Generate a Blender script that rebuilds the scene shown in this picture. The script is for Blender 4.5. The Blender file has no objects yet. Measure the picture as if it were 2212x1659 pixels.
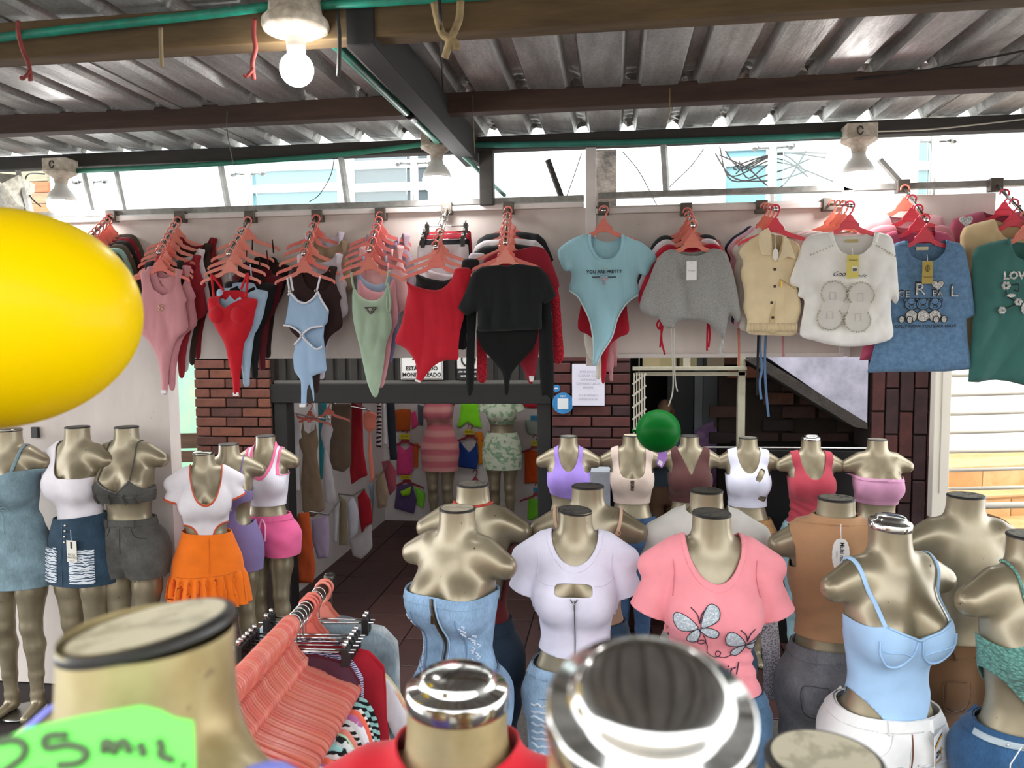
import bpy, bmesh, math, random
import numpy as np
from mathutils import Vector, Matrix
random.seed(7); np.random.seed(7)
S = bpy.context.scene; C = S.collection
PI = math.pi
# ---------------------------------------------------------------- camera
FPX, CX, CY = 1660.0, 1106.0, 829.5
EYE = Vector((0, 0, 2.0))
RCAM = Matrix.Rotation(math.radians(7.5), 3, 'Z') @ Matrix.Rotation(math.radians(90 - 4.0), 3, 'X') @ Matrix.Rotation(math.radians(-0.5), 3, 'Z')
cd = bpy.data.cameras.new('camera'); cam = bpy.data.objects.new('camera', cd); C.objects.link(cam)
cam.matrix_world = Matrix.Translation(EYE) @ RCAM.to_4x4()
cd.sensor_width = 36; cd.lens = FPX / 2212 * 36; cd.clip_start = 0.05; cd.clip_end = 200
cd.dof.use_dof = True; cd.dof.focus_distance = 3.4; cd.dof.aperture_fstop = 5.2
S.camera = cam
# ---------------------------------------------------------------- light
w = bpy.data.worlds.new('world'); S.world = w; w.use_nodes = True
bg = w.node_tree.nodes['Background']; bg.inputs[0].default_value = (0.93, 0.97, 1.0, 1); bg.inputs[1].default_value = 1.0
S.view_settings.view_transform = 'Standard'; S.view_settings.look = 'None'
S.view_settings.gamma = 1; S.view_settings.use_curve_mapping = False
S.view_settings.exposure = 2.4

def ray(px, py):
    return RCAM @ Vector(((px - CX) / FPX, -(py - CY) / FPX, -1))
def PY(px, py, Y):
    d = ray(px, py); return EYE + d * (Y / d.y)
def PX(px, py, X):
    d = ray(px, py); return EYE + d * (X / d.x)
def PD(px, py, D):
    return EYE + ray(px, py) * D
def PZ(px, py, z):
    d = ray(px, py); return EYE + d * ((z - EYE.z) / d.z)
CROP = {'A4': (180, 430, 3.53), 'A5': (700, 430, 3.53), 'A6': (1180, 420, 3.457), 'A7': (1680, 380, 3.318), 'B1': (0, 880, 2.593), 'B2': (360, 900, 3.191), 'B3': (560, 840, 3.95), 'B4': (840, 840, 5.184),
        'B5': (1160, 760, 3.95), 'B6': (1660, 760, 3.949), 'B7': (0, 1240, 2.572), 'C1': (480, 1230, 4.0475), 'C7': (0, 440, 3.19), 'C5': (1640, 1040, 2.68), 'F': (0, 0, 1)}
def crop(tag, pts):
    ox, oy, s = CROP[tag]; return [(ox + x / s, oy + y / s) for x, y in pts]

# ---------------------------------------------------------------- materials
def lin(c):
    if isinstance(c, str):
        c = tuple(int(c[i:i+2], 16) for i in (0, 2, 4))
    return tuple(((v/255) / 12.92 if v/255 < .04045 else ((v/255 + .055) / 1.055) ** 2.4) for v in c)
_M = {}
class N:
    def __init__(s, m): s.t = m.node_tree; s.b = s.t.nodes['Principled BSDF']
    def n(s, typ, **kw):
        nd = s.t.nodes.new(typ)
        for k, v in kw.items():
            if k in nd.inputs: nd.inputs[k].default_value = v
            else: setattr(nd, k, v)
        return nd
    def l(s, a, b): s.t.links.new(a, b)
    def obj(s): return s.n('ShaderNodeTexCoord').outputs['Object']
    def ramp(s, fac, stops):
        r = s.n('ShaderNodeValToRGB'); e = r.color_ramp.elements
        while len(e) < len(stops): e.new(.5)
        for i, (p, c) in enumerate(stops):
            e[i].position = p; e[i].color = (*c, 1)
        s.l(fac, r.inputs[0]); return r.outputs[0]
    def bump(s, h, strength=.3, dist=.01):
        b = s.n('ShaderNodeBump', Strength=strength, Distance=dist); s.l(h, b.inputs['Height']); s.l(b.outputs[0], s.b.inputs['Normal'])
def newmat(name, col=(.8, .8, .8), rough=.6, metal=0.0):
    m = bpy.data.materials.new(name); m.use_nodes = True
    n = N(m); n.b.inputs['Base Color'].default_value = (*col, 1); n.b.inputs['Roughness'].default_value = rough; n.b.inputs['Metallic'].default_value = metal
    return m, n
def mix(c, f): return tuple(min(1, v * f) for v in c)
def plain(hexc, rough=.5, metal=0.0, emit=0.0):
    k = ('p', hexc, rough, metal, emit)
    if k not in _M:
        m, n = newmat('plain_' + hexc, lin(hexc), rough, metal)
        if emit: n.b.inputs['Emission Color'].default_value = (*lin(hexc), 1); n.b.inputs['Emission Strength'].default_value = emit
        _M[k] = m
    return _M[k]
def noisy(hexc, rough=.8, amt=.25, scale=8.0, metal=0.0, bump=.2, bdist=.004, stretch=(1, 1, 1), hex2=None):
    k = ('n', hexc, rough, amt, scale, metal, bump, stretch, hex2)
    if k not in _M:
        c = lin(hexc); m, n = newmat('noisy_' + hexc, c, rough, metal)
        mp = n.n('ShaderNodeMapping'); mp.inputs['Scale'].default_value = stretch; n.l(n.obj(), mp.inputs[0])
        t = n.n('ShaderNodeTexNoise', Scale=scale, Detail=6.0, Roughness=.65); n.l(mp.outputs[0], t.inputs['Vector'])
        n.l(n.ramp(t.outputs[0], [(.3, mix(c, 1 - amt) if not hex2 else lin(hex2)), (.68, mix(c, 1 + amt * .6))]), n.b.inputs['Base Color'])
        n.bump(t.outputs[0], bump, bdist); _M[k] = m
    return _M[k]
def fabric(hexc, kind='jersey', hex2=None, scale=1.0, rough=.85):
    k = ('f', hexc, kind, hex2, scale)
    if k in _M: return _M[k]
    c = lin(hexc); m, n = newmat('fabric_' + kind + '_' + hexc, c, rough)
    n.b.inputs['Sheen Weight'].default_value = .12; n.b.inputs['Specular IOR Level'].default_value = .25
    o = n.obj()
    t = n.n('ShaderNodeTexNoise', Scale=300.0 * scale, Detail=2.0); n.l(o, t.inputs['Vector'])
    t2 = n.n('ShaderNodeTexNoise', Scale=14.0 * scale, Detail=4.0); n.l(o, t2.inputs['Vector'])
    B = n.b.inputs['Base Color']; h = t.outputs[0]
    if kind == 'jersey':
        n.l(n.ramp(t2.outputs[0], [(.25, mix(c, .9)), (.75, mix(c, 1.06))]), B)
    elif kind == 'denim':
        mp = n.n('ShaderNodeMapping'); mp.inputs['Scale'].default_value = (1, 1, .16); n.l(o, mp.inputs[0])
        t3 = n.n('ShaderNodeTexNoise', Scale=260.0, Detail=3.0); n.l(mp.outputs[0], t3.inputs['Vector'])
        mx = n.n('ShaderNodeMixRGB', blend_type='MULTIPLY'); mx.inputs[0].default_value = .55
        n.l(n.ramp(t2.outputs[0], [(.3, mix(c, .75)), (.7, mix(c, 1.25))]), mx.inputs[1])
        n.l(n.ramp(t3.outputs[0], [(.3, (.55, .55, .6)), (.65, (1, 1, 1))]), mx.inputs[2]); n.l(mx.outputs[0], B); h = t3.outputs[0]
    elif kind == 'heather':
        n.l(n.ramp(t.outputs[0], [(.3, mix(c, .72)), (.7, mix(c, 1.22))]), B)
    elif kind == 'acid':
        t4 = n.n('ShaderNodeTexNoise', Scale=45.0, Detail=8.0, Roughness=.7); n.l(o, t4.inputs['Vector'])
        n.l(n.ramp(t4.outputs[0], [(.35, mix(c, .82)), (.65, mix(c, 1.3))]), B)
    elif kind == 'lace':
        v = n.n('ShaderNodeTexVoronoi', Scale=90.0 * scale, feature='DISTANCE_TO_EDGE'); n.l(o, v.inputs['Vector'])
        r = n.ramp(v.outputs['Distance'], [(.08, (1, 1, 1)), (.16, (.25, .25, .25))])
        mx = n.n('ShaderNodeMixRGB', blend_type='MULTIPLY'); mx.inputs[0].default_value = .75; mx.inputs[1].default_value = (*c, 1); n.l(r, mx.inputs[2]); n.l(mx.outputs[0], B); h = v.outputs['Distance']
    elif kind == 'rib':
        wv = n.n('ShaderNodeTexWave', Scale=70.0 * scale); wv.bands_direction = 'X'; n.l(o, wv.inputs['Vector'])
        n.l(n.ramp(wv.outputs[0], [(0, mix(c, .88)), (1, mix(c, 1.05))]), B); h = wv.outputs[0]
    elif kind == 'crochet':
        v = n.n('ShaderNodeTexVoronoi', Scale=95.0); mp = n.n('ShaderNodeMapping'); mp.inputs['Scale'].default_value = (1, 1, 1.5); n.l(o, mp.inputs[0]); n.l(mp.outputs[0], v.inputs['Vector'])
        n.l(n.ramp(v.outputs['Distance'], [(.1, mix(c, 1.25)), (.75, mix(c, .55))]), B); h = v.outputs['Distance']
    elif kind == 'zebra':
        wv = n.n('ShaderNodeTexWave', Scale=9.0 * scale, Distortion=7.0); wv.inputs['Detail'].default_value = 1.5; wv.bands_direction = 'Z'; n.l(o, wv.inputs['Vector'])
        n.l(n.ramp(wv.outputs[0], [(.45, c), (.52, lin(hex2))]), B)
    elif kind == 'stripe':
        wv = n.n('ShaderNodeTexWave', Scale=2.2 * scale, Distortion=.6); wv.bands_direction = 'Z'; n.l(o, wv.inputs['Vector'])
        n.l(n.ramp(wv.outputs[0], [(.25, c), (.85, lin(hex2))]), B)
    elif kind == 'blotch':
        t4 = n.n('ShaderNodeTexNoise', Scale=16.0 * scale, Detail=2.0); n.l(o, t4.inputs['Vector'])
        n.l(n.ramp(t4.outputs[0], [(.52, c), (.56, lin(hex2))]), B)
    if kind == 'crochet': n.bump(h, .9, .006)
    elif kind in ('rib',): n.bump(h, .25, .002)
    else: n.bump(h, .18, .0015)
    _M[k] = m; return m
def mat_mannequin():
    m, n = newmat('champagne_lacquer', lin('b5aa88'), .3, .5); o = n.obj()
    t = n.n('ShaderNodeTexNoise', Scale=6.0, Detail=5.0); n.l(o, t.inputs['Vector'])
    t2 = n.n('ShaderNodeTexNoise', Scale=34.0, Detail=4.0, Roughness=.7); n.l(o, t2.inputs['Vector'])
    base = n.ramp(t.outputs[0], [(.3, lin('7f725a')), (.7, lin('ab9f86'))])
    chip = n.ramp(t2.outputs[0], [(.70, (0, 0, 0)), (.715, (1, 1, 1))])
    mx = n.n('ShaderNodeMixRGB'); n.l(chip, mx.inputs[0]); n.l(base, mx.inputs[1]); mx.inputs[2].default_value = (.05, .04, .03, 1); n.l(mx.outputs[0], n.b.inputs['Base Color'])
    n.l(n.ramp(t.outputs[0], [(.3, (.3,)*3), (.7, (.44,)*3)]), n.b.inputs['Roughness'])
    n.b.inputs['Coat Weight'].default_value = .25; n.b.inputs['Coat Roughness'].default_value = .15
    return m
def mat_mannequin_worn():
    m, n = newmat('worn_beige_lacquer', lin('c2b184'), .35, .35); o = n.obj()
    t = n.n('ShaderNodeTexNoise', Scale=11.0, Detail=6.0); n.l(o, t.inputs['Vector'])
    t2 = n.n('ShaderNodeTexNoise', Scale=60.0, Detail=4.0, Roughness=.7); n.l(o, t2.inputs['Vector'])
    base = n.ramp(t.outputs[0], [(.3, lin('8f7a4e')), (.5, lin('b5a377')), (.72, lin('cdbd94'))])
    chip = n.ramp(t2.outputs[0], [(.66, (0, 0, 0)), (.72, (1, 1, 1))])
    mx = n.n('ShaderNodeMixRGB'); n.l(chip, mx.inputs[0]); n.l(base, mx.inputs[1]); mx.inputs[2].default_value = (*lin('7d684a'), 1); n.l(mx.outputs[0], n.b.inputs['Base Color'])
    return m
M_MAN = mat_mannequin(); M_WORN = mat_mannequin_worn()
M_CHROME = plain('d2d0cc', .12, 1.0); M_STEEL = plain('9a9a98', .3, 1.0); M_DARK = plain('1c1a18', .45)
def mat_captop(a, b, sc=40.0, lo=.42):
    m, n = newmat('worn_cap', lin(a), .55); t = n.n('ShaderNodeTexNoise', Scale=sc, Detail=7.0, Roughness=.7); n.l(n.obj(), t.inputs['Vector'])
    n.l(n.ramp(t.outputs[0], [(lo, lin(a)), (lo + .06, lin(b))]), n.b.inputs['Base Color']); return m
M_CAP1 = mat_captop('2a2622', '7f7a6c'); M_CAP2 = mat_captop('1d1b18', '4b4740'); M_CAPG = mat_captop('a39a82', 'c2b89e', 24., .45)
def mat_plastic(hexc):
    k = ('h', hexc)
    if k not in _M:
        m, n = newmat('hanger_plastic_' + hexc, lin(hexc), .25); n.b.inputs['Subsurface Weight'].default_value = .0
        n.b.inputs['Transmission Weight'].default_value = .25; n.b.inputs['IOR'].default_value = 1.45; _M[k] = m
    return _M[k]
M_GLASS, _g = newmat('window_glass', lin('f4fafa'), .05); _g.b.inputs['Transmission Weight'].default_value = .9; _g.b.inputs['IOR'].default_value = 1.1

# ---------------------------------------------------------------- mesh helpers
def mesh_obj(name, verts, faces, mat=None, parent=None, smooth=False):
    me = bpy.data.meshes.new(name); me.from_pydata([tuple(v) for v in verts], [], [tuple(f) for f in faces])
    if smooth: me.polygons.foreach_set('use_smooth', [True] * len(me.polygons))
    me.update(); o = bpy.data.objects.new(name, me); C.objects.link(o)
    if mat: me.materials.append(mat)
    if parent: o.parent = parent
    return o
def tag(o, label, cat, group=None, kind=None):
    if label: o['label'] = label
    if cat: o['category'] = cat
    if group: o['group'] = group
    if kind: o['kind'] = kind
    return o
def struct(o):
    o['kind'] = 'structure'; return o
def thing(name, label, cat, loc=(0, 0, 0), rotz=0, group=None, scale=1):
    o = bpy.data.objects.new(name, None); C.objects.link(o); o.location = loc; o.rotation_euler = (0, 0, rotz); o.scale = (scale,)*3
    o.empty_display_size = .05
    return tag(o, label, cat, group)
class MB:
    def __init__(s): s.v = []; s.f = []; s.sm = False
    def box(s, lo, hi, M=None):
        b = len(s.v); (x0, y0, z0), (x1, y1, z1) = lo, hi
        P = [Vector(p) for p in ((x0,y0,z0),(x1,y0,z0),(x1,y1,z0),(x0,y1,z0),(x0,y0,z1),(x1,y0,z1),(x1,y1,z1),(x0,y1,z1))]
        s.v += [M @ p for p in P] if M else P
        s.f += [tuple(b+i for i in q) for q in ((0,3,2,1),(4,5,6,7),(0,1,5,4),(1,2,6,5),(2,3,7,6),(3,0,4,7))]; return s
    def bar(s, a, b, wd, ht, up=Vector((0, 0, 1))):
        a = Vector(a); b = Vector(b); d = (b - a); L = d.length; d.normalize(); r = d.cross(up)
        if r.length < 1e-4: r = Vector((1, 0, 0))
        r.normalize(); u = r.cross(d); M = Matrix((r, d, u)).transposed().to_4x4(); M.translation = a
        return s.box((-wd/2, 0, -ht/2), (wd/2, L, ht/2), M)
    def tube(s, pts, r, n=8, closed=False, flat=None, cap=True):
        pts = [Vector(p) for p in pts]; k = len(pts); b = len(s.v); prev = None
        for i, p in enumerate(pts):
            t = (pts[(i+1) % k] - pts[i-1]) if (closed or 0 < i < k-1) else (pts[1]-pts[0] if i == 0 else pts[-1]-pts[-2])
            if t.length < 1e-9: t = Vector((0, 0, 1))
            t.normalize()
            if prev is None:
                a = Vector((0, 1, 0)) if abs(t.y) < .9 else Vector((1, 0, 0))
                if flat is not None: a = Vector(flat[i] if isinstance(flat, list) else flat)
                u = (a - t * a.dot(t)).normalized()
            else:
                a = prev if flat is None else Vector(flat[i] if isinstance(flat, list) else flat)
                u = (a - t * a.dot(t)).normalized()
            prev = u; w_ = t.cross(u)
            rr = r[i] if isinstance(r, (list, tuple)) and not isinstance(r, tuple) else r
            if isinstance(rr, tuple): ru, rw = rr
            else: ru = rw = rr
            for j in range(n):
                an = 2*PI*j/n; s.v.append(p + u*ru*math.cos(an) + w_*rw*math.sin(an))
        m = k if closed else k-1
        for i in range(m):
            for j in range(n):
                a0 = b+i*n; b0 = b+((i+1) % k)*n
                s.f.append((a0+j, a0+(j+1) % n, b0+(j+1) % n, b0+j))
        if not closed and cap:
            s.f.append(tuple(b+j for j in range(n-1, -1, -1))); s.f.append(tuple(b+(k-1)*n+j for j in range(n)))
        return s
    def lathe(s, prof, n=32, M=None):
        b = len(s.v)
        for r, z in prof:
            for j in range(n):
                an = 2*PI*j/n; p = Vector((r*math.cos(an), r*math.sin(an), z)); s.v.append(M @ p if M else p)
        for i in range(len(prof)-1):
            for j in range(n): s.f.append((b+i*n+j, b+i*n+(j+1) % n, b+(i+1)*n+(j+1) % n, b+(i+1)*n+j))
        s.f.append(tuple(b+j for j in range(n-1, -1, -1))); s.f.append(tuple(b+(len(prof)-1)*n+j for j in range(n))); return s
    def prism(s, poly, y0, y1):           # poly in x,z
        b = len(s.v); k = len(poly)
        s.v += [Vector((x, y0, z)) for x, z in poly] + [Vector((x, y1, z)) for x, z in poly]
        s.f.append(tuple(range(b, b+k))); s.f.append(tuple(range(b+2*k-1, b+k-1, -1)))
        for i in range(k): s.f.append((b+i, b+k+i, b+k+(i+1) % k, b+(i+1) % k))
        return s
    def obj(s, name, mat, parent=None, smooth=False, bevel=0):
        o = mesh_obj(name, s.v, s.f, mat, parent, smooth)
        if bevel:
            md = o.modifiers.new('bevel', 'BEVEL'); md.width = bevel; md.segments = 2; md.limit_method = 'ANGLE'
        return o
def box(name, lo, hi, mat, parent=None, bevel=0): return MB().box(lo, hi).obj(name, mat, parent, False, bevel)
def tube(name, pts, r, mat, parent=None, n=8, **k): return MB().tube(pts, r, n, **k).obj(name, mat, parent, True)
def spline(pts, n=8, closed=False):
    P = [Vector(p) for p in pts]; k = len(P); out = []
    for i in range(k if closed else k-1):
        p0, p1, p2, p3 = (P[(i-1) % k], P[i], P[(i+1) % k], P[(i+2) % k]) if closed else (P[max(i-1, 0)], P[i], P[i+1], P[min(i+2, k-1)])
        for j in range(n):
            t = j/n; out.append(.5*((2*p1)+(p2-p0)*t+(2*p0-5*p1+4*p2-p3)*t*t+(3*p1-p0-3*p2+p3)*t*t*t))
    if not closed: out.append(P[-1])
    return out
def recenter(o):
    me = o.data; n = len(me.vertices); a = np.empty(n*3); me.vertices.foreach_get('co', a); a = a.reshape(-1, 3)
    c = (a.max(0)+a.min(0))/2; c[2] = a[:, 2].min(); a -= c; me.vertices.foreach_set('co', a.ravel()); o.location = Vector(o.location) + Vector(c)
    for ch in o.children: ch.location = Vector(ch.location) - Vector(c)
    return o
_txt = {}
def text_mesh(body, size=1.0, shear=0.0, align='CENTER', extrude=0.0, res=2, bold=0.0, spacing=1.0):
    cu = bpy.data.curves.new('lettering', 'FONT'); cu.body = body; cu.size = size; cu.shear = shear; cu.align_x = align; cu.align_y = 'CENTER'
    cu.extrude = extrude; cu.resolution_u = res; cu.offset = bold; cu.space_character = spacing
    o = bpy.data.objects.new('lettering', cu); C.objects.link(o); bpy.context.view_layer.update()
    me = bpy.data.meshes.new_from_object(o.evaluated_get(bpy.context.evaluated_depsgraph_get()))
    bpy.data.objects.remove(o); bpy.data.curves.remove(cu); return me
def lettering(name, body, size, M, mat, parent=None, **k):
    me = text_mesh(body, size, **k); me.transform(M); me.materials.clear(); me.materials.append(mat); me.name = name
    o = bpy.data.objects.new(name, me); C.objects.link(o)
    if parent: o.parent = parent
    return o
def upright(loc, rotz=0, tilt=0):      # text plane facing -Y
    return Matrix.Translation(Vector(loc)) @ Matrix.Rotation(rotz, 4, 'Z') @ Matrix.Rotation(PI/2, 4, 'X') @ Matrix.Rotation(tilt, 4, 'Z')
# ---------------------------------------------------------------- implicit surfaces
def surfnet(F, lo, hi, h, it=4):
    lo = np.array(lo, float); hi = np.array(hi, float); n = np.ceil((hi-lo)/h).astype(int)+1
    ax = [lo[i]+h*np.arange(n[i]) for i in range(3)]
    X, Y, Z = np.meshgrid(*ax, indexing='ij'); V = F(X, Y, Z); s = V < 0
    cs = sum(s[i:n[0]-1+i, j:n[1]-1+j, k:n[2]-1+k].astype(int) for i in (0, 1) for j in (0, 1) for k in (0, 1))
    act = (cs > 0) & (cs < 8); idx = -np.ones(act.shape, int); c = np.argwhere(act); idx[act] = np.arange(len(c)); v = lo+(c+.5)*h
    quads = []
    for a in range(3):
        b, d = (a+1) % 3, (a+2) % 3
        s0 = np.take(s, range(n[a]-1), a); s1 = np.take(s, range(1, n[a]), a); e = np.argwhere(s0 != s1)
        e = e[(e[:, b] > 0) & (e[:, d] > 0) & (e[:, b] < n[b]-1) & (e[:, d] < n[d]-1)]
        q = []
        for ob, od in ((-1, -1), (0, -1), (0, 0), (-1, 0)):
            t = e.copy(); t[:, b] += ob; t[:, d] += od; q.append(idx[t[:, 0], t[:, 1], t[:, 2]])
        q = np.stack(q, 1); fl = s[e[:, 0], e[:, 1], e[:, 2]]; q[~fl] = q[~fl][:, ::-1]; quads.append(q)
    q = np.concatenate(quads); q = q[(q >= 0).all(1)]
    v = project(F, v, it, h)
    cnt = np.zeros(len(v)); acc = np.zeros_like(v)
    for i in range(4):
        for j in (1, 3):
            np.add.at(acc, q[:, i], v[q[:, (i+j) % 4]]); np.add.at(cnt, q[:, i], 1)
    ok = cnt > 0; v2 = v.copy(); v2[ok] = .4*v[ok]+.6*acc[ok]/cnt[ok][:, None]
    return project(F, v2, 2, h), q
def grad(F, v, e=.0015):
    g = np.empty_like(v)
    for i in range(3):
        d = np.zeros(3); d[i] = e; g[:, i] = (F(*(v+d).T)-F(*(v-d).T))/(2*e)
    return g
def project(F, v, it=4, h=.01, off=0.0):
    for _ in range(it):
        f = F(*v.T)-off; g = grad(F, v); st = (f/np.maximum((g*g).sum(1), 1e-6))[:, None]*g
        L = np.linalg.norm(st, axis=1, keepdims=True); v = v-st*np.minimum(1, h/np.maximum(L, 1e-9))
    return v
def clip(v, faces, f):                     # keep f>0; faces: list/array of polys -> list of polys
    v = [tuple(p) for p in v]; out = []; cache = {}; f = np.where(np.abs(f) < 1e-7, 1e-7, f)
    for fc in faces:
        g = [f[i] > 0 for i in fc]
        if all(g): out.append(tuple(fc)); continue
        if not any(g): continue
        po = []; k = len(fc)
        for i in range(k):
            a, b = fc[i], fc[(i+1) % k]
            if g[i]: po.append(a)
            if g[i] != g[(i+1) % k]:
                ke = (a, b) if a < b else (b, a)
                if ke not in cache:
                    t = f[a]/(f[a]-f[b]); cache[ke] = len(v); v.append(tuple(np.array(v[a])*(1-t)+np.array(v[b])*t))
                po.append(cache[ke])
        if len(po) > 2: out.append(tuple(po))
    used = sorted({i for fc in out for i in fc}); mp = {a: i for i, a in enumerate(used)}
    return np.array([v[i] for i in used]).reshape(-1, 3), [tuple(mp[i] for i in fc) for fc in out]
def smin(a, b, k):
    h = np.clip(.5+.5*(b-a)/k, 0, 1); return b*(1-h)+a*h-k*h*(1-h)
def smax(a, b, k): return -smin(-a, -b, k)
def cone(x, y, z, a, b, ra, rb):
    ax, ay, az = a; d = (b[0]-ax, b[1]-ay, b[2]-az); L2 = d[0]**2+d[1]**2+d[2]**2
    t = np.clip(((x-ax)*d[0]+(y-ay)*d[1]+(z-az)*d[2])/L2, 0, 1)
    return np.sqrt((x-ax-t*d[0])**2+(y-ay-t*d[1])**2+(z-az-t*d[2])**2)-(ra+(rb-ra)*t)
# ---------------------------------------------------------------- mannequin body field (front = -y, neck top z = 1.5)
ZS = np.arange(0.3, 1.62, .004)
def table(rows, sg=4):
    r = np.array(sorted(rows)); T = [np.interp(ZS, r[:, 0], r[:, i]) for i in range(1, 5)]
    k = np.exp(-.5*(np.arange(-3*sg, 3*sg+1)/sg)**2); k /= k.sum()
    return [np.convolve(np.pad(t, 3*sg, mode='edge'), k, 'valid') for t in T]
BODY_ROWS = [(1.62,.0585,.0585,.0585,.008),(1.50,.0585,.0585,.0585,.006),(1.455,.0595,.059,.059,.003),(1.43,.063,.06,.061,.002),(1.41,.078,.061,.066,0),(1.392,.104,.064,.072,0),(1.365,.126,.078,.082,0),(1.32,.139,.097,.092,0),
    (1.27,.138,.108,.096,0),(1.20,.131,.093,.09,0),(1.12,.119,.086,.078,0),(1.05,.110,.08,.074,0),(.98,.127,.088,.085,0),(.92,.153,.094,.1,0),(.87,.167,.094,.108,0),(.80,.165,.09,.102,0),(.74,.15,.082,.09,0),(.3,.12,.07,.07,0)]
BODY = table(BODY_ROWS)
def loft(x, y, z, T):
    a, bf, bb, yc = [np.interp(z, ZS, t) for t in T]; dy = y-yc; b = np.where(dy < 0, bf, bb)
    return (np.sqrt((x/a)**2+(dy/b)**2)-1)*np.minimum(a, b)
LEG = [(.083,.005,.84,.086),(.081,-.006,.66,.072),(.073,-.012,.47,.05),(.075,.008,.36,.049),(.072,.012,.2,.034),(.07,.014,.09,.03),(.07,.02,.045,.03)]
def legs(x, y, z, e=0.0, sp=0.0):
    X = np.abs(x); f = None
    for p, q in zip(LEG[:-1], LEG[1:]):
        c = cone(X, y, z, (p[0]+sp, p[1], p[2]), (q[0]+sp, q[1], q[2]), p[3]+e, q[3]+e); f = c if f is None else smin(f, c, .02)
    return smin(f, cone(X, y, z, (.07+sp, .015, .035), (.085+sp, -.12, .02), .03, .02), .03)
def trunk(x, y, z, T=BODY, bust=1.0, kb=.018, butt=True):
    t = smax(loft(x, y, z, T), .78-z, .03)
    if bust:
        r = .066*bust
        def br(sx): return np.sqrt(((x-sx*.067)/1.02)**2+((y+.074)/1.0)**2+((z-1.212)/1.2)**2)-r
        b = smin(br(1), br(-1), kb); t = smin(t, b, .042)
    if butt:
        X = np.abs(x); t = smin(t, np.sqrt((X-.075)**2+(y-.065)**2+((z-.87)/1.15)**2)-.078, .04)
    return t
def stubs(x, y, z):
    X = np.abs(x); return cone(X, y, z, (.10, .004, 1.372), (.178, .004, 1.332), .050, .041)
def bodyF(x, y, z):
    return smin(smin(trunk(x, y, z), stubs(x, y, z), .035), legs(x, y, z), .035)
def torsoF(x, y, z, kb=.018, T=BODY, bust=1.0):
    return smin(trunk(x, y, z, T, bust, kb), stubs(x, y, z), .035)
def to_obj(name, v, q, mat, parent=None): return mesh_obj(name, v, [tuple(int(i) for i in f) for f in q], mat, parent, True)

v, q = surfnet(bodyF, (-.24, -.2, -.02), (.24, .2, 1.56), .0095)
v, q = clip(v, q.tolist(), 1.5-v[:, 2]); v, q = clip(v, q, v[:, 2]-.001)
_b = to_obj('body', v, q, M_MAN); ME_BODY = _b.data; bpy.data.objects.remove(_b)
v, q = surfnet(torsoF, (-.24, -.2, .86), (.24, .2, 1.54), .006)
v, q = clip(v, q.tolist(), 1.5-v[:, 2]); v, q = clip(v, q, v[:, 2]-.90)
_b = to_obj('torso', v, q, M_WORN); ME_TORSO = _b.data; bpy.data.objects.remove(_b)
def cap_mesh(kind):
    mb = MB(); r = .0592
    if kind == 'chrome':
        prof = [(r-.003, -.004), (r+.001, -.003), (r+.0018, 0), (r+.0012, .017), (r-.001, .0195), (r-.011, .0215), (r-.014, .026), (r-.0155, .030), (r-.018, .0335), (r-.023, .036), (.025, .0385), (.012, .0398), (.001, .0401)]
        me = mb.lathe(prof, 64).obj('c', M_CHROME, None, True).data
    elif kind == 'dome':
        me = mb.lathe([(r-.003, -.004), (r+.0015, -.003), (r+.0015, .007), (r-.002, .011), (.03, .016), (.001, .017)], 48).obj('c', plain('8e8a80', .15, 1.0), None, True).data
    else:
        mt = {'dark': M_CAP2, 'worn': M_CAP1, 'pale': M_CAPG}[kind]
        me = mb.lathe([(r-.003, -.004), (r+.001, -.003), (r+.001, .001), (r-.002, .004), (r-.006, .0045), (.001, .003)], 64).obj('c', mt, None, False).data
        me.materials.append(plain('23201d', .4)); 
        for p in me.polygons:
            c = p.center; rr = math.hypot(c.x, c.y)
            if rr > r-.0055: p.material_index = 1
    for o in list(bpy.data.objects):
        if o.name.startswith('c') and o.data == me: bpy.data.objects.remove(o)
    return me
CAPS = {k: cap_mesh(k) for k in ('chrome', 'dome', 'dark', 'worn', 'pale')}
def inst(name, me, parent, mat=None, loc=(0, 0, 0), rot=(0, 0, 0)):
    o = bpy.data.objects.new(name, me); C.objects.link(o); o.parent = parent; o.location = loc; o.rotation_euler = rot
    if mat: o.material_slots[0].link = 'OBJECT'; o.material_slots[0].material = mat
    return o
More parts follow.
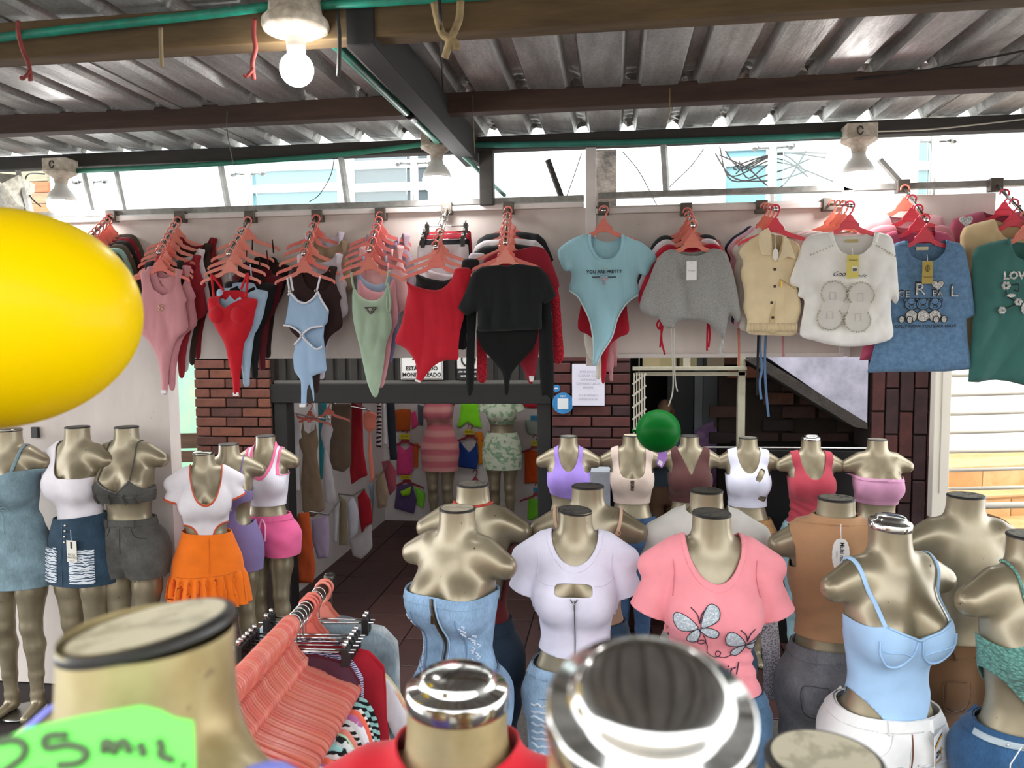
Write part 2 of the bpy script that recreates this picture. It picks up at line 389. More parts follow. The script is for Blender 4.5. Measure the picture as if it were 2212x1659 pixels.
class Fig:
    def __init__(s, label, px, py, w=None, d=None, rot=0.0, cap='dark', tilt=(0, 0), kind='full', group=None, z=None, sc=None, mat=None):
        dr = ray(px, py); t = -dr.z
        if d is None: d = .553/(w/FPX+.277*t)
        p = EYE+dr*d; s.s = sc or p.z/1.5; s.rot = rot; s.p = p
        s.loc = Vector((p.x, p.y, p.z-1.5*s.s))
        s.root = thing('mannequin', label, 'mannequin', s.loc, rot, group, s.s)
        if kind == 'full':
            inst('body', ME_BODY, s.root, mat); s.root.location.z = s.loc.z = max(0, s.loc.z)*0+s.loc.z
            MB().lathe([(.11, -.0), (.11, .004), (.1, .006), (.001, .006)], 32).obj('base_plate', M_STEEL, s.root, True)
        else:
            inst('torso', ME_TORSO, s.root, mat)
            MB().lathe([(.015, .002-s.loc.z/s.s), (.015, .93)], 16).obj('pole', M_STEEL, s.root, True)
            MB().lathe([(.14, -s.loc.z/s.s), (.14, .006-s.loc.z/s.s), (.02, .02-s.loc.z/s.s), (.02, .06-s.loc.z/s.s)], 32).obj('base_plate', M_STEEL, s.root, True)
            MB().lathe([(.10, .895), (.10, .905)], 32).obj('bottom_plate', M_DARK, s.root, True).scale = (1.2, .8, 1)
        if cap: inst('neck_cap', CAPS[cap], s.root, None, (0, .006, 1.5), (tilt[0], tilt[1], 0))
    def put(s, o):
        o.location = s.loc; o.rotation_euler = (0, 0, s.rot); o.scale = (s.s,)*3; return o
# ---------------------------------------------------------------- garments worn by mannequins
def wrinkle(v, amp, fz, fx, seed, zc=None):
    r = np.random.RandomState(seed); f = 0
    for k in range(3):
        a, b, c = r.uniform(.6, 1.4, 3); ph = r.uniform(0, 6.28)
        f = f+np.sin(v[:, 2]*fz*a+np.abs(v[:, 0])*fx*b+v[:, 1]*fx*.7*c+ph)
    f = f/3*amp
    if zc is not None: f = f*np.exp(-((v[:, 2]-zc[0])/zc[1])**2)
    return f
def shell(F, off, lo, hi, h, masks, wr=None):
    G = lambda x, y, z: F(x, y, z)-off
    v, q = surfnet(G, lo, hi, h)
    if wr is not None:
        g = grad(G, v); g /= np.maximum(np.linalg.norm(g, axis=1, keepdims=True), 1e-6); v = v+g*(wr(v)[:, None])
    q = q.tolist()
    for m in masks:
        v, q = clip(v, q, m(*v.T))
    return v, q
def wear(fig, name, label, cat, F, off, masks, mat, lo=(-.3, -.22, .8), hi=(.3, .2, 1.46), h=.01, wr=None, parent=None, solid=.003):
    v, q = shell(F, off, lo, hi, h, masks, wr)
    o = to_obj(name, v, q, mat, parent)
    if parent is None: tag(o, label, cat); fig.put(o)
    if solid:
        md = o.modifiers.new('thickness', 'SOLIDIFY'); md.thickness = solid; md.offset = -1
    return o
def scoop(rx, zf, zb, z0=1.425, cx=0.0, grow=0.0):
    def f(x, y, z):
        zl = np.where(y < .0, zf-grow, zb-grow); dz = np.maximum(z0-z, 0)/(z0-zl); return np.sqrt(((x-cx)/(rx+grow))**2+dz**2)-1
    return f
def vneck(rx, zf, zb, z0=1.43):
    def f(x, y, z):
        zl = np.where(y < 0, zf, zb); return np.abs(x)/rx-np.clip((z-zl)/(z0-zl), -.2, 1)
    return f
def arm(*tab):
    t = sorted(tab); zz = [a for a, b in t]; xx = [b for a, b in t]
    return lambda x, y, z: np.interp(z, zz, xx)-np.abs(x)
def above(zh, k=0.0, ky=0.0): return lambda x, y, z: z-(zh+k*x+ky*y)
def below(zt, k=0.0, ky=0.0): return lambda x, y, z: (zt+k*x+ky*y)-z
def outside(cx, cz, rx, rz, front=True, rot=0.0):
    c_, s_ = math.cos(rot), math.sin(rot)
    def f(x, y, z):
        u = (x-cx)*c_+(z-cz)*s_; w_ = -(x-cx)*s_+(z-cz)*c_
        g = np.sqrt((u/rx)**4+(w_/rz)**4)-1; return np.where((y < .0) if front else (y > 0), g, 1.0)
    return f
SLA, SLB = np.array([.132, .0, 1.345]), np.array([.19, -.006, 1.188])
def sleeveF(x, y, z, r=.056, L=1.0, B=SLB):
    b = SLA+(B-SLA)*(L+.3); return cone(np.abs(x), y, z, tuple(SLA), tuple(b), r*.74, r*1.04)
def teeF(r=.056, L=1.0, kb=.09, T=BODY, B=SLB, side=0):
    def f(x, y, z):
        s_ = sleeveF(x, y, z, r, L, B)
        if side: s_ = np.where(x*side > 0, s_, 1.0)
        return smin(torsoF(x, y, z, kb, T), s_, .014)
    return f
def sleeve_end(r=.056, L=1.0, T=BODY, B=SLB):
    ax = (B-SLA)/np.linalg.norm(B-SLA); e = SLA+(B-SLA)*L
    def f(x, y, z):
        dd = (np.abs(x)-e[0])*ax[0]+(z-e[2])*ax[2]
        return np.maximum(-dd, sleeveF(x, y, z, r, L, B)-torsoF(x, y, z, .05, T)+.004)
    return f
tightF = lambda x, y, z: torsoF(x, y, z, .09)
def pantsF(e=.0, sp=.0): return lambda x, y, z: smin(smin(trunk(x, y, z, BODY, 0), legs(x, y, z, e, sp), .03), 9, .01)
def skirtT(rows): return table(rows)
def skirtF(T): return lambda x, y, z: loft(x, y, z, T)
LO_P, HI_P = (-.24, -.2, .02), (.24, .22, 1.08)
def on_front(F, off, xz, back=False):
    x = np.array([p[0] for p in xz]); z = np.array([p[1] for p in xz]); a = np.zeros(len(x)); b = np.full(len(x), .3 if back else -.3)
    for _ in range(36):
        m = (a+b)/2; ins = F(x, m, z)-off < 0; a = np.where(ins, m, a); b = np.where(ins, b, m)
    return np.stack([x, (a+b)/2, z], 1)
def surf_line(fig, name, F, off, xz, r, mat, parent, back=False, n=6, sub=6, flatr=None):
    """cord, seam or strap that follows the body; xz points on the front (or back)"""
    pts = spline([(p[0], 0, p[1]) for p in xz], sub); v = on_front(F, off, [(p.x, p.z) for p in pts], back)
    g = grad(F, v); g /= np.maximum(np.linalg.norm(g, axis=1, keepdims=True), 1e-6)
    if flatr: return tube(name, [Vector(p) for p in v], (flatr, r), mat, parent, n, flat=[Vector(p) for p in g])
    return tube(name, [Vector(p) for p in v], r, mat, parent, n)
def strap3(name, F, off, pts, rw, mat, parent, n=8, sub=8, th=.0015):
    """strap through 3-D points, snapped to the surface"""
    P = np.array([tuple(p) for p in spline(pts, sub)]); P = project(F, P, 8, .02, off)
    g = grad(F, P); g /= np.maximum(np.linalg.norm(g, axis=1, keepdims=True), 1e-6)
    return tube(name, [Vector(p) for p in P], (th, rw), mat, parent, n, flat=[Vector(p) for p in g])
def wrap_mesh(me, F, off, back=False, yoff=0.0, thick=.0):
    n = len(me.vertices); a = np.empty(n*3); me.vertices.foreach_get('co', a); a = a.reshape(-1, 3)
    v = on_front(F, off, [(p[0], p[1]) for p in a], back); me.vertices.foreach_set('co', v.ravel()); me.update()
def print_text(fig, body, size, cx, cz, F, off, mat, parent, tilt=0, **k):
    me = text_mesh(body, size, **k); me.transform(Matrix.Translation((cx, cz, 0)) @ Matrix.Rotation(tilt, 4, 'Z')); wrap_mesh(me, F, off)
    me.materials.clear(); me.materials.append(mat); o = bpy.data.objects.new('print_lettering', me); C.objects.link(o); o.parent = parent; return o
def patch(name, poly, F, off, mat, parent, step=.006, th=.0015, back=False):
    """flat patch (polygon in x,z) laid on the body surface"""
    v, q = polygrid(poly, step)[:2]; w_ = on_front(F, off, [(p[0], p[1]) for p in v], back); o = mesh_obj(name, w_, q, mat, parent, True)
    md = o.modifiers.new('thickness', 'SOLIDIFY'); md.thickness = th; md.offset = 1 if not back else -1; return o
# ---------------------------------------------------------------- flat polygon meshes (hanging cloth)
def polysdf(P, poly):
    poly = np.array(poly, float); d = np.full(len(P), 1e9); ins = np.zeros(len(P), bool); k = len(poly)
    for i in range(k):
        a, b = poly[i], poly[(i+1) % k]; e = b-a; w_ = P-a
        t = np.clip((w_@e)/max(e@e, 1e-12), 0, 1); d = np.minimum(d, np.linalg.norm(w_-t[:, None]*e, axis=1))
        c = ((a[1] > P[:, 1]) != (b[1] > P[:, 1])); xi = (b[0]-a[0])*(P[:, 1]-a[1])/np.where(b[1] == a[1], 1e-12, b[1]-a[1])+a[0]; ins ^= c & (P[:, 0] < xi)
    return np.where(ins, d, -d)
def polygrid(poly, h, cuts=()):
    poly = np.array(poly, float); lo = poly.min(0)-h*.7; hi = poly.max(0)+h*1.4
    nx, nz = (np.ceil((hi-lo)/h).astype(int)+1); X, Z = np.meshgrid(lo[0]+h*np.arange(nx), lo[1]+h*np.arange(nz), indexing='ij')
    P = np.stack([X.ravel(), Z.ravel()], 1); f = polysdf(P, poly); I = np.arange(nx*nz).reshape(nx, nz)
    q = np.stack([I[:-1, :-1], I[1:, :-1], I[1:, 1:], I[:-1, 1:]], -1).reshape(-1, 4)
    V = np.concatenate([P, f[:, None]], 1); keep = (f[q] > 0).any(1)
    v, q = clip(V, q[keep].tolist(), f)
    for c in cuts:
        v, q = clip(v, q, -polysdf(v[:, :2], c))
    return v, q
# ================================================================ the setting
YP = 3.90      # hanging-panel plane
YF = 5.00      # shop-front plane
def zat(py, Y, px=1106): return PY(px, py, Y).z
def xat(px, Y, py=900): return PY(px, py, Y).x
# ---- floor with tiles
M_RED = [noisy('371c18', .45, .3, 9., bump=.1), noisy('3e231e', .5, .3, 12., bump=.1), noisy('321a18', .45, .3, 7., bump=.1)]
M_GRAN = [noisy('46413c', .6, .7, 60., bump=.1), noisy('403a36', .6, .7, 55., bump=.1)]
fl = struct(box('floor', (-7, -3, -.12), (7, 9, -.010), noisy('241a17', .9, .2, 10.)))
tb = MB().box((-.196, -.196, -.012), (.196, .196, 0)).obj('tile', M_RED[0], fl, bevel=.003); tme = tb.data; first = True
for j in range(16):
    for i in range(12):
        mt = (M_GRAN if j in (1, 3, 5) else M_RED)[random.randrange(2)] if j < 7 else M_RED[random.randrange(3)]
        o = tb if first else tb.copy()
        if not first: C.objects.link(o)
        first = False; o.location = (-2.75+i*.4, 1.75+j*.4, 0); o.material_slots[0].link = 'OBJECT'; o.material_slots[0].material = mt
# ---- painted panels
def mat_panel():
    m, n = newmat('grimy_white_panel', lin('d3c7c0'), .7); o = n.obj()
    mp = n.n('ShaderNodeMapping'); mp.inputs['Scale'].default_value = (1, 1, .35); n.l(o, mp.inputs[0])
    t = n.n('ShaderNodeTexNoise', Scale=1.6, Detail=6.0, Roughness=.6); n.l(mp.outputs[0], t.inputs['Vector'])
    t2 = n.n('ShaderNodeTexNoise', Scale=55.0, Detail=2.0); n.l(o, t2.inputs['Vector'])
    a = n.ramp(t.outputs[0], [(.3, lin('b8aba3')), (.6, lin('d6cbc4'))]); b = n.ramp(t2.outputs[0], [(.2, (.2, .17, .15)), (.235, (1, 1, 1))])
    mx = n.n('ShaderNodeMixRGB', blend_type='MULTIPLY'); mx.inputs[0].default_value = .8; n.l(a, mx.inputs[1]); n.l(b, mx.inputs[2]); n.l(mx.outputs[0], n.b.inputs['Base Color']); n.bump(t.outputs[0], .1, .01)
    return m
M_PANEL = mat_panel()
zb_, zt_ = zat(773, YP, 900), zat(463, YP, 780)
XL, XW, XP1, XP2, XR = -5.2, xat(366, YP), xat(1266, YP, 600), xat(1288, YP, 600), xat(2145, YP, 600)
struct(box('wall_left', (XL, YP, 0), (XW, YP+.10, zt_), M_PANEL))
struct(box('wall_panel', (XW, YP, zb_), (XP1, YP+.03, zt_), M_PANEL))
struct(box('wall_panel_right', (XP2, YP, zb_+.004), (xat(1815, YP, 600), YP+.03, zat(440, YP, 1500)), M_PANEL)); struct(box('wall_panel_end', (xat(1837, YP, 600), YP, zb_-.005), (XR, YP+.03, zat(424, YP, 1900)), M_PANEL))
M_RAIL = noisy('8b8984', .5, .35, 20., .4); M_WPOST = noisy('d8cec9', .6, .12, 6.)
tz = zat(430, YP, 1106)
def part_thing(name, label, cat, mb, mat, **k):
    return tag(mb.obj(name, mat, **k), label, cat)
part_thing('angle_rail', 'grey weathered angle-iron rail running above the white panel', 'rail', MB().box((XL, YP-.02, zat(443, YP, 1000)), (XP1-.01, YP+.02, zat(431, YP, 1000))), M_RAIL)
part_thing('rail', 'pale square rail carrying the hook arms above the long white panel', 'rail', MB().box((XL, YP-.03, zat(457, YP, 1000)), (XP1-.01, YP+.0, zat(446, YP, 1000))), M_WPOST, bevel=.003)
part_thing('angle_rail', 'grey angle-iron rail past the white post, higher piece', 'rail', MB().box((XP2+.01, YP-.02, zat(423, YP, 1500)), (4.2, YP+.02, zat(411, YP, 1500))), M_RAIL)
part_thing('rail', 'pale square rail past the white post carrying hook arms', 'rail', MB().box((XP2, YP-.03, zat(458, YP, 1500)), (xat(1816, YP, 600), YP-.0, zat(446, YP, 1500))), M_WPOST, bevel=.003)
part_thing('ledge', 'thin white ledge along the bottom edge of the panel above the doorway', 'ledge', MB().box((xat(1333, YP, 770), YP-.025, zat(772, YP, 1570)), (xat(1818, YP, 770), YP, zat(763, YP, 1570))), M_WPOST, bevel=.002)
tag(box('post', (XP1, YP-.03, zat(790, YP, 1270)), (XP2, YP+.02, zat(310, YP, 1270)), M_WPOST, None, .003), 'white painted post between the two panels', 'post')
tag(box('post', (xat(1815, YP, 600), YP-.02, zb_), (xat(1837, YP, 600), YP+.02, zat(382, YP, 1820)), M_WPOST, None, .003), 'short white post under the bulb above the white tee', 'post')
# ---- roof
YB = [2.22, 3.2, 3.88]; BT = [(-14, 72), (199, 243), (296, 326)]
zr = [zat(a, y) for y, (a, b) in zip(YB, BT)]
slope = (zr[2]-zr[0])/(YB[2]-YB[0]); zroof = lambda y: zr[0]+slope*(y-YB[0])+.012
ceil = bpy.data.objects.new('ceiling', None); C.objects.link(ceil); struct(ceil)
def mat_zinc():
    m, n = newmat('zinc_sheet', lin('8f8c88'), .42, .45); o = n.obj()
    mp = n.n('ShaderNodeMapping'); mp.inputs['Scale'].default_value = (3, .5, 3); n.l(o, mp.inputs[0])
    t = n.n('ShaderNodeTexNoise', Scale=3.0, Detail=8.0, Roughness=.65); n.l(mp.outputs[0], t.inputs['Vector'])
    t2 = n.n('ShaderNodeTexNoise', Scale=90.0, Detail=3.0); n.l(o, t2.inputs['Vector'])
    a = n.ramp(t.outputs[0], [(.3, lin('8d8984')), (.55, lin('b8b6b2')), (.75, lin('d6d5d2'))]); mx = n.n('ShaderNodeMixRGB', blend_type='MULTIPLY'); mx.inputs[0].default_value = .5
    n.l(a, mx.inputs[1]); n.l(n.ramp(t2.outputs[0], [(.35, (.6, .58, .56)), (.6, (1, 1, 1))]), mx.inputs[2]); n.l(mx.outputs[0], n.b.inputs['Base Color'])
    n.l(n.ramp(t.outputs[0], [(.3, (.55,)*3), (.7, (.3,)*3)]), n.b.inputs['Roughness']); n.bump(t.outputs[0], .35, .02); return m
M_ZINC = mat_zinc(); PITCH = .222; X0R = -5.2; NP = 5
ys = np.concatenate([np.linspace(-.3, 1.8, 6), np.arange(1.9, 3.96, .035)])
for sh in range(10):
    mb = MB(); xs = []
    for k in range(NP):
        b = X0R+(sh*NP+k)*PITCH; xs += [(b, 0), (b+.035, 0), (b+.08, 0), (b+.125, 0), (b+.143, .042), (b+.163, .044), (b+.186, .044), (b+.204, 0)]
    xs.append((X0R+(sh+1)*NP*PITCH+.03, .0))
    rs = np.random.RandomState(sh); ph = rs.uniform(0, 6, 60); n_ = len(xs)
    for y in ys:
        for i, (x, dz) in enumerate(xs):
            near = sum(math.exp(-((y-b_-.12)/.17)**2) for b_ in YB[1:])
            c = near*(.016*math.sin(y*95+ph[i % 60])*(1 if dz > .01 else .12)) if y > 1.8 else 0
            mb.v.append(Vector((x+(.006*math.sin(y*60+ph[(i+7) % 60])*near if dz > .01 else 0), y, zroof(y)+dz+c+.006*math.sin(x*3+y*1.2)+(.004 if sh % 2 else 0))))
    for j in range(len(ys)-1):
        for i in range(n_-1): mb.f.append((j*n_+i, (j+1)*n_+i, (j+1)*n_+i+1, j*n_+i+1))
    o = mb.obj('roof_sheet', M_ZINC, ceil); md = o.modifiers.new('thickness', 'SOLIDIFY'); md.thickness = .002
M_BEAM = [noisy('6a5537', .85, .35, 5., stretch=(.4, 3, 3), hex2='4a3a26'), noisy('4c372c', .85, .35, 5., stretch=(.4, 3, 3), hex2='38271f'), noisy('3a3632', .85, .3, 6., stretch=(.4, 3, 3))]
bl = ['thick mouldy timber beam nearest the camera', 'dark brown timber beam in the middle of the roof', 'blackened beam above the bright gap and the white panel']
for y, (a, b), m_, l_ in zip(YB, BT, M_BEAM, bl):
    o = tag(box('roof_beam', (-5.4, y-.035, zat(b, y)), (5.6, y+.035, zat(a, y)), m_, None, .004), l_, 'beam')
xj = -.715
o = tag(MB().bar((xj, YB[0]-.04, zat(62, YB[0], 735)), (xj-.0, YB[2]+.1, zat(322, YB[2], 1030)), .085, .13).obj('joist', noisy('1f1c19', .8, .3, 6., stretch=(3, .5, 3)), None, False, .004), 'black joist running from the near beam to the far beam', 'joist')
# ---- struts, posts and wires in the gap
zrail = zat(431, YP, 1000); zbe = zat(326, YB[2])
for px, w_, nm in ((52, .02, 'thin steel strut beside the crumpled plastic'), (192, .018, 'thin steel strut beside the bulb on the wall end'), (262, .018, 'thin steel strut before the white window'), (488, .022, 'thin steel strut before the slatted window'), (748, .022, 'thin steel strut beside the hanging bulb'), (1441, .026, 'thin steel strut past the peeling column')):
    x = xat(px, YP, 400); tag(MB().bar((x, YP+.02, zrail-.01), (x-.02, YB[2]-.0, zbe+.02), w_, w_).obj('strut', M_RAIL), nm, 'strut')
x = xat(1052, YB[2], 380); tag(box('post', (x-.035, YB[2]-.03, zat(445, YB[2], 1052)), (x+.035, YB[2]+.03, zbe+.02), M_BEAM[2], None, .004), 'dark timber post under the far end of the joist', 'post')
x = xat(1308, 4.35, 400); pil = mesh_obj('column', *(lambda mb: (mb.v, mb.f))(MB().box((x-.06, 4.3, 1.9), (x+.06, 4.42, zroof(4.35)))), noisy('6b6259', .9, .6, 9., bump=.9, bdist=.03, hex2='2e2823')); tag(pil, 'peeling concrete column behind the white post', 'column')
tag(MB().bar(PY(1183, 345, 3.87), PY(1215, 432, YP), .022, .022).obj('stick', M_BEAM[2]), 'broken stick leaning in the gap beside the white post', 'stick')
tag(MB().bar(PY(1900, 345, 3.87), PY(1948, 398, YP), .02, .02).obj('stick', M_RAIL), 'broken steel stub leaning beyond the rightmost bulb', 'stick')
M_GREEN = noisy('1f8f76', .4, .3, 12., hex2='2a6a58', bump=.05)
def pipe(label, pts, r, mat=M_GREEN, nm='conduit_pipe', cat='pipe'):
    return tag(tube(nm, spline(pts, 6), r, mat, None, 12), label, cat)
yq = YB[0]-.06
pipe('green conduit pipe along the near beam, ending at the front bulb', [PY(-60, 88, yq), PY(200, 58, yq), PY(420, 34, yq), PY(585, 14, yq)], .013)
pipe('green conduit pipe along the near beam past the front bulb', [PY(690, 12, yq), PY(860, 2, yq), PY(1060, -10, yq)], .012)
p0 = PY(700, 72, YB[0]-.02); p1 = PY(944, 304, YB[2]-.22)
pipe('green conduit pipe running down the black joist', [p0, p0.lerp(p1, .5)+Vector((0, 0, -.004)), p1], .016)
tag(tube('tape_joint', [p0.lerp(p1, .62), p0.lerp(p1, .70)], .021, plain('111312', .35), None, 10), 'black tape joint on the pipe under the joist', 'tape')
pipe('green conduit pipe along the far beam to the left-hand bulb', [PY(160, 370, YB[2]-.06), PY(450, 355, YB[2]-.06), PY(720, 335, YB[2]-.06), PY(930, 310, YB[2]-.06)], .013, noisy('2e7a62', .5, .3, 10.))
pipe('green conduit pipe along the far beam toward the bulb at the gate side', [PY(985, 314, YB[2]-.06), PY(1300, 309, YB[2]-.06), PY(1600, 300, YB[2]-.06), PY(1832, 290, YB[2]-.06)], .014, noisy('2c7566', .5, .3, 10.))
pipe('thin bent green pipe curving from the central bulb to the rail', [PY(980, 322, YB[2]-.1), PY(1010, 345, YB[2]-.12), PY(1050, 385, 4.0), PY(1090, 422, YP-.02)], .010, noisy('5b8479', .5, .3, 10.))
def wire(label, pts, r=.0022, hexc='2a2622', nm='wire'): return tag(tube(nm, spline(pts, 6), r, plain(hexc, .6), None, 6), label, 'wire')
wire('thin wire looping from the far beam behind the hanging bulb', [PY(722, 342, 3.87), PY(714, 380, 3.86), PY(690, 420, 3.95), PY(668, 436, YP)])
wire('black wire hanging beside the column', [PY(1345, 328, 3.87), PY(1380, 370, 3.86), PY(1412, 430, 3.95), PY(1418, 442, YP)])
wire('thin wire sagging in the gap past the strut', [PY(1520, 322, 3.87), PY(1490, 362, 3.86), PY(1450, 400, 3.97), PY(1430, 425, YP)])
wire('thin wire in front of the white window by the post', [PY(1256, 332, 3.87), PY(1240, 380, 3.86), PY(1222, 430, YP)])
wire('pale wire along the far beam beyond the gate-side bulb', [PY(1890, 284, YB[2]-.05), PY(2000, 280, YB[2]-.05), PY(2120, 268, YB[2]-.05), PY(2240, 254, YB[2]-.05)], .004, 'b8b2a2')
wire('black wire crossing under the roof sheets at the gate side', [PY(1790, 176, 3.2), PY(1960, 158, 3.1), PY(2120, 128, 3.0), PY(2240, 104, 2.9)], .004)
wire('curled black wire beside the wall-end bulb', [PY(96, 376, 3.86), PY(62, 376, 4.0), PY(55, 395, 4.0), PY(66, 425, 3.95), PY(88, 446, YP)], .004)
wire('fine wire hanging from the middle beam near the grey tee', [PY(1447, 190, YB[1]-.04), PY(1446, 240, YB[1]-.05), PY(1437, 268, YB[1]-.06)], .0018, '8a6f3c'); wire('fine wire hanging from the middle beam beside the joist', [PY(1021, 205, YB[1]-.04), PY(1023, 270, YB[1]-.05), PY(1026, 330, YB[1]-.06)], .0018, '6f5f40')
wire('thin twisted wire hanging from the middle beam', [PY(491, 240, YB[1]-.05), PY(490, 275, YB[1]-.05), PY(497, 320, YB[1]-.05), PY(505, 358, YB[1]-.05)], .002, '5a554c'); wire('thin black rod wire hanging from the near pipe', [PY(728, 25, yq), PY(733, 80, yq), PY(731, 165, yq)], .006, '2c2824')
M_RTAPE = noisy('8c3a34', .7, .4, 30.)
for l_, pts in (('red tape strip knotted round the near beam', [(39, 45), (40, 72), (48, 105), (62, 140), (66, 175)]), ('red tape strip dangling before the front bulb', [(549, 40), (548, 75), (552, 105), (545, 135), (548, 172)])):
    t_ = tag(tube('tape_strip', spline([PY(x, y, yq-.02) for x, y in pts], 5), (.003, .008), M_RTAPE, None, 6, flat=Vector((0, 1, 0))), l_, 'tape')
    tube('tape_end', spline([PY(pts[3][0]+4, pts[3][1]+12, yq-.025), PY(pts[3][0]-12, pts[3][1]+30, yq-.03), PY(pts[3][0]-18, pts[3][1]+26, yq-.03)], 4), (.002, .006), M_RTAPE, t_, 6, flat=Vector((0, 1, 0)))
tag(tube('string_knot', spline([PY(347, 60, yq-.02), PY(348, 110, yq-.02), PY(350, 145, yq-.02)], 4), (.003, .007), noisy('8a7a5e', .9), None, 6, flat=Vector((0, 1, 0))), 'beige cloth strip tied round the near beam', 'cloth strip')
t_ = thing('cloth_strip', 'frayed tan rag knotted with a black strap on the near beam', 'rag'); M_RAG = noisy('a58f68', .9, .4, 30.)
for pts in ([(938, 5), (945, 40), (955, 72), (972, 85)], [(995, 2), (992, 40), (980, 70), (972, 88), (964, 115), (960, 125)], [(972, 85), (985, 95), (984, 108)]): tube('rag_strip', spline([PY(x, y, yq-.01) for x, y in pts], 4), (.005, .012), M_RAG, t_, 6, flat=Vector((0, 1, 0)))
tube('strap', spline([PY(949, 0, yq-.03), PY(952, 60, yq-.02), PY(955, 160, YB[1]-.3), PY(962, 300, YB[2]-.2)], 5), (.002, .006), plain('26221e', .7), t_, 6, flat=Vector((0, 1, 0)))
# ---- lamps
def bulb_light(name, p, power):
    l = bpy.data.lights.new(name, 'POINT'); l.energy = power; l.shadow_soft_size = .05; l.color = (1, .98, .95); o = bpy.data.objects.new(name, l); C.objects.link(o); o.location = p; return o
M_BULB = plain('ffffff', .4, 0, 12.0); M_CER = noisy('cfc4b4', .7, .35, 25., hex2='9a8b76'); M_WPL = plain('d6d3cc', .5)
c = PY(641, 150, yq-.02); r = .034*1.15
L = thing('ceiling_lamp', 'lit round bulb in the stained ceramic holder nearest the camera', 'lamp', c)
MB().lathe([(.03, .085), (.088, .105), (.094, .118), (.092, .132), (.075, .15), (.07, .2)], 40).obj('holder', M_CER, L, True); MB().lathe([(.024, .03), (.026, .05), (.03, .09)], 24).obj('neck', M_WPL, L, True)
MB().lathe([(.001, -.047)]+[(.047*math.sin(a), -.047*math.cos(a)) for a in np.linspace(.15, 2.6, 16)], 32).obj('bulb', M_BULB, L, True)
for px, py, l_ in ((134, 438, 'lit bulb under a square box at the end of the wall, above the balloon'), (944, 388, 'lit bulb under the joint of joist and far beam'), (1854, 378, 'lit bulb under a square box above the white tee')):
    c = PY(px, py, YB[2]-.10); L = thing('ceiling_lamp', l_, 'lamp', c)
    MB().lathe([(.001, -.058), (.03, -.057), (.055, -.048), (.068, -.03), (.072, .0), (.071, .006)], 36).obj('bulb', M_BULB, L, True)
    MB().lathe([(.071, .006), (.066, .03), (.05, .058), (.034, .075), (.028, .1)], 36).obj('bulb_body', M_WPL, L, True)
    MB().lathe([(.03, .1), (.035, .125), (.06, .142), (.078, .152), (.08, .158)], 36).obj('holder', M_CER, L, True)
    MB().box((-.068, -.05, .158), (.068, .05, .225)).obj('junction_box', M_CER, L, False, .005)
    MB().tube([(.012*math.cos(a)-.01, -.052, .19+.018*math.sin(a)) for a in np.linspace(.2, 6.0, 16)], .003, 5).obj('knockout', plain('3a352e'), L, True)
# ---- building and sky side above the panel
M_BLD = noisy('eef0ee', .8, .05, 3., bump=.02); M_TEAL = plain('5d9098', .2); M_DGL = plain('3f4c50', .15)
bw = struct(box('wall_building', (-7, 7.0, 2.4), (8, 7.2, 7.5), M_BLD)); struct(box('shop_roof', (-3.2, YF-.1, 2.26), (1.9, 8.2, 2.40), noisy('b8b4ae', .9)))
def window(lab, x0, y0, x1, y1, glass, bars, Y=6.95):
    a = PY(x0, y1, Y); b = PY(x1, y0, Y); w_ = thing('window', lab, 'window', ((a.x+b.x)/2, Y, a.z)); hw = (b.x-a.x)/2; H = b.z-a.z
    MB().box((-hw, 0, 0), (hw, .02, H)).obj('pane', glass, w_)
    for s_ in ((-hw-.05, -hw), (hw, hw+.05)): MB().box((s_[0], -.04, -.05), (s_[1], .03, H+.05)).obj('frame', M_BLD, w_)
    for k in bars: MB().box((-hw, -.05, H*k-.035), (hw, -.01, H*k+.035)).obj('bar', M_BLD, w_)
    return w_
window('teal window with white bars seen above the strappy bodysuits', 545, 330, 730, 470, M_TEAL, (.12, .45, .8))
window('dark window with white bars behind the central bulb', 768, 325, 925, 470, M_DGL, (.12, .45, .8))
window('blue window behind the tangle of street wires', 1566, 285, 1655, 455, plain('7fb0bd', .3), (.62, .82))
window('pale teal window beside the steel post near the gate-side bulb', 1672, 285, 1740, 455, plain('9cc4c8', .3), ())
window('teal window at the far end of the bright gap', 1935, 300, 2012, 420, M_TEAL, (.5,))
for k in range(9):
    ph = random.uniform(0, 3); wire('thin black street cable looping before the blue window', [PY(1540+random.uniform(-10, 60), 330+random.uniform(-15, 60), 6.6), PY(1600+random.uniform(-20, 20), 350+40*math.sin(ph), 6.5), PY(1680, 370+40*math.cos(ph), 6.5), PY(1760+random.uniform(-30, 40), 335+random.uniform(-10, 60), 6.6)], .006)['group'] = 'street cables'
for px in (197, 537, 895, 1668, 2016):
    Y = 5.6; p = PY(px, 400, Y); nm = {197: 'above the wall-end bulb', 537: 'before the slatted teal window', 895: 'behind the central bulb', 1668: 'before the blue window', 2016: 'near the gate'}[px]
    t_ = thing('railing_post', 'stainless glass-railing post ' + nm, 'post', (p.x, Y, 2.42)); MB().lathe([(.03, 0), (.03, 1.3)], 16).obj('tube', plain('c9c9c6', .25, .9), t_, True)
    zc = zat({197: 392, 537: 375, 895: 352, 1668: 318, 2016: 305}[px], Y, px)-2.42
    for s_ in (-1, 1): MB().lathe([(.011, 0), (.011, .11)], 10, Matrix.Translation((0, 0, zc)) @ Matrix.Rotation(s_*PI/2, 4, 'Y')).obj('clamp_arm', M_STEEL, t_, True); MB().lathe([(.022, -.02), (.022, .02)], 14, Matrix.Translation((s_*.12, -.01, zc)) @ Matrix.Rotation(PI/2, 4, 'X')).obj('glass_clamp', M_STEEL, t_, True)
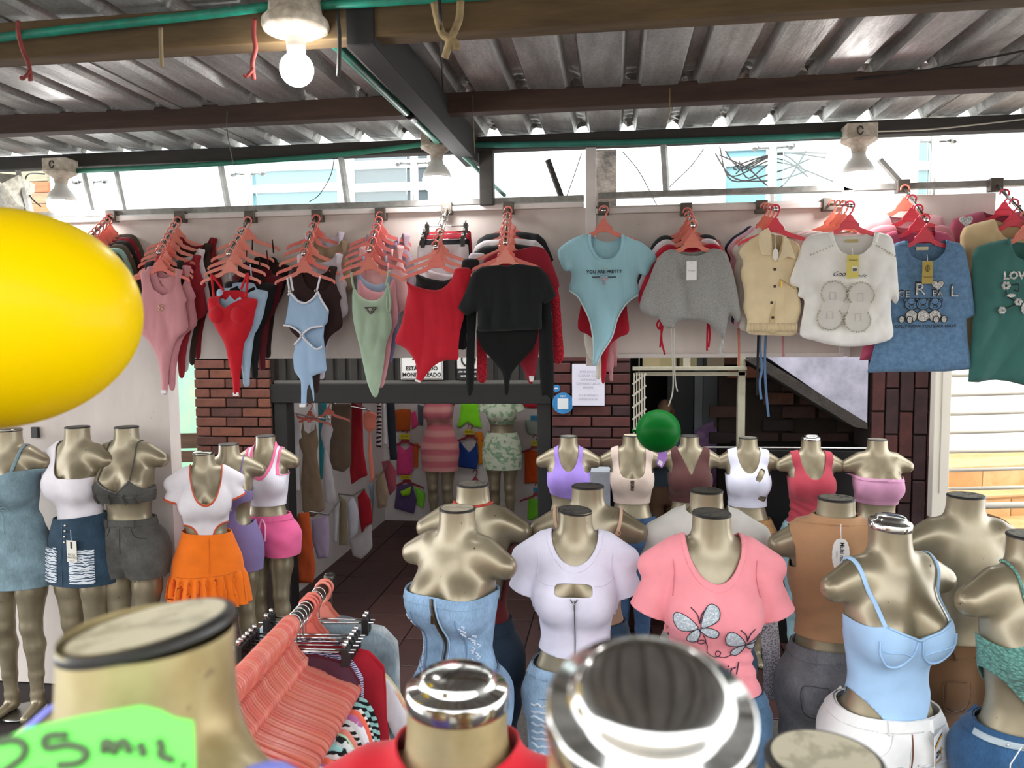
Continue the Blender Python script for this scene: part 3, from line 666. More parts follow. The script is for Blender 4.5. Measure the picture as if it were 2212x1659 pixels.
for a_, b_, nm in ((215, 520, 'before the white window'), (555, 880, 'before the slatted windows'), (1690, 2000, 'before the pale teal window')):
    xa, xb = xat(a_, 5.6, 400), xat(b_, 5.6, 400); tag(box('glass_panel', (xa, 5.58, 2.45), (xb, 5.592, 3.6), M_GLASS), 'clear glass railing panel ' + nm, 'glass panel')
a = PY(-80, 480, 5.5); b = PY(100, 340, 5.5); sw = thing('shutter_wall', 'striped orange and grey timber cladding above the balloon', 'cladding', (a.x, 5.5, 2.3)); nb = 11
for i in range(nb): box('plank', (0, 0, .03+i*.085), (b.x-a.x, .03, .03+i*.085+.08), noisy(['a58a6c', 'b4704c', '9a947c', 'c0805a'][i % 4], .8, .3, 8., stretch=(.5, 1, 6)), sw, .003)
pts = crop('F', [(-20, 372), (40, 378), (38, 395), (28, 410), (38, 440), (10, 455), (-20, 440)]); Yc = 3.85
mb = MB(); base = [PY(x, y, Yc) for x, y in pts]; cen = sum(base, Vector())/len(base); mb.v = base+[p+Vector((0, .12, -.03)) for p in base]+[cen+Vector((.02, -.06, .03)), cen+Vector((0, .16, 0))]; k = len(base)
mb.f = [(i, (i+1) % k, 2*k) for i in range(k)]+[(k+(i+1) % k, k+i, 2*k+1) for i in range(k)]+[(i, k+i, k+(i+1) % k, (i+1) % k) for i in range(k)]; cp = mb.obj('plastic_sheet', noisy('d8d2c2', .3, .4, 40., bump=.8, bdist=.02)); tag(cp, 'crumpled clear plastic sheet tucked above the balloon', 'plastic sheet')
# ---- alley with green wall and boards
struct(box('wall_alley', (-4.6, 7.3, 0), (-2.45, 7.4, 3.4), noisy('a9d49a', .9, .25, 3., hex2='8fc7b4', bump=.1)))
bd = thing('board_fence', 'rough brown timber boards closing the alley beside the white wall', 'fence', (xat(360, 5.3), 5.3, 0)); W_ = xat(436, 5.3)-xat(360, 5.3)
for i, (ya, yb2) in enumerate(((938, 970), (976, 1000), (1012, 1046), (1056, 1092), (1102, 1140), (1150, 1190), (1200, 1240), (1250, 1330))):
    MB().box((0, 0, zat(yb2, 5.3, 400)), (W_, .03, zat(ya, 5.3, 400)), Matrix.Rotation(-.03, 4, 'Y')).obj('board', noisy('5e4632', .8, .4, 6., stretch=(.4, 1, 5)), bd, False, .003)
# ---- brick piers
BR = [noisy('5c352a', .85, .35, 14., bump=.4), noisy('673c2f', .85, .35, 12., bump=.4), noisy('4f2f27', .85, .4, 16., bump=.4), noisy('704231', .85, .35, 12., bump=.4)]
BRD = [noisy('4c2724', .8, .35, 14., bump=.4), noisy('542b28', .8, .35, 12., bump=.4), noisy('382123', .8, .4, 16., bump=.4), noisy('442524', .8, .35, 12., bump=.4)]
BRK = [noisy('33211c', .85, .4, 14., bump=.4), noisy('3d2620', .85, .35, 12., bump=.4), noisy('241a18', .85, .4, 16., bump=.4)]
_bm = {}
def brick(parent, x0, x1, z0, z1, Y, mats, d=.03):
    k = (round(x1-x0, 3), round(z1-z0, 3), d)
    if k not in _bm: o = MB().box((-k[0]/2, -d, -k[1]/2), (k[0]/2, 0, k[1]/2)).obj('brick', mats[0], parent, False, .004); _bm[k] = o.data
    else:
        o = bpy.data.objects.new('brick', _bm[k]); C.objects.link(o); o.parent = parent; md = o.modifiers.new('bevel', 'BEVEL'); md.width = .004; md.segments = 1
    o.location = ((x0+x1)/2, Y+random.uniform(-.004, .003), (z0+z1)/2); o.material_slots[0].link = 'OBJECT'; o.material_slots[0].material = random.choice(mats)
def pier(name, xa, xb, z0, z1, ch, bl, mats, Y=YF, depth=.3, vertical=False, zlow=None):
    w_ = struct(box(name, (xa, Y, 0), (xb, Y+depth, z1), noisy('2c211d', .95, .3, 20.))); g = .005; row = 0
    if not vertical:
        z = z1
        while z > z0:
            x = xa-(bl/2 if row % 2 else 0)
            while x < xb-.01:
                a_, b_ = max(x, xa), min(x+bl, xb)
                if b_-a_ > .02: brick(w_, a_+g, b_-g, z-ch+g, z-g, Y, mats)
                x += bl
            z -= ch; row += 1
    else:
        x = xa
        while x < xb-.02:
            z = z1+(bl/2 if row % 2 else 0); xe = min(x+ch, xb)
            while z > z0:
                zt = min(z, z1)
                if zt-(z-bl) > .03: brick(w_, x+g, xe-g, z-bl+g, zt-g, Y, mats)
                z -= bl
            x += ch; row += 1
    return w_
pier('wall_pier_left', xat(424, YF, 850), xat(588, YF, 850), .95, 1.95, .0665, .23, BR)
pier('wall_pier_right', xat(1192, YF), xat(1362, YF), .9, 2.0, .0700, .26, BRD)
pier('wall_pier_gate', xat(1878, YF), xat(2012, YF), .5, 2.05, .083, .285, BRD, vertical=True)
# ---- roller shutter, beam and signs over the shop opening
xo0, xo1 = xat(592, YF, 850), xat(1190, YF, 850)
sh = thing('roller_shutter', 'dark grey ribbed roller shutter above the shop opening', 'shutter', (xo0, YF, 0)); M_SH = noisy('383634', .5, .2, 10., .4)
zs0, zs1 = zat(826, YF, 880), 2.0; box('backing', (0, .05, zs0), (xo1-xo0, .07, zs1), M_SH, sh)
k = 0; x = .02
while x < xo1-xo0-.05: box('rib', (x, .03, zs0), (x+.055, .05, zs1), M_SH, sh, .006); x += .085
box('bottom_rail', (0, .0, zs0-.012), (xo1-xo0, .04, zs0+.012), plain('6a6865', .5, .5), sh, .003)
tag(box('lintel_beam', (xo0-.02, YF-.02, zat(871, YF, 880)), (xo1, YF+.12, zs0-.012), noisy('0c0b0b', .6, .4, 10., stretch=(.5, 1, 6)), None, .004), 'black timber lintel beam over the shop opening', 'beam')
for xx, nm in ((xo0+.0, 'beside the brick pier and the tank-top mannequin'), (xo1-.09, 'next to the pier with the round blue stickers')): tag(box('door_jamb', (xx, YF-.01, 0), (xx+.09, YF+.12, zat(871, YF, 880)), noisy('0e0c0b', .6, .3, 8.), None, .004), 'black door jamb of the shop ' + nm, 'door jamb')
def sign(name, lab, x0, y0, x1, y1, Y, mat, cat='sign'):
    a = PY(x0, y1, Y); b = PY(x1, y0, Y); t_ = thing(name, lab, cat, ((a.x+b.x)/2, Y, a.z)); box('board', (-(b.x-a.x)/2, 0, 0), ((b.x-a.x)/2, .006, b.z-a.z), mat, t_, .001); return t_, b.x-a.x, b.z-a.z
t_, W_, H_ = sign('security_sign', 'white notice lettered esta siendo monitoreado above the shop opening', 866, 745, 956, 820, YF-.012, plain('e4e2de', .6))
for z, tx in ((.32, 'ESTÁ SIENDO'), (.14, 'MONITOREADO'), (.62, 'SONRÍA')): lettering('sign_lettering', tx, .036, upright((0, -.002, H_*z)), plain('141414'), t_, bold=.0012)
for (a_, b_) in (((-.48, .04), (.48, .04)), ((.48, .04), (.48, .97)), ((.48, .97), (-.48, .97)), ((-.48, .97), (-.48, .04))): tube('border', [(a_[0]*W_, -.001, a_[1]*H_), (b_[0]*W_, -.001, b_[1]*H_)], .0015, plain('141414'), t_, 5)
t_, W_, H_ = sign('mask_sign', 'small mask-required notice with a black text band', 988, 750, 1036, 818, YF-.012, plain('dedcd8', .6)); box('text_band', (-W_/2, -.002, 0), (W_/2, 0, H_*.32), plain('171717'), t_)
for z, tx in ((.22, 'USO OBLIGATORIO'), (.08, 'DE TAPABOCA')): lettering('sign_lettering', tx, .0155, upright((0, -.0035, H_*z)), plain('f0f0f0'), t_, bold=.0003)
MB().tube([(.045*math.cos(a), -.002, H_*.62+.045*math.sin(a)) for a in np.linspace(0, 2*PI, 24)[:-1]], .006, 6, True).obj('ring', plain('1a1a1a'), t_, True)
t_, W_, H_ = sign('paper_notice', 'white paper notice in a plastic sleeve taped to the brick pier', 1236, 787, 1306, 876, YF-.05, plain('d6d4e2', .35), 'notice')
for i, tx in enumerate(('ESTE LOCAL', 'CUENTA CON', 'SISTEMA DE', 'CAMARAS LAS 24', 'HORAS', '', 'ESTA SIENDO', 'SUPERVISADA')): 
    if tx: lettering('notice_lettering', tx, .02, upright((0, -.002, H_*(.82-i*.095))), plain('aeabb6'), t_)
for (px, py, r_), nm in (((1216, 871, 23), 'large'), ((1202, 839, 8), 'small')):
    c = PY(px, py, YF-.04); R_ = r_*5/FPX; t_ = thing('sticker', nm + ' round blue sticker on the brick pier', 'sticker', c); MB().lathe([(R_, -.001), (R_, .001)], 32, Matrix.Rotation(PI/2, 4, 'X')).obj('disc', noisy('2f7fb8', .35, .4, 30.), t_)
    box('label_patch', (-R_*.5, -.003, -R_*.55 if nm == 'large' else -R_*.2), (R_*.5, -.0012, R_*.45 if nm == 'large' else R_*.2), plain('d2d6d8', .5), t_)
    if nm == 'large': lettering('sticker_lettering', 'aqui', .022, upright((.0, -.002, R_*.7)), plain('d8e8f4'), t_, shear=.2)
# ---- shop interior
M_IN = noisy('cfc8c6', .85, .12, 2., bump=.05)
xi0, xi1 = -2.40, -.30
struct(box('wall_interior_left', (xi0-.1, YF+.3, 0), (xi0, 7.8, 2.26), M_IN)); struct(box('wall_interior_back', (xi0-.1, 7.8, 0), (xi1+.1, 7.9, 2.26), M_IN)); struct(box('wall_interior_right', (xi1, YF+.1, 0), (xi1+.1, 7.8, 2.26), M_IN))
tl = thing('shop_fill_lamp', 'added fill lamp, unseen under the shop ceiling', 'lamp', (-1.3, 6.3, 2.2)); MB().lathe([(.018, -.5), (.018, .5)], 12, Matrix.Rotation(PI/2, 4, 'Y')).obj('tube', plain('ffffff', .4, 0, 9.0), tl, True); box('fitting', (-.52, -.03, .02), (.52, .03, .06), plain('d8d8d6', .5), tl)  # unseen fill lamp with its fitting, added to brighten the dim shop interior
# ---- doorway beside the shop
xd0, xd1 = xat(1366, YF, 850), xat(1612, YF, 850); M_FR = noisy('a59f8c', .6, .2, 8.)
dr = thing('door_frame', 'cream metal door frame with transom next to the brick pier', 'door frame', (xd0, YF, 0)); Wd = xd1-xd0
zt1 = zat(808, YF, 1490); zt0 = zat(795, YF, 1490)
box('transom_bar', (0, -.02, zat(800, YF, 1490)), (Wd, .05, zat(792, YF, 1490)), M_FR, dr, .003); box('head_bar', (.02, 0, zat(812, YF, 1490)), (Wd, .06, zat(803, YF, 1490)), M_FR, dr, .003)
for x in (0, .45*Wd, Wd-.05): box('upright', (x+(.04 if x == 0 else 0), 0, zt0 if 0 < x < Wd-.06 else 0), (x+.045, .06, 2.05), M_FR, dr, .003)
for i, x in enumerate((.05, .2, .38, .62)): box('transom_panel', (x*Wd+.03, .03, zt0+.005), ((x+.15)*Wd+.03, .04, 2.03), plain(['8d8060', '7f7450', '6f6648', '4c4030'][i], .6), dr)
gt = thing('folding_gate', 'white concertina gate folded against the brick pier', 'gate', (xd0-.0, YF-.04, 0))
for i in range(5): MB().bar((.01+i*.016, -.01-i*.006, 1.0), (.01+i*.016, -.01-i*.006, 1.72), .008, .02).obj('bar', plain('b8b2a4', .5), gt)
for i in range(9): MB().bar((.0, -.03, 1.05+i*.075), (.085, -.03, 1.12+i*.075), .005, .012).obj('lattice_strip', plain('b8b2a4', .5), gt)
struct(box('wall_fitting_back', (xi1+.1, 7.0, 0), (1.8, 7.1, 2.26), plain('2a2a2e', .7))); struct(box('wall_fitting_right', (xd1+.35, YF+.5, 0), (xd1+.4, 7.0, 2.26), plain('3a3836', .7)))
cu = thing('curtain_panels', 'pale blue-grey sliding door panels inside the doorway', 'door', (xat(1500, 6.2, 900), 6.2, 0)); Wc = xat(1606, 6.2, 900)-xat(1500, 6.2, 900)
for i, (a_, b_, cc) in enumerate(((0, .18, 'b6c2ca'), (.18, .68, '96a0a6'), (.68, 1, 'b2bec6'))): box('panel', (a_*Wc, .01*(i % 2), 0), (b_*Wc-.004, .03+.01*(i % 2), 2.2), plain(cc, .4), cu, .002)
tag(box('cabinet', (xat(1440, 6.3, 900), 6.25, 0), (xat(1497, 6.3, 900), 6.3, 2.2), plain('3c444c', .4), None, .004), 'dark grey cabinet panel inside the doorway', 'cabinet')
# ---- dark recess under the stair
xs0, xs1 = xat(1612, YF, 850), xat(1876, YF, 850)
wr_ = struct(box('wall_recess', (xs0-.1, 5.5, 0), (xs1+.25, 5.6, 2.26), noisy('2a211d', .95, .3, 20.)))
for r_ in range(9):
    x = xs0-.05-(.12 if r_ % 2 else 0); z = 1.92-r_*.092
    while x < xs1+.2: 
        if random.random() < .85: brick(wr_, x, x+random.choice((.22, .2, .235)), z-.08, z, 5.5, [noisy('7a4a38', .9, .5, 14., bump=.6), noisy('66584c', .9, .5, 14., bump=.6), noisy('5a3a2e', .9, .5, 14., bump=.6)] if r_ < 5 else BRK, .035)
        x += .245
def poly_solid(name, pts, Y, depth, mat):
    return mesh_obj(name, *(lambda m: (m.v, m.f))(MB().prism([(p.x, p.z) for p in [PY(x, y, Y) for x, y in pts]][::-1], Y, Y+depth)), mat)
struct(poly_solid('stair_side', [(1640, 760), (1876, 760), (1873, 917), (1850, 905)], YF-.05, .3, noisy('b9b6c6', .85, .25, 5., hex2='8c8a98', bump=.2)))
struct(poly_solid('stair_stringer', [(1612, 778), (1640, 770), (1874, 914), (1874, 927), (1845, 922)], YF-.08, .4, noisy('3c3631', .95, .5, 12., bump=.8, bdist=.02)))
tag(tube('hanging_rod', [PY(1518, 966, 4.85), PY(1872, 968, 4.85)], .005, plain('d8d6d0', .3, .6), None, 10), 'thin bright horizontal rod behind the crop-top mannequins', 'rod')
tag(box('black_cabinet', (xat(1590, 5.1, 1000), 4.95, 0), (xs1, 5.35, zat(972, 4.95, 1700)), plain('0f0e0e', .4), None, .006), 'black cabinet under the stair behind the crop-top mannequins', 'cabinet')
tag(box('white_crate', (xat(1276, 4.85, 1050), 4.8, 0), (xat(1318, 4.85, 1050), 4.98, zat(1018, 4.8, 1290)), noisy('b4b8be', .6), None, .006), 'white board box between the violet and beige tops', 'box')
# ---- gate and tiled stair
Yg = 4.88; xg = xat(2014, Yg, 950); g_ = thing('white_gate', 'cream steel gate with round horizontal bars before the stairs', 'gate', (xg, Yg, 0)); M_GATE = plain('d9d2c4', .45)
box('post', (0, -.02, zat(1118, Yg, 2020)), (xat(2049, Yg, 950)-xg, .05, 2.25), M_GATE, g_, .004); box('post_groove', (.035, -.024, 1.0), (.04, -.018, 2.2), plain('a8a294', .5), g_)
for ya, yb2 in ((758, 752), (811, 806), (854, 848), (895, 889), (935, 929), (976, 972), (1016, 1011), (1056, 1052), (1094, 1090)):
    a = PY(2048, ya, Yg); b = PY(2240, yb2, Yg); MB().tube([a-Vector((xg, Yg, 0)), b+(b-a)*1.6-Vector((xg, Yg, 0))], .011 if ya < 1090 else .02, 12).obj('bar', M_GATE, g_, True)
xe_ = b.x+(b.x-a.x)*1.6-xg; box('post', (xe_-.02, -.02, .2), (xe_+.08, .05, 2.25), M_GATE, g_, .004)
struct(box('wall_stairwell_back', (xg+.05, 7.3, 0), (4.6, 7.4, 4.0), plain('f1ece4', .8))); struct(box('wall_stairwell_left', (xg-.05, YF+.35, 0), (xg+.05, 7.3, 4.0), plain('ece6dc', .8)))
st = thing('tiled_stair', 'tan stone-tiled staircase behind the white gate', 'stairs', (3.25, 5.35, 0)); M_STN = [noisy('b58752', .5, .4, 9., hex2='cfae7e', bump=.1), noisy('a8763f', .5, .4, 8., hex2='c39c66', bump=.1)]
for i in range(4):
    Ms = Matrix.Translation((-.05, -.1, 0)) @ Matrix.Rotation(.3, 4, 'Z'); z = .52+i*.155; y = i*.26
    MB().box((-.75, y, z-.155), (.9, 1.5, z-.006), Ms).obj('riser', M_STN[1], st); MB().box((-.75, y-.02, z-.006), (.9, y+.29, z+.012), Ms).obj('tread', M_STN[0], st, False, .004)
    for k in range(4): MB().box((-.75+k*.42, y-.004, z-.15), (-.75+k*.42+.412, y, z-.02), Ms).obj('riser_tile', M_STN[(k+i) % 2], st)
MB().box((-.75, -.05, 0), (.9, .1, .37), Matrix.Translation((-.05, -.1, 0)) @ Matrix.Rotation(.3, 4, 'Z')).obj('base_block', M_STN[1], st)
# ================================================================ clothes hanging from the panel
def cloth(name, polys, mat, hook, Y, cuts=(), T=.014, A=.009, fx=60., seed=0, h=.0085, tag_='F', R=.06, smooth=True, back=True):
    """cloth from an outline traced in picture pixels at depth Y, in coordinates about the hook point; front and back layers meet at the outline"""
    def tr(pl):
        w_ = [PY(x, y, Y) for x, y in crop(tag_, pl)]; return [(p.x-hook.x, p.z-hook.z) for p in w_]
    out = tr(polys)
    if smooth: out = [(p.x, p.z) for p in spline([(x, 0, z) for x, z in out], 3, True)]
    cu = [tr(c) for c in cuts]; rs = np.random.RandomState(seed); V = []; Q = []
    for side in ((-1, 1) if back else (-1,)):
        v, q = polygrid(out, h, cu if side < 0 else ())
        d = v[:, 2]; t = np.clip(d/R, 0, 1); pr = T*np.sqrt(t*(2-t)); f = 0
        for k in range(4):
            a = fx*rs.uniform(.5, 1.5); sl = rs.uniform(-.5, .5); f = f+1.0-1.6*np.abs(np.sin(v[:, 0]*a*.5+v[:, 1]*a*sl*.4+1.2*np.sin(v[:, 1]*7+k)+rs.uniform(0, 6)))**.8
        x0 = v[:, 1].max()-v[:, 1]; y = side*pr*(1 if side < 0 else .6)+A*f/3*np.clip(d/.02, 0, 1)*np.clip(.35+x0*2.5, 0, 1)
        b = len(V); V += [(p[0], yy, p[1]) for p, yy in zip(v, y)]; Q += [tuple(b+i for i in (fc if side < 0 else fc[::-1])) for fc in q]
    return mesh_obj(name, V, Q, mat, None, True)
M_HG = [mat_plastic(c) for c in ('f08a74', 'f07a6c', 'f39482', 'e98070')]; M_HR = [mat_plastic(c) for c in ('ee4058', 'f05464', 'f3807a')]
def hanger_parts():
    out = [(-.010, -.040), (-.016, -.055), (-.036, -.078), (-.040, -.092), (-.075, -.108), (-.120, -.124), (-.150, -.137), (-.159, -.150), (-.156, -.160), (-.149, -.157), (-.146, -.149), (-.110, -.137), (-.070, -.125), (-.045, -.118), (-.030, -.106), (-.012, -.100)]
    poly = out+[(-x, z) for x, z in out[::-1]]; v, q = polygrid([(p.x, p.z) for p in spline([(x, 0, z) for x, z in poly], 2, True)], .006)
    V = [(p[0], -.0035, p[1]) for p in v]+[(p[0], .0035, p[1]) for p in v]; k = len(v); Q = [tuple(f) for f in q]+[tuple(k+i for i in f[::-1]) for f in q]
    ec = {}
    for f in q:
        for i in range(len(f)): e = (f[i], f[(i+1) % len(f)]); ec[e] = 1
    for a, b in ec:
        if (b, a) not in ec: Q.append((b, a, k+a, k+b))
    me1 = mesh_obj('bow', V, Q, M_HG[0]).data
    hk = [(.019*math.cos(a), 0, .019*math.sin(a)) for a in np.linspace(PI*1.06, -PI*.25, 14)]+[(.010, 0, -.026), (.002, 0, -.034), (0, 0, -.044)]
    mb = MB().tube(hk, .0042, 8); me2 = mb.obj('hook', M_HG[0], None, True).data
    rim = [(x, 0, z) for x, z in [(-.036, -.079), (-.02, -.072), (0, -.070), (.02, -.072), (.036, -.079), (.038, -.091), (.02, -.097), (0, -.098), (-.02, -.097), (-.038, -.091)]]
    me3 = MB().tube(rim, .0042, 6, True).obj('plate_rim', M_HG[0], None, True).data
    for o in list(bpy.data.objects):
        if o.data in (me1, me2, me3): bpy.data.objects.remove(o)
    return me1, me2, me3
HME = hanger_parts()
def hanger(label, p, mat, rotz=0, group=None, sc=1.0):
    t_ = thing('hanger', label, 'hanger', p, rotz, group, sc)
    for nm, me in zip(('bow', 'hook', 'plate_rim'), HME): inst(nm, me, t_, mat)
    return t_
SHAPES = {}
def strapline(o, tag_, pts, hook, Y, mat, r=.004, name='strap', dy=-.012):
    pp = [PY(x, y, Y) for x, y in crop(tag_, pts)]; return tube(name, spline([(p.x-hook.x, dy, p.z-hook.z) for p in pp], 4), (.0015, r), mat, o, 6, flat=Vector((0, 1, 0)))
def loc(tag_, pt, hook, Y):
    p = PY(*crop(tag_, [pt])[0], Y); return (p.x-hook.x, p.z-hook.z)
class Rod:
    def __init__(s, lab, back, front, Yf=None, plain_rod=False):
        s.b = PY(*back, YP-.03)
        if Yf is None: d = ray(*front); Yf = max(3.36, min(3.72, s.b.x*d.y/d.x))
        s.f = PY(*front, Yf); s.Y = Yf; s.lab = lab
        t_ = thing('hook_arm', 'steel display arm ' + lab, 'display arm', s.b)
        e = s.f-s.b; tube('arm', [Vector((0, 0, 0)), e*1.04], .0065, plain('77726c', .3, .9), t_, 10); MB().box((-.028, -.012, -.03), (.028, .035, .03)).obj('bracket', noisy('5e564f', .5, .3, 20., .6), t_, False, .003)
        tube('stopper', [e*1.03, e*1.07], .010, M_CHROME, t_, 10)
        for i, k in enumerate((.3, .55, .8)): tube('peg', [e*k, e*k+Vector((0, -.004, .018))], .004, plain('77726c', .3, .9), t_, 6)
    def at(s, k): return s.b.lerp(s.f, k)
def front_piece(rod, name, label, cat, short, shape, polys, tag_, mat, cuts=(), hm=None, **k):
    hook = rod.f; o = cloth(name, polys, mat, hook, rod.Y, cuts, tag_=tag_, seed=len(SHAPES)+1, **k); o.location = hook; tag(o, label, cat); SHAPES[shape] = o.data
    hanger('plastic hanger carrying the ' + short, hook, hm or M_HG[len(SHAPES) % 4], 0); return o
def behind(rod, k, name, label, cat, short, shape, mat, dx=0.0, rz=0.0, hm=None, sc=(1, 1, 1), dz=0.0, hang_=True):
    p = rod.at(k); o = bpy.data.objects.new(name, SHAPES[shape]); C.objects.link(o); o.location = p+Vector((dx, 0, dz)); o.rotation_euler = (0, 0, rz); o.scale = sc
    o.material_slots[0].link = 'OBJECT'; o.material_slots[0].material = mat; tag(o, label, cat)
    if hang_: hanger('plastic hanger carrying the ' + short, p, hm or random.choice(M_HG), rz+random.uniform(-.06, .06))
    return o
fb = fabric
def crotch_tab(o, tag_, pts, hook, Y, name='crotch_tab'):
    pp = [loc(tag_, p, hook, Y) for p in pts]; MB().prism(pp[::-1], -.016, -.006).obj(name, plain('e6e2e4', .8), o, False, .002)
# -- rod 2: pink tank
R2 = Rod('holding the pink tank bodysuits', (388, 468), (345, 543))
o = front_piece(R2, 'tank_bodysuit', 'dusty pink ribbed tank bodysuit with a tiny rhinestone motif', 'bodysuit', 'dusty pink tank bodysuit', 'tankbody',
    [(434, 560), (470, 543), (507, 533), (530, 572), (600, 605), (680, 580), (703, 533), (735, 536), (757, 545), (742, 620), (760, 700), (790, 770), (778, 800), (790, 880), (798, 990), (720, 1060), (680, 1150), (650, 1320), (640, 1478), (603, 1478), (590, 1350), (560, 1200), (500, 1090), (430, 1010), (428, 880), (447, 700)], 'A4', fb('d08f94', 'rib'),
    [[(512, 520), (512, 600), (545, 690), (620, 738), (690, 710), (722, 640), (703, 520), (600, 500)]])
crotch_tab(o, 'A4', [(602, 1455), (640, 1455), (642, 1482), (602, 1482)], R2.f, R2.Y)
x, z = loc('A4', (608, 830), R2.f, R2.Y); MB().tube([(x+.012*math.sin(2*a), -.020, z+.014*math.sin(a)) for a in np.linspace(0, 6.28, 24)[:-1]], .0022, 5, True).obj('rhinestone_motif', plain('c8a884', .25, .7), o, True)
behind(R2, .90, 'tank_bodysuit', 'second pink tank bodysuit directly behind the front pink one', 'bodysuit', 'second pink tank bodysuit', 'tankbody', fb('c98890'), .03, .12)
behind(R2, .76, 'tank_bodysuit', 'black tank bodysuit behind the pink ones, its leg edge showing', 'bodysuit', 'black tank bodysuit', 'tankbody', fb('201d1e'), -.012, -.1, dz=.0)
behind(R2, .60, 'tank_bodysuit', 'crimson tank bodysuit behind the pink ones', 'bodysuit', 'crimson tank bodysuit', 'tankbody', fb('9c2733'), .05, .2)
behind(R2, .44, 'tank_bodysuit', 'white tank bodysuit behind the crimson one', 'bodysuit', 'white tank bodysuit', 'tankbody', fb('d9d0d2'), .055, .2)
behind(R2, .28, 'tank_bodysuit', 'dark olive-brown tank bodysuit at the wall end behind the pink ones', 'bodysuit', 'dark brown tank bodysuit', 'tankbody', fb('382a22'), .075, .25)
behind(R2, .12, 'tank_bodysuit', 'deep red tank bodysuit nearest the wall behind the pink ones', 'bodysuit', 'deep red tank bodysuit', 'tankbody', fb('7c1c24'), .09, .25)
# -- rod 3: red bra bodysuit
R3 = Rod('holding the red cup bodysuit', (540, 468), (496, 545))
RED = fb('bf1524')
o = front_piece(R3, 'cup_bodysuit', 'bright red bodysuit with moulded cups and double straps', 'bodysuit', 'bright red cup bodysuit', 'cupbody',
    [(950, 765), (990, 742), (1058, 735), (1075, 700), (1215, 700), (1245, 745), (1300, 757), (1330, 775), (1310, 860), (1290, 960), (1250, 1060), (1225, 1110), (1205, 1280), (1193, 1400), (1190, 1490), (1150, 1495), (1140, 1400), (1110, 1250), (1080, 1110), (1010, 980), (965, 870)], 'A4', RED,
    [[(1058, 690), (1052, 785), (1080, 820), (1100, 835), (1150, 800), (1248, 750), (1235, 680)]], T=.03)
for pts in ([(985, 570), (995, 660), (1003, 745)], [(990, 580), (1035, 640), (1080, 700)], [(1262, 565), (1258, 660), (1250, 750)], [(1255, 575), (1235, 630), (1210, 692)]): strapline(o, 'A4', pts, R3.f, R3.Y, RED, .007)
for cx in (1035, 1200): 
    x, z = loc('A4', (cx, 870), R3.f, R3.Y); v, q = surfnet(lambda a, b, c: np.sqrt((a/.044)**2+(b/.03)**2+(c/.046)**2)*.03-.03, (-.056, -.04, -.056), (.056, .04, .056), .008); to_obj('cup', v+np.array([x, -.018, z-.01]), q, RED, o)
crotch_tab(o, 'A4', [(1150, 1475), (1190, 1472), (1192, 1500), (1152, 1500)], R3.f, R3.Y)
bh = [(.8, 'light blue bodysuit tail showing behind the red cup bodysuit', 'a9c2d8', .03, .1, 'light blue bodysuit behind red'), (.62, 'black strappy bodysuit behind the red cup bodysuit', '161314', .055, .18, 'black strappy bodysuit'), (.42, 'maroon strappy bodysuit behind the red cup bodysuit', '5c1620', .075, .2, 'maroon strappy bodysuit'), (.12, 'dark brown long strappy bodysuit nearest the wall behind the red one', '2c1b18', .075, .2, 'dark brown strappy bodysuit')]
for k, l_, cc, dx, rz, sh_ in bh:
    q_ = behind(R3, k, 'strappy_bodysuit', l_, 'bodysuit', sh_, 'cupbody', fb(cc), dx, rz, hm=M_HG[2])
    for sg in (-.045, .055): tube('strap', [(sg, -.01, -.10), (sg*1.1, -.012, -.17)], (.0015, .004), fb(cc), q_, 6, flat=Vector((0, 1, 0)))
# -- rod 4: pale blue cut-out bodysuit
R4 = Rod('holding the pale blue cut-out bodysuit', (685, 466), (657, 545))
LB = fb('a3bfdd', 'rib'); WH = fb('e6e2ea')
o = front_piece(R4, 'cutout_bodysuit', 'pale blue bodysuit with white edging, waist cut-out and front ring', 'bodysuit', 'pale blue cut-out bodysuit', 'cutbody',
    [(1572, 735), (1590, 712), (1640, 770), (1700, 790), (1760, 755), (1798, 705), (1820, 760), (1875, 850), (1862, 940), (1838, 970), (1832, 1050), (1840, 1130), (1850, 1230), (1858, 1310), (1800, 1330), (1745, 1350), (1760, 1480), (1776, 1640), (1768, 1640), (1745, 1480), (1722, 1395), (1705, 1460), (1700, 1580), (1660, 1580), (1662, 1480), (1660, 1385), (1608, 1310), (1598, 1210), (1618, 1110), (1672, 1038), (1640, 990), (1590, 972), (1537, 962), (1556, 850)], 'A4', LB,
    [[(1690, 1035), (1745, 988), (1828, 978), (1820, 1120), (1785, 1138), (1730, 1090)]], smooth=False)
for pts in ([(1585, 712), (1640, 775), (1700, 795), (1760, 760), (1798, 705)], [(1798, 705), (1825, 770), (1878, 852)], [(1537, 962), (1600, 975), (1672, 1036), (1618, 1110)], [(1680, 1030), (1745, 982), (1838, 970)], [(1680, 1050), (1735, 1105), (1785, 1145), (1830, 1125)], [(1572, 735), (1582, 700), (1565, 600)], [(1610, 700), (1600, 650), (1590, 590)], [(1790, 700), (1805, 640), (1815, 590)]): strapline(o, 'A4', pts, R4.f, R4.Y, WH, .0055, 'white_edging', -.017)
for c_ in ((1676, 1036), (1586, 705), (1786, 700)):
    x, z = loc('A4', c_, R4.f, R4.Y); MB().tube([(x+.007*math.cos(a), -.021, z+.007*math.sin(a)) for a in np.linspace(0, 2*PI, 14)[:-1]], .0018, 6, True).obj('ring', M_CHROME, o, True)
crotch_tab(o, 'A4', [(1656, 1560), (1700, 1560), (1700, 1585), (1656, 1585)], R4.f, R4.Y)
behind(R4, .78, 'tank_bodysuit', 'dark brown bodysuit with white edge behind the pale blue cut-out one', 'bodysuit', 'dark brown bodysuit behind pale blue', 'tankbody', fb('33211f'), .03, .14, dz=-.02)
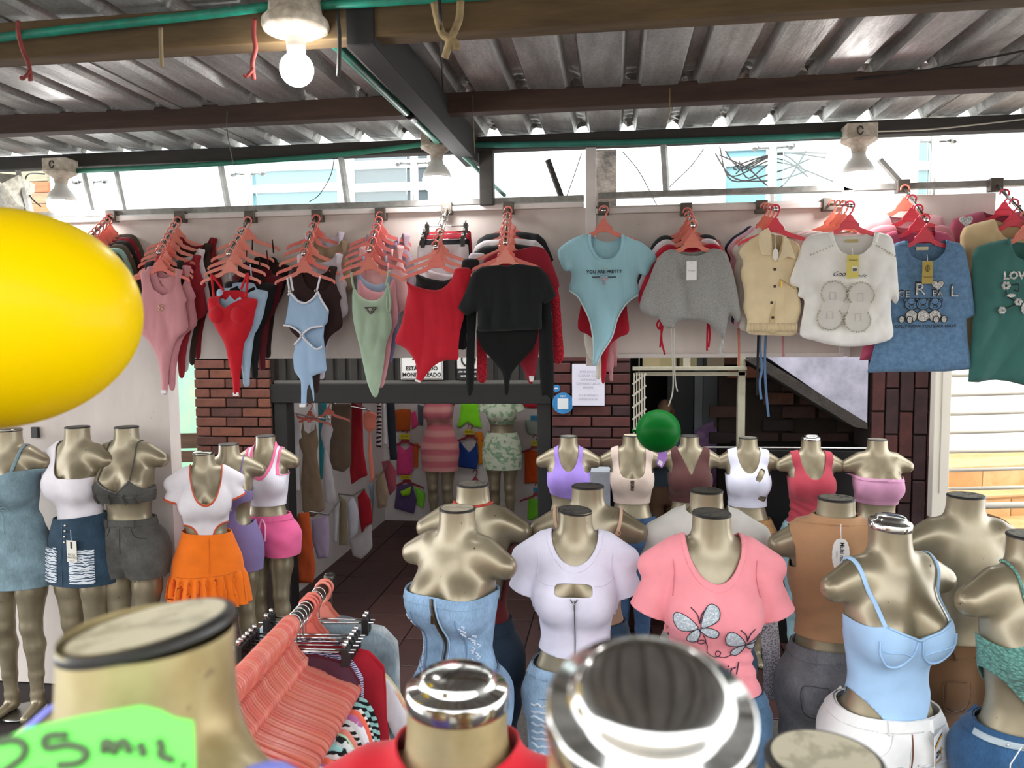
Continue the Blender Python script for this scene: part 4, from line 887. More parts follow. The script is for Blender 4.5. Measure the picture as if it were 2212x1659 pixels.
behind(R4, .55, 'tank_bodysuit', 'white lilac bodysuit with wide straps behind the pale blue one', 'bodysuit', 'white lilac bodysuit', 'tankbody', fb('d4cbd4'), .045, .18, dz=.0)
behind(R4, .30, 'tank_bodysuit', 'tan bodysuit behind the white lilac one', 'bodysuit', 'tan bodysuit behind white lilac', 'tankbody', fb('a08a70'), .06, .2, sc=(1, 1, .8))
behind(R4, .08, 'tank_bodysuit', 'pale lilac bodysuit nearest the wall on the pale blue rod', 'bodysuit', 'pale lilac bodysuit by wall', 'tankbody', fb('cfc4d0'), .04, .1, sc=(.9, 1, .75))
# -- rod 5: sage
R5 = Rod('holding the sage green bodysuit', (822, 462), (799, 538)); SG = fb('a4b89f')
o = front_piece(R5, 'cami_bodysuit', 'sage green camisole bodysuit with a black triangular badge', 'bodysuit', 'sage green bodysuit', 'camibody',
    [(222, 672), (262, 725), (310, 760), (380, 775), (440, 745), (478, 668), (496, 700), (505, 820), (518, 985), (478, 1090), (456, 1260), (432, 1400), (407, 1500), (373, 1503), (330, 1400), (300, 1270), (270, 1120), (238, 1000), (215, 850)], 'A5', SG, A=.007)
for pts in ([(215, 560), (220, 610), (232, 682)], [(500, 545), (492, 600), (478, 665)], [(490, 640), (510, 740), (508, 850), (488, 840), (486, 740)]): strapline(o, 'A5', pts, R5.f, R5.Y, SG, .0065)
x, z = loc('A5', (365, 850), R5.f, R5.Y); tri = lambda s_: [(x-.031*s_, z+.014*s_), (x-.027*s_, z+.017*s_), (x+.027*s_, z+.017*s_), (x+.031*s_, z+.014*s_), (x+.004*s_, z-.018*s_), (x-.004*s_, z-.018*s_)][::-1]
MB().prism(tri(1), -.026, -.018).obj('badge', plain('15151a', .3), o, False, .001); MB().tube([(a, -.027, b) for a, b in tri(.72)], .0009, 5, True).obj('badge_line', plain('b8b09a', .3, .8), o, True)
for i, wd in enumerate((.016, .010, .006)): MB().box((x-wd/2, -.028, z+.006-i*.007), (x+wd/2, -.0265, z+.0085-i*.007)).obj('badge_mark', plain('b8b09a', .3, .8), o)
for k, l_, cc, dx, rz, sh_, sp in ((.78, 'rose pink camisole bodysuit behind the sage green one', 'd3939a', .018, .12, 'rose pink camisole bodysuit', 'camibody'), (.58, 'blue-grey bodysuit with a black badge behind the rose pink one', '8f9fb4', .0, .05, 'blue-grey badge bodysuit', 'camibody'), (.40, 'pale pink ribbed bodysuit behind the blue-grey one', 'dba9a8', .02, .1, 'pale pink ribbed bodysuit', 'tankbody'), (.2, 'slate lilac bodysuit behind the pale pink one', '7d7490', .03, .1, 'slate lilac bodysuit', 'camibody'), (.05, 'mauve bodysuit nearest the wall on the sage rod', 'a58f9c', .035, .1, 'mauve bodysuit by wall', 'tankbody')):
    q_ = behind(R5, k, 'cami_bodysuit', l_, 'bodysuit', sh_, sp, fb(cc), dx, rz, hm=M_HR[2])
    for sg in (-.055, .06): tube('strap', [(sg, -.01, -.11), (sg*.95, -.012, -.17)], (.0015, .0065), fb(cc), q_, 6, flat=Vector((0, 1, 0)))
# -- rod 6: red one-shoulder
R6 = Rod('holding the red one-shoulder bodysuit', (965, 450), (942, 530), 3.45)
o = front_piece(R6, 'one_shoulder_bodysuit', 'red one-shoulder bodysuit with a diagonal neckline', 'bodysuit', 'red one-shoulder bodysuit', 'oneshoulder',
    [(625, 625), (655, 645), (720, 672), (800, 690), (880, 690), (950, 640), (985, 580), (1000, 530), (1060, 522), (1125, 545), (1105, 700), (1075, 870), (1040, 1000), (1025, 1120), (1022, 1225), (960, 1228), (880, 1245), (800, 1310), (740, 1398), (700, 1388), (706, 1330), (690, 1230), (620, 1140), (540, 1085), (590, 950), (620, 800), (640, 690)], 'A5', fb('b91a2b'), T=.02, A=.011)
crotch_tab(o, 'A5', [(700, 1372), (742, 1385), (738, 1400), (698, 1388)], R6.f, R6.Y)
behind(R6, .84, 'one_shoulder_bodysuit', 'black one-shoulder bodysuit behind the red one-shoulder one', 'bodysuit', 'black one-shoulder bodysuit', 'oneshoulder', fb('1f1d20'), .03, .06, dz=.01)
behind(R6, .68, 'one_shoulder_bodysuit', 'white one-shoulder bodysuit behind the black one-shoulder one', 'bodysuit', 'white one-shoulder bodysuit', 'oneshoulder', fb('dcd6dc'), .055, .1, dz=.005)
def clip_hanger(lab, p, wd, mat_bar=M_STEEL, rotz=0):
    t_ = thing('clip_hanger', lab, 'hanger', p, rotz)
    hk = [(.02*math.cos(a), 0, .02*math.sin(a)) for a in np.linspace(PI*1.05, -PI*.3, 12)]+[(.0, 0, -.045), (0, 0, -.075)]; tube('hook', hk, .0018, M_CHROME, t_, 6); tube('bar', [(-wd, 0, -.075), (wd, 0, -.075)], .0026, M_CHROME, t_, 6)
    for sg in (-1, 1): MB().box((sg*wd*.86-.010, -.010, -.112), (sg*wd*.86+.010, .008, -.062)).obj('clip', M_DARK, t_, False, .002); MB().lathe([(.006, 0), (.006, .016), (.003, .018)], 10, Matrix.Translation((sg*wd*.86, -.004, -.064))).obj('clip_spring', M_CHROME, t_, True)
    return t_
for k, hx, l_, cc, dz in ((.42, 0, 'white mini skirt clipped behind the red one-shoulder bodysuit', 'd9d3d6', 0), (.28, 0, 'black mini skirt clipped behind the white one', '1e1c20', .0), (.06, .0, 'crimson mini skirt clipped nearest the wall', '9c1f2c', .0)):
    p = R6.at(k)+Vector((0, 0, -.005)); clip_hanger('wire clip hanger holding the ' + l_.split(' clipped')[0], p, .115)
    V = [(-.125, -.10), (.125, -.10), (.13, -.2), (.135, -.3), (.13, -.34), (-.13, -.34), (-.135, -.3), (-.13, -.2)]; v, q = polygrid(V, .012); n_ = len(v)
    pr = .012*np.clip(v[:, 2]/.03, 0, 1)+.003*np.sin(v[:, 0]*70); VV = [(a, -b, c) for (a, c, _), b in zip(v, pr)]+[(a, b, c) for (a, c, _), b in zip(v, pr)]; o = mesh_obj('mini_skirt', VV, [tuple(f_) for f_ in q]+[tuple(n_+i for i in f_[::-1]) for f_ in q], fb(cc), None, True); o.location = p; tag(o, l_, 'skirt')
# -- rod 7: black tee
R7 = Rod('holding the black cropped tee', (1098, 449), (1092, 520), 3.42); BK = fb('141617')
o = front_piece(R7, 'crop_tee', 'black cropped short-sleeved tee, hanging foremost', 't-shirt', 'black cropped tee', 'croptee',
    [(1020, 830), (1050, 770), (1080, 700), (1130, 560), (1200, 515), (1260, 507), (1330, 502), (1400, 510), (1470, 490), (1560, 505), (1640, 515), (1700, 570), (1740, 660), (1772, 740), (1690, 802), (1663, 790), (1660, 900), (1662, 992), (1400, 1006), (1172, 1010), (1170, 850), (1085, 890)], 'A5', BK, T=.022, A=.011, smooth=False)
R7b = R7.at(.9); BL = fb('0d0e0f', 'lace')
def extra(name, lab, cat, polys, tag_, Y, mat, **k):
    c = PY(*crop(tag_, [polys[0]])[0], Y); o = cloth(name, polys, mat, c, Y, tag_=tag_, **k); o.location = c; tag(o, lab, cat); return o
lb_ = extra('lace_bodysuit', 'black lace-sleeved bodysuit hanging under the black cropped tee', 'bodysuit', [(1190, 960), (1600, 960), (1608, 1110), (1540, 1200), (1430, 1330), (1405, 1480), (1375, 1480), (1360, 1330), (1260, 1200), (1195, 1120)], 'A5', 3.47, fb('070808'))
for pl in ([(1085, 700), (1165, 700), (1150, 1100), (1138, 1455), (1085, 1455), (1088, 1000)], [(1640, 700), (1720, 700), (1745, 1100), (1748, 1500), (1690, 1490), (1650, 1440)]):
    c_ = cloth('lace_sleeve', pl, BL, Vector(lb_.location), 3.47, tag_='A5', A=.003); c_.parent = lb_
hanger('plastic hanger carrying the black lace-sleeved bodysuit', R7.at(.88), M_HG[1])
RL = fb('b0182a', 'lace'); RD2 = fb('8c1c2b')
rl = extra('lace_tee', 'crimson top with long red lace sleeves behind the black tee', 'top', [(1215, 480), (1260, 430), (1330, 400), (1430, 400), (1590, 362), (1690, 388), (1750, 520), (1795, 665), (1725, 690), (1650, 620), (1650, 1000), (1640, 1150), (1600, 1380), (1560, 1400), (1490, 1250), (1250, 1000), (1230, 700)], 'A5', 3.56, RD2)
for pl in ([(1722, 680), (1785, 680), (1815, 1000), (1825, 1225), (1748, 1225), (1740, 900)], [(1165, 980), (1200, 980), (1237, 1150), (1237, 1382), (1170, 1382), (1165, 1200)]): c_ = cloth('lace_sleeve', pl, RL, Vector(rl.location), 3.56, tag_='A5', A=.003); c_.parent = rl
crotch_tab(rl, 'A5', [(1565, 1345), (1605, 1350), (1595, 1392), (1570, 1390)], Vector(rl.location), 3.56)
hanger('plastic hanger carrying the crimson lace-sleeved top', R7.at(.66), M_HG[0])
behind(R7, .5, 'crop_tee', 'second black tee behind the crimson lace-sleeved top', 't-shirt', 'second black tee', 'croptee', fb('202224'), -.01, .0, dz=.005)
behind(R7, .3, 'crop_tee', 'white tee with rounded shoulders behind the crimson lace top', 't-shirt', 'white tee behind crimson lace', 'croptee', fb('dad4d6'), -.01, 0, dz=.0)
behind(R7, .1, 'crop_tee', 'black tee nearest the wall behind the white one', 't-shirt', 'black tee by the wall', 'croptee', fb('232325'), .0, 0, dz=.0)
# -- 8: sky-blue bodysuit
R8 = Rod('holding the sky-blue printed bodysuit', (1304, 450), (1304, 454), 3.62); SB = fb('a4d2e0', 'rib')
o = front_piece(R8, 'printed_bodysuit', 'sky-blue short-sleeved bodysuit printed you are pretty', 'bodysuit', 'sky-blue printed bodysuit', 'printbody',
    [(85, 435), (140, 365), (245, 310), (305, 298), (335, 300), (400, 345), (470, 352), (520, 340), (560, 300), (600, 308), (640, 325), (730, 370), (825, 465), (790, 530), (745, 612), (692, 590), (680, 650), (692, 745), (600, 810), (530, 920), (490, 1060), (410, 1190), (375, 1278), (345, 1255), (345, 1100), (320, 940), (265, 820), (230, 760), (170, 715), (190, 620), (180, 570), (130, 565)], 'A6', SB,
    [[(333, 280), (338, 380), (380, 460), (440, 490), (510, 470), (555, 400), (562, 280)]], T=.02, A=.005)
strapline(o, 'A6', [(325, 300), (330, 385), (372, 468), (440, 502), (515, 480), (565, 405), (572, 302)], R8.f, R8.Y, SB, .008, 'neck_band', -.02)
for pts in ([(172, 718), (235, 765), (270, 825), (325, 945), (350, 1100), (350, 1250)], [(690, 748), (600, 815), (532, 925), (492, 1062), (412, 1192), (380, 1270)]): strapline(o, 'A6', pts, R8.f, R8.Y, fb('c6dade'), .004, 'edging', -.008)
pt = lambda s_, x, z_, body, sz, mat=plain('1b2530', .7), **k: lettering('print_lettering', body, sz, upright((x, s_-.004, z_)), mat, o, **k)
x, z = loc('A6', (433, 582), R8.f, R8.Y); pt(-.030, x, z, 'YOU ARE PRETTY', .0205, bold=.0006); x2, z2 = loc('A6', (433, 598), R8.f, R8.Y); pt(-.030, x2, z2, 'the best version of yourself', .0075); x2, z2 = loc('A6', (433, 607), R8.f, R8.Y); pt(-.030, x2, z2, 'is who you are', .0065)
for a_, b_ in ((342, 404), (460, 522)): xa, za = loc('A6', (a_, 620), R8.f, R8.Y); xb, zb2 = loc('A6', (b_, 620), R8.f, R8.Y); MB().box((xa, -.031, za-.0022), (xb, -.0295, za+.0022)).obj('print_bar', plain('1b2530', .7), o)
x, z = loc('A6', (432, 638), R8.f, R8.Y); MB().tube([(x+a, -.030, z+b) for a, b in ((0, 0), (-.016, .012), (-.018, -.002), (0, 0), (.016, .012), (.018, -.002), (0, 0), (-.006, -.022), (0, -.003), (.006, -.024))], .0022, 6).obj('print_bow', plain('e6a8b0', .7), o, True)
x, z = loc('A6', (440, 558), R8.f, R8.Y); MB().tube([(x+a, -.030, z+b) for a, b in ((-.008, .008), (0, -.006), (.008, .008))], .0012, 5).obj('print_mark', plain('c8b880', .7), o, True)
extra('red_bodysuit', 'red bodysuit whose hips show behind the sky-blue one', 'bodysuit', [(260, 600), (620, 600), (600, 820), (620, 1020), (560, 1060), (515, 1090), (470, 1150), (440, 1390), (412, 1395), (405, 1200), (330, 1060), (235, 1000), (262, 800)], 'A6', 3.70, fb('a8172a'))
extra('pink_bodysuit', 'rose bodysuit tail with white tab behind the red bodysuit', 'bodysuit', [(430, 900), (530, 900), (528, 1200), (525, 1285), (510, 1285), (508, 1180), (498, 1330), (498, 1390), (475, 1390), (470, 1330), (440, 1300), (440, 1150)], 'A6', 3.76, fb('c5868c'))
extra('cream_bodysuit', 'cream bodysuit tail under the sky-blue one', 'bodysuit', [(290, 1000), (420, 1000), (420, 1200), (408, 1370), (370, 1370), (372, 1280), (300, 1180)], 'A6', 3.74, fb('e2dccf'))
behind(R8, -.5, 'rose_tee', 'rose pink short-sleeved bodysuit behind the sky-blue printed one', 'bodysuit', 'rose pink bodysuit behind sky-blue', 'printbody', fb('bf8088'), .0, 0, dz=-.03, sc=(1.04, 1, .8))
# -- 9: grey tee
R9 = Rod('holding the grey gathered tee', (1482, 452), (1496, 486), 3.56); GT = fb('9b9a97', 'heather')
o = front_piece(R9, 'gathered_tee', 'heather grey cropped tee gathered at the hem with hanging cords', 't-shirt', 'heather grey gathered tee', 'greytee',
    [(698, 830), (720, 740), (760, 650), (820, 500), (880, 430), (940, 410), (1000, 425), (1100, 432), (1200, 412), (1270, 405), (1340, 440), (1400, 600), (1440, 800), (1452, 905), (1428, 962), (1370, 892), (1345, 1000), (1320, 1085), (1270, 1010), (1200, 960), (1100, 935), (1000, 942), (962, 962), (945, 1000), (880, 990), (835, 920), (790, 918), (720, 880)], 'A6', GT, [[(950, 400), (990, 440), (1050, 462), (1130, 462), (1190, 440), (1225, 400)]], T=.028, A=.016, fx=45.)
for pts, cc in (([(930, 1000), (935, 1150), (945, 1350), (940, 1480), (910, 1580)], 'b8b4a8'), ([(955, 1000), (952, 1150), (960, 1380), (978, 1470)], 'b8b4a8'), ([(1320, 1080), (1300, 1130), (1290, 1200)], 'b0afac'), ([(1305, 1090), (1320, 1140), (1280, 1150), (1300, 1180), (1325, 1205)], 'b0afac')): strapline(o, 'A6', pts, R9.f, R9.Y, plain(cc, .8), .0035, 'cord', -.02)
x, z = loc('A6', (1078, 575), R9.f, R9.Y); tt = tag(MB().box((-.022, -.001, -.042), (.022, .001, .042)).obj('swing_tag', plain('efecec', .6)), 'white card tag on the chest of the grey gathered tee', 'tag'); tt.location = R9.f+Vector((x, -.043, z)); lettering('tag_lettering', 'Pretty', .012, upright((0, -.002, 0)), plain('a8a0a4'), tt, shear=.3); MB().box((-.004, -.002, .034), (.004, -.001, .036)).obj('tag_hole', M_DARK, tt)
RC = fb('b0162e'); q_ = behind(R9, .72, 'gathered_tee', 'crimson gathered tee with red cords behind the grey one', 't-shirt', 'crimson gathered tee', 'greytee', RC, -.005, 0, dz=.0)
for pts in ([(870, 985), (845, 1020), (862, 1060), (875, 1000), (880, 1150), (905, 1255)], [(880, 1000), (890, 1020), (878, 1100), (868, 1200)], [(1235, 1000), (1230, 1100), (1228, 1225)], [(1240, 1000), (1250, 1100), (1240, 1200)]): strapline(q_, 'A6', pts, R9.f, R9.Y, RC, .005, 'cord', .01)
behind(R9, .45, 'gathered_tee', 'white gathered tee behind the crimson gathered one', 't-shirt', 'white gathered tee', 'greytee', fb('d8cfd2'), -.01, 0)
behind(R9, .2, 'gathered_tee', 'black gathered tee nearest the wall behind the white gathered one', 't-shirt', 'black gathered tee', 'greytee', fb('232224'), -.01, 0)
# -- 10: beige shirt
R10 = Rod('holding the beige sleeveless shirt', (1645, 447), (1675, 452), 3.56); BE = fb('e8d3ab')
o = front_piece(R10, 'sleeveless_shirt', 'beige sleeveless button shirt with an elastic hem', 'shirt', 'beige sleeveless shirt', 'shirt',
    [(1440, 432), (1500, 350), (1580, 300), (1648, 252), (1690, 300), (1750, 305), (1790, 320), (1890, 380), (1882, 500), (1850, 600), (1880, 700), (1905, 850), (1880, 950), (1855, 1050), (1680, 1052), (1505, 1038), (1502, 940), (1470, 850), (1480, 740), (1452, 600), (1470, 500)], 'A6', BE, [[(1672, 280), (1680, 420), (1700, 500), (1735, 420), (1765, 300)]], T=.025, A=.012, hm=M_HR[0])
for pl in ([(1582, 300), (1645, 255), (1668, 300), (1672, 465), (1600, 460), (1578, 380)], [(1762, 312), (1800, 350), (1850, 490), (1790, 470), (1705, 520), (1745, 420)]):
    MB().prism([loc('A6', p_, R10.f, R10.Y) for p_ in pl][::-1], -.040, -.026).obj('collar', fb('ead7b2'), o, False, .003)
strapline(o, 'A6', [(1700, 520), (1690, 700), (1680, 900), (1675, 1040)], R10.f, R10.Y, fb('cdb68c'), .012, 'placket', -.029)
for c_ in ((1695, 565), (1695, 690), (1672, 810), (1680, 920)): x, z = loc('A6', c_, R10.f, R10.Y); MB().lathe([(.0065, 0), (.0065, .003), (.002, .004)], 12, Matrix.Translation((x, -.032, z)) @ Matrix.Rotation(PI/2, 4, 'X')).obj('button', plain('4a3c34', .25, .5), o, True)
for i in range(34): x, z = loc('A6', (1510+i*10.5, 990), R10.f, R10.Y); MB().tube([(x, -.026, z+.018), (x+.001, -.03, z), (x, -.024, z-.022)], .0035, 5).obj('elastic_gather', BE, o, True)
strapline(o, 'A6', [(1735, 635), (1790, 670), (1850, 710)], R10.f, R10.Y, plain('b39a6c', .5), .0018, 'pocket_zip', -.03); x, z = loc('A6', (1743, 668), R10.f, R10.Y); MB().box((x-.003, -.036, z-.016), (x+.003, -.031, z+.012)).obj('zip_pull', plain('c9a24a', .3, .9), o)
x, z = loc('A6', (1695, 455), R10.f, R10.Y); tt = tag(MB().lathe([(.012, -.0008), (.012, .0008)], 24, Matrix.Diagonal((1, 1, 2.2, 1)) @ Matrix.Rotation(PI/2, 4, 'X')).obj('swing_tag', plain('f0ece6', .6)), 'white oval tag hanging at the beige shirt collar', 'tag'); tt.location = R10.f+Vector((x, -.046, z)); tube('tag_cord', [(0, 0, .025), (-.002, .006, .085)], .001, plain('f0f0f0'), tt, 5)
SH_ = {}
for k, l_, cc, dx, sh_ in ((.75, 'off-white sleeveless shirt behind the beige shirt', 'd6d2c8', -.018, 'off-white sleeveless shirt'), (.5, 'pale pink sleeveless shirt behind the off-white one', 'd6a9b4', -.03, 'pale pink sleeveless shirt'), (.25, 'navy sleeveless shirt behind the pale pink one', '262a40', -.03, 'navy sleeveless shirt')): SH_[k] = behind(R10, k, 'sleeveless_shirt', l_, 'shirt', sh_, 'shirt', fb(cc), dx, .0, hm=M_HG[k > .5])
for k, l_, pts, cc in ((.5, 'rust coloured cord', [(1436, 1000), (1440, 1150), (1438, 1280)], 'b8745c'), (.25, 'black cord', [(1585, 1030), (1580, 1200), (1578, 1340), (1575, 1500)], '16161a'), (.25, 'blue twisted cord', [(1600, 1030), (1598, 1150), (1610, 1300), (1595, 1400), (1605, 1530)], '5f7da4'), (.25, 'longest blue cord', [(1640, 1045), (1632, 1250), (1640, 1450), (1660, 1660)], '58749a'), (.5, 'dusty pink cord', [(1768, 1035), (1768, 1150), (1772, 1210)], 'b0767a')):
    q_ = SH_[k]; pp = [PY(*p_, q_.location.y)-q_.location for p_ in crop('A6', pts)]; tube('cord', spline(pp, 5), (.002, .0065), plain(cc, .8), q_, 6, flat=Vector((0, 1, 0)))['label'] = l_
# -- 11: white 88 tee
R11 = Rod('holding the white rhinestone tee', (1790, 441), (1836, 444), 3.54); WT = fb('f4f1ec')
o = front_piece(R11, 'rhinestone_tee', 'white tee with two rhinestone figure eights and a yellow tag', 't-shirt', 'white rhinestone tee', 'tee88',
    [(85, 770), (130, 620), (190, 460), (280, 412), (370, 405), (420, 425), (520, 432), (640, 420), (690, 408), (760, 412), (822, 450), (850, 600), (862, 750), (866, 880), (840, 920), (815, 880), (812, 1000), (826, 1150), (720, 1200), (560, 1222), (400, 1215), (260, 1180), (160, 1140), (180, 990), (190, 890), (145, 862), (150, 800)], 'A7', WT, [[(385, 395), (400, 470), (440, 545), (520, 580), (600, 560), (660, 500), (690, 395)]], T=.026, A=.008, hm=M_HR[1])
strapline(o, 'A7', [(372, 405), (388, 480), (432, 558), (520, 598), (612, 572), (676, 500), (700, 408)], R11.f, R11.Y, WT, .010, 'neck_band', -.024)
GEM = plain('c9c2b4', .15, .9); gm = bpy.data.meshes.new_from_object(MB().lathe([(.0045, 0), (.003, .003), (.0008, .0036)], 7, Matrix.Rotation(PI/2, 4, 'X')).obj('g', GEM)); bpy.data.objects.remove(bpy.data.objects['g'])
def gems(o, pts, y, me=gm):
    for x, z in pts: g_ = bpy.data.objects.new('rhinestone', me); C.objects.link(g_); g_.parent = o; g_.location = (x, y, z)
for cx1, cy1, cx2, cy2, rx in ((385, 845, 355, 1020, 90), (578, 855, 553, 1035, 92)):
    pts = [(cx1+rx*math.cos(a), cy1+88*math.sin(a)) for a in np.linspace(PI*.80, PI*2.2, 22)]+[(cx2+rx*math.cos(a), cy2+85*math.sin(a)) for a in np.linspace(-PI*.2, PI*1.2, 22)]
    gems(o, [loc('A7', p_, R11.f, R11.Y) for p_ in pts], -.041)
    patch_pts = [loc('A7', p_, R11.f, R11.Y) for p_ in pts]; MB().prism(patch_pts[::-1], -.0395, -.020).obj('applique_figure', fb('d9d5ce', 'jersey'), o)
    for c_ in ((cx1-8, cy1+18), (cx2+2, cy2-20)): x, z = loc('A7', c_, R11.f, R11.Y); MB().tube([(x+a, -.0405, z+b) for a, b in ((-.012, -.016), (.012, -.016), (.012, .016), (-.012, .016))], .0015, 5, True).obj('stitched_square', fb('bdb8b0'), o)
for a_, b_ in (((225, 570), (380, 505)), ((695, 505), (825, 578))): gems(o, [loc('A7', (a_[0]+(b_[0]-a_[0])*t, a_[1]+(b_[1]-a_[1])*t), R11.f, R11.Y) for t in np.linspace(0, 1, 8)], -.026)
x, z = loc('A7', (432, 708), R11.f, R11.Y); lettering('print_lettering', 'Good', .03, upright((x, -.041, z)), plain('20222e', .7), o, shear=.4); x, z = loc('A7', (572, 720), R11.f, R11.Y); lettering('print_lettering', 'smile', .022, upright((x, -.041, z)), plain('20222e', .7), o, shear=.4)
x, z = loc('A7', (535, 465), R11.f, R11.Y); MB().box((x-.025, .004, z-.006), (x+.025, .006, z+.007)).obj('neck_label', plain('c9b67a', .7), o)
def yellow_tag(lab, tagc, x0, y0, x1, y1, hook, Y, bar=True):
    a = loc(tagc, (x0, y1), hook, Y); b = loc(tagc, (x1, y0), hook, Y); tt = thing('swing_tag', lab, 'tag', hook+Vector(((a[0]+b[0])/2, -.048, (a[1]+b[1])/2))); wd, ht = (b[0]-a[0])/2, (b[1]-a[1])/2
    MB().box((-wd, -.001, -ht), (wd, .001, ht)).obj('card', plain('d8c868' if bar else 'b09a48', .6), tt); lettering('tag_lettering', 'Shainni', .013, upright((0, -.002, ht*(.55 if bar else -.4))), plain('4a4020'), tt, shear=.3)
    if bar:
        MB().box((-wd*.1, -.002, -ht*.45), (wd*.85, -.001, ht*.0)).obj('barcode_label', plain('e8e4dc', .6), tt)
        for i in range(8): MB().box((0+i*wd*.1, -.003, -ht*.4), (0+i*wd*.1+.0012, -.002, -ht*.15)).obj('barcode_bar', M_DARK, tt)
    else: tube('emblem', [(0, -.002, ht*.1), (0, -.002, ht*.6)], .001, plain('4a4020'), tt, 5); MB().tube([(.008*math.cos(a), -.002, ht*.35+.014*math.sin(a)) for a in np.linspace(0, 2*PI, 16)[:-1]], .0009, 5, True).obj('emblem_ring', plain('4a4020'), tt)
    tube('tag_cord', [(0, 0, ht*.92), (.001, .012, ht+.03)], .001, plain('f0f0f0'), tt, 5)
yellow_tag('yellow swing tag with a barcode on the white rhinestone tee', 'A7', 470, 572, 556, 740, R11.f, R11.Y)
for k, l_, cc, dx, sh_ in ((.75, 'blush white tee right behind the rhinestone tee', 'e0cfcc', -.012, 'blush white tee'), (.5, 'pale pink tee behind the rhinestone tee', 'd8b4b4', -.02, 'pale pink tee'), (.22, 'grey-beige tee nearest the wall behind the rhinestone tee', 'a39688', -.018, 'grey-beige tee')): behind(R11, k, 'plain_tee', l_, 't-shirt', sh_, 'tee88', fb(cc), dx, 0, hm=M_HG[0])
# -- 12: blue bear tee
R12 = Rod('holding the stone-blue printed tee', (1951, 402), (1998, 472)); BT_ = fb('5f7f9f', 'acid')
o = front_piece(R12, 'bear_tee', 'stone-blue washed tee printed with three sequin bears', 't-shirt', 'stone-blue bear tee', 'beartee',
    [(790, 520), (850, 478), (910, 462), (960, 475), (1050, 485), (1150, 475), (1200, 458), (1300, 480), (1340, 520), (1380, 700), (1400, 860), (1416, 1000), (1352, 1030), (1365, 1200), (1388, 1385), (1200, 1402), (900, 1403), (640, 1410), (690, 1230), (750, 1000), (740, 900), (690, 860), (740, 650)], 'A7', BT_, [[(910, 455), (918, 520), (940, 575), (1000, 612), (1110, 612), (1180, 552), (1202, 450)]], T=.026, A=.004, hm=M_HR[0], smooth=False)
strapline(o, 'A7', [(908, 470), (930, 572), (1000, 614), (1110, 614), (1185, 552), (1204, 468)], R12.f, R12.Y, fb('52718f', 'acid'), .006, 'neck_band', -.022)
x, z = loc('A7', (1040, 520), R12.f, R12.Y); MB().box((x-.025, .006, z-.007), (x+.025, .008, z+.008)).obj('neck_label', plain('d8cfae', .7), o)
yellow_tag('olive-gold swing tag with a figure emblem on the stone-blue bear tee', 'A7', 1002, 617, 1082, 778, R12.f, R12.Y, False)
ID = plain('14161c', .6); SQ = fabric('a9a6a2', 'blotch', 'e8e6e4', 16., .3)
for ch, c_, sz in (('C', (862, 845), .04), ('E', (908, 848), .04), ('R', (998, 815), .085), ('E', (1098, 842), .042), ('A', (1138, 846), .04), ('L', (1238, 828), .075)): x, z = loc('A7', c_, R12.f, R12.Y); lettering('print_lettering', ch, sz, upright((x, -.032, z)), ID, o, bold=.001); lettering('sequin_lettering', ch, sz*.9, upright((x+.002, -.033, z-.003)), SQ, o)
x, z = loc('A7', (1125, 785), R12.f, R12.Y); ht = [(x+.0016*16*math.sin(t)**3, z+.0016*(13*math.cos(t)-5*math.cos(2*t)-2*math.cos(3*t)-math.cos(4*t))) for t in np.linspace(0, 2*PI, 30)[:-1]]; MB().prism(ht, -.034, -.028).obj('sequin_heart', SQ, o); MB().tube([(a, -.0345, b) for a, b in ht], .0012, 5, True).obj('heart_outline', ID, o)
def ell(cx, cy, rx, ry, fill=None, nm='bear_outline', r=.0016, y=-.0335):
    a_, b_ = loc('A7', (cx, cy), R12.f, R12.Y), loc('A7', (cx+rx, cy+ry), R12.f, R12.Y); RX, RZ = abs(b_[0]-a_[0]), abs(b_[1]-a_[1])
    P_ = [(a_[0]+RX*math.cos(t), a_[1]+RZ*math.sin(t)) for t in np.linspace(0, 2*PI, 28)[:-1]]
    if fill: MB().prism(P_[::-1], y+.0005, y+.006).obj('bear_fill', fill, o)
    if r: MB().tube([(p_[0], y, p_[1]) for p_ in P_], r, 5, True).obj(nm, ID, o)
for cx, yo in ((938, 0), (1105, 0), (1020, -.001)):
    for ex in (-38, 38): ell(cx+ex, 893, 15, 14, BT_, y=-.0335+yo)
    ell(cx, 1005, 42, 42, SQ, y=-.0335+yo); ell(cx, 920, 47, 40, BT_, y=-.0345+yo); ell(cx, 935, 16, 13, None, 'bear_muzzle', .0011, -.0355+yo)
    for ex in (-18, 18): ell(cx+ex, 917, 3, 4, ID, r=0, y=-.0365+yo)
    ell(cx, 928, 6, 4, ID, r=0, y=-.0375+yo)
for fx_, fy in ((868, 1030), (925, 1032), (1112, 1030), (1168, 1028)): ell(fx_, fy, 20, 25, SQ, y=-.036)
x, z = loc('A7', (1025, 1078), R12.f, R12.Y); lettering('print_lettering', 'E ONLY NOW YOU EVER HAVE', .019, upright((x, -.033, z)), plain('24303e', .7), o, bold=.0003)
behind(R12, .72, 'plain_tee', 'hot pink tee behind the stone-blue bear tee', 't-shirt', 'hot pink tee behind bears', 'beartee', fb('b8506c'), -.015, .05, hm=M_HR[0]); behind(R12, .42, 'plain_tee', 'rose tee behind the hot pink one', 't-shirt', 'rose tee behind hot pink', 'tee88', fb('c8848e'), .0, .0, hm=M_HR[1]); behind(R12, .1, 'plain_tee', 'light pink tee nearest the wall behind the bear tee', 't-shirt', 'light pink tee by wall', 'tee88', fb('d8a8ac'), .0, .0, hm=M_HG[0])
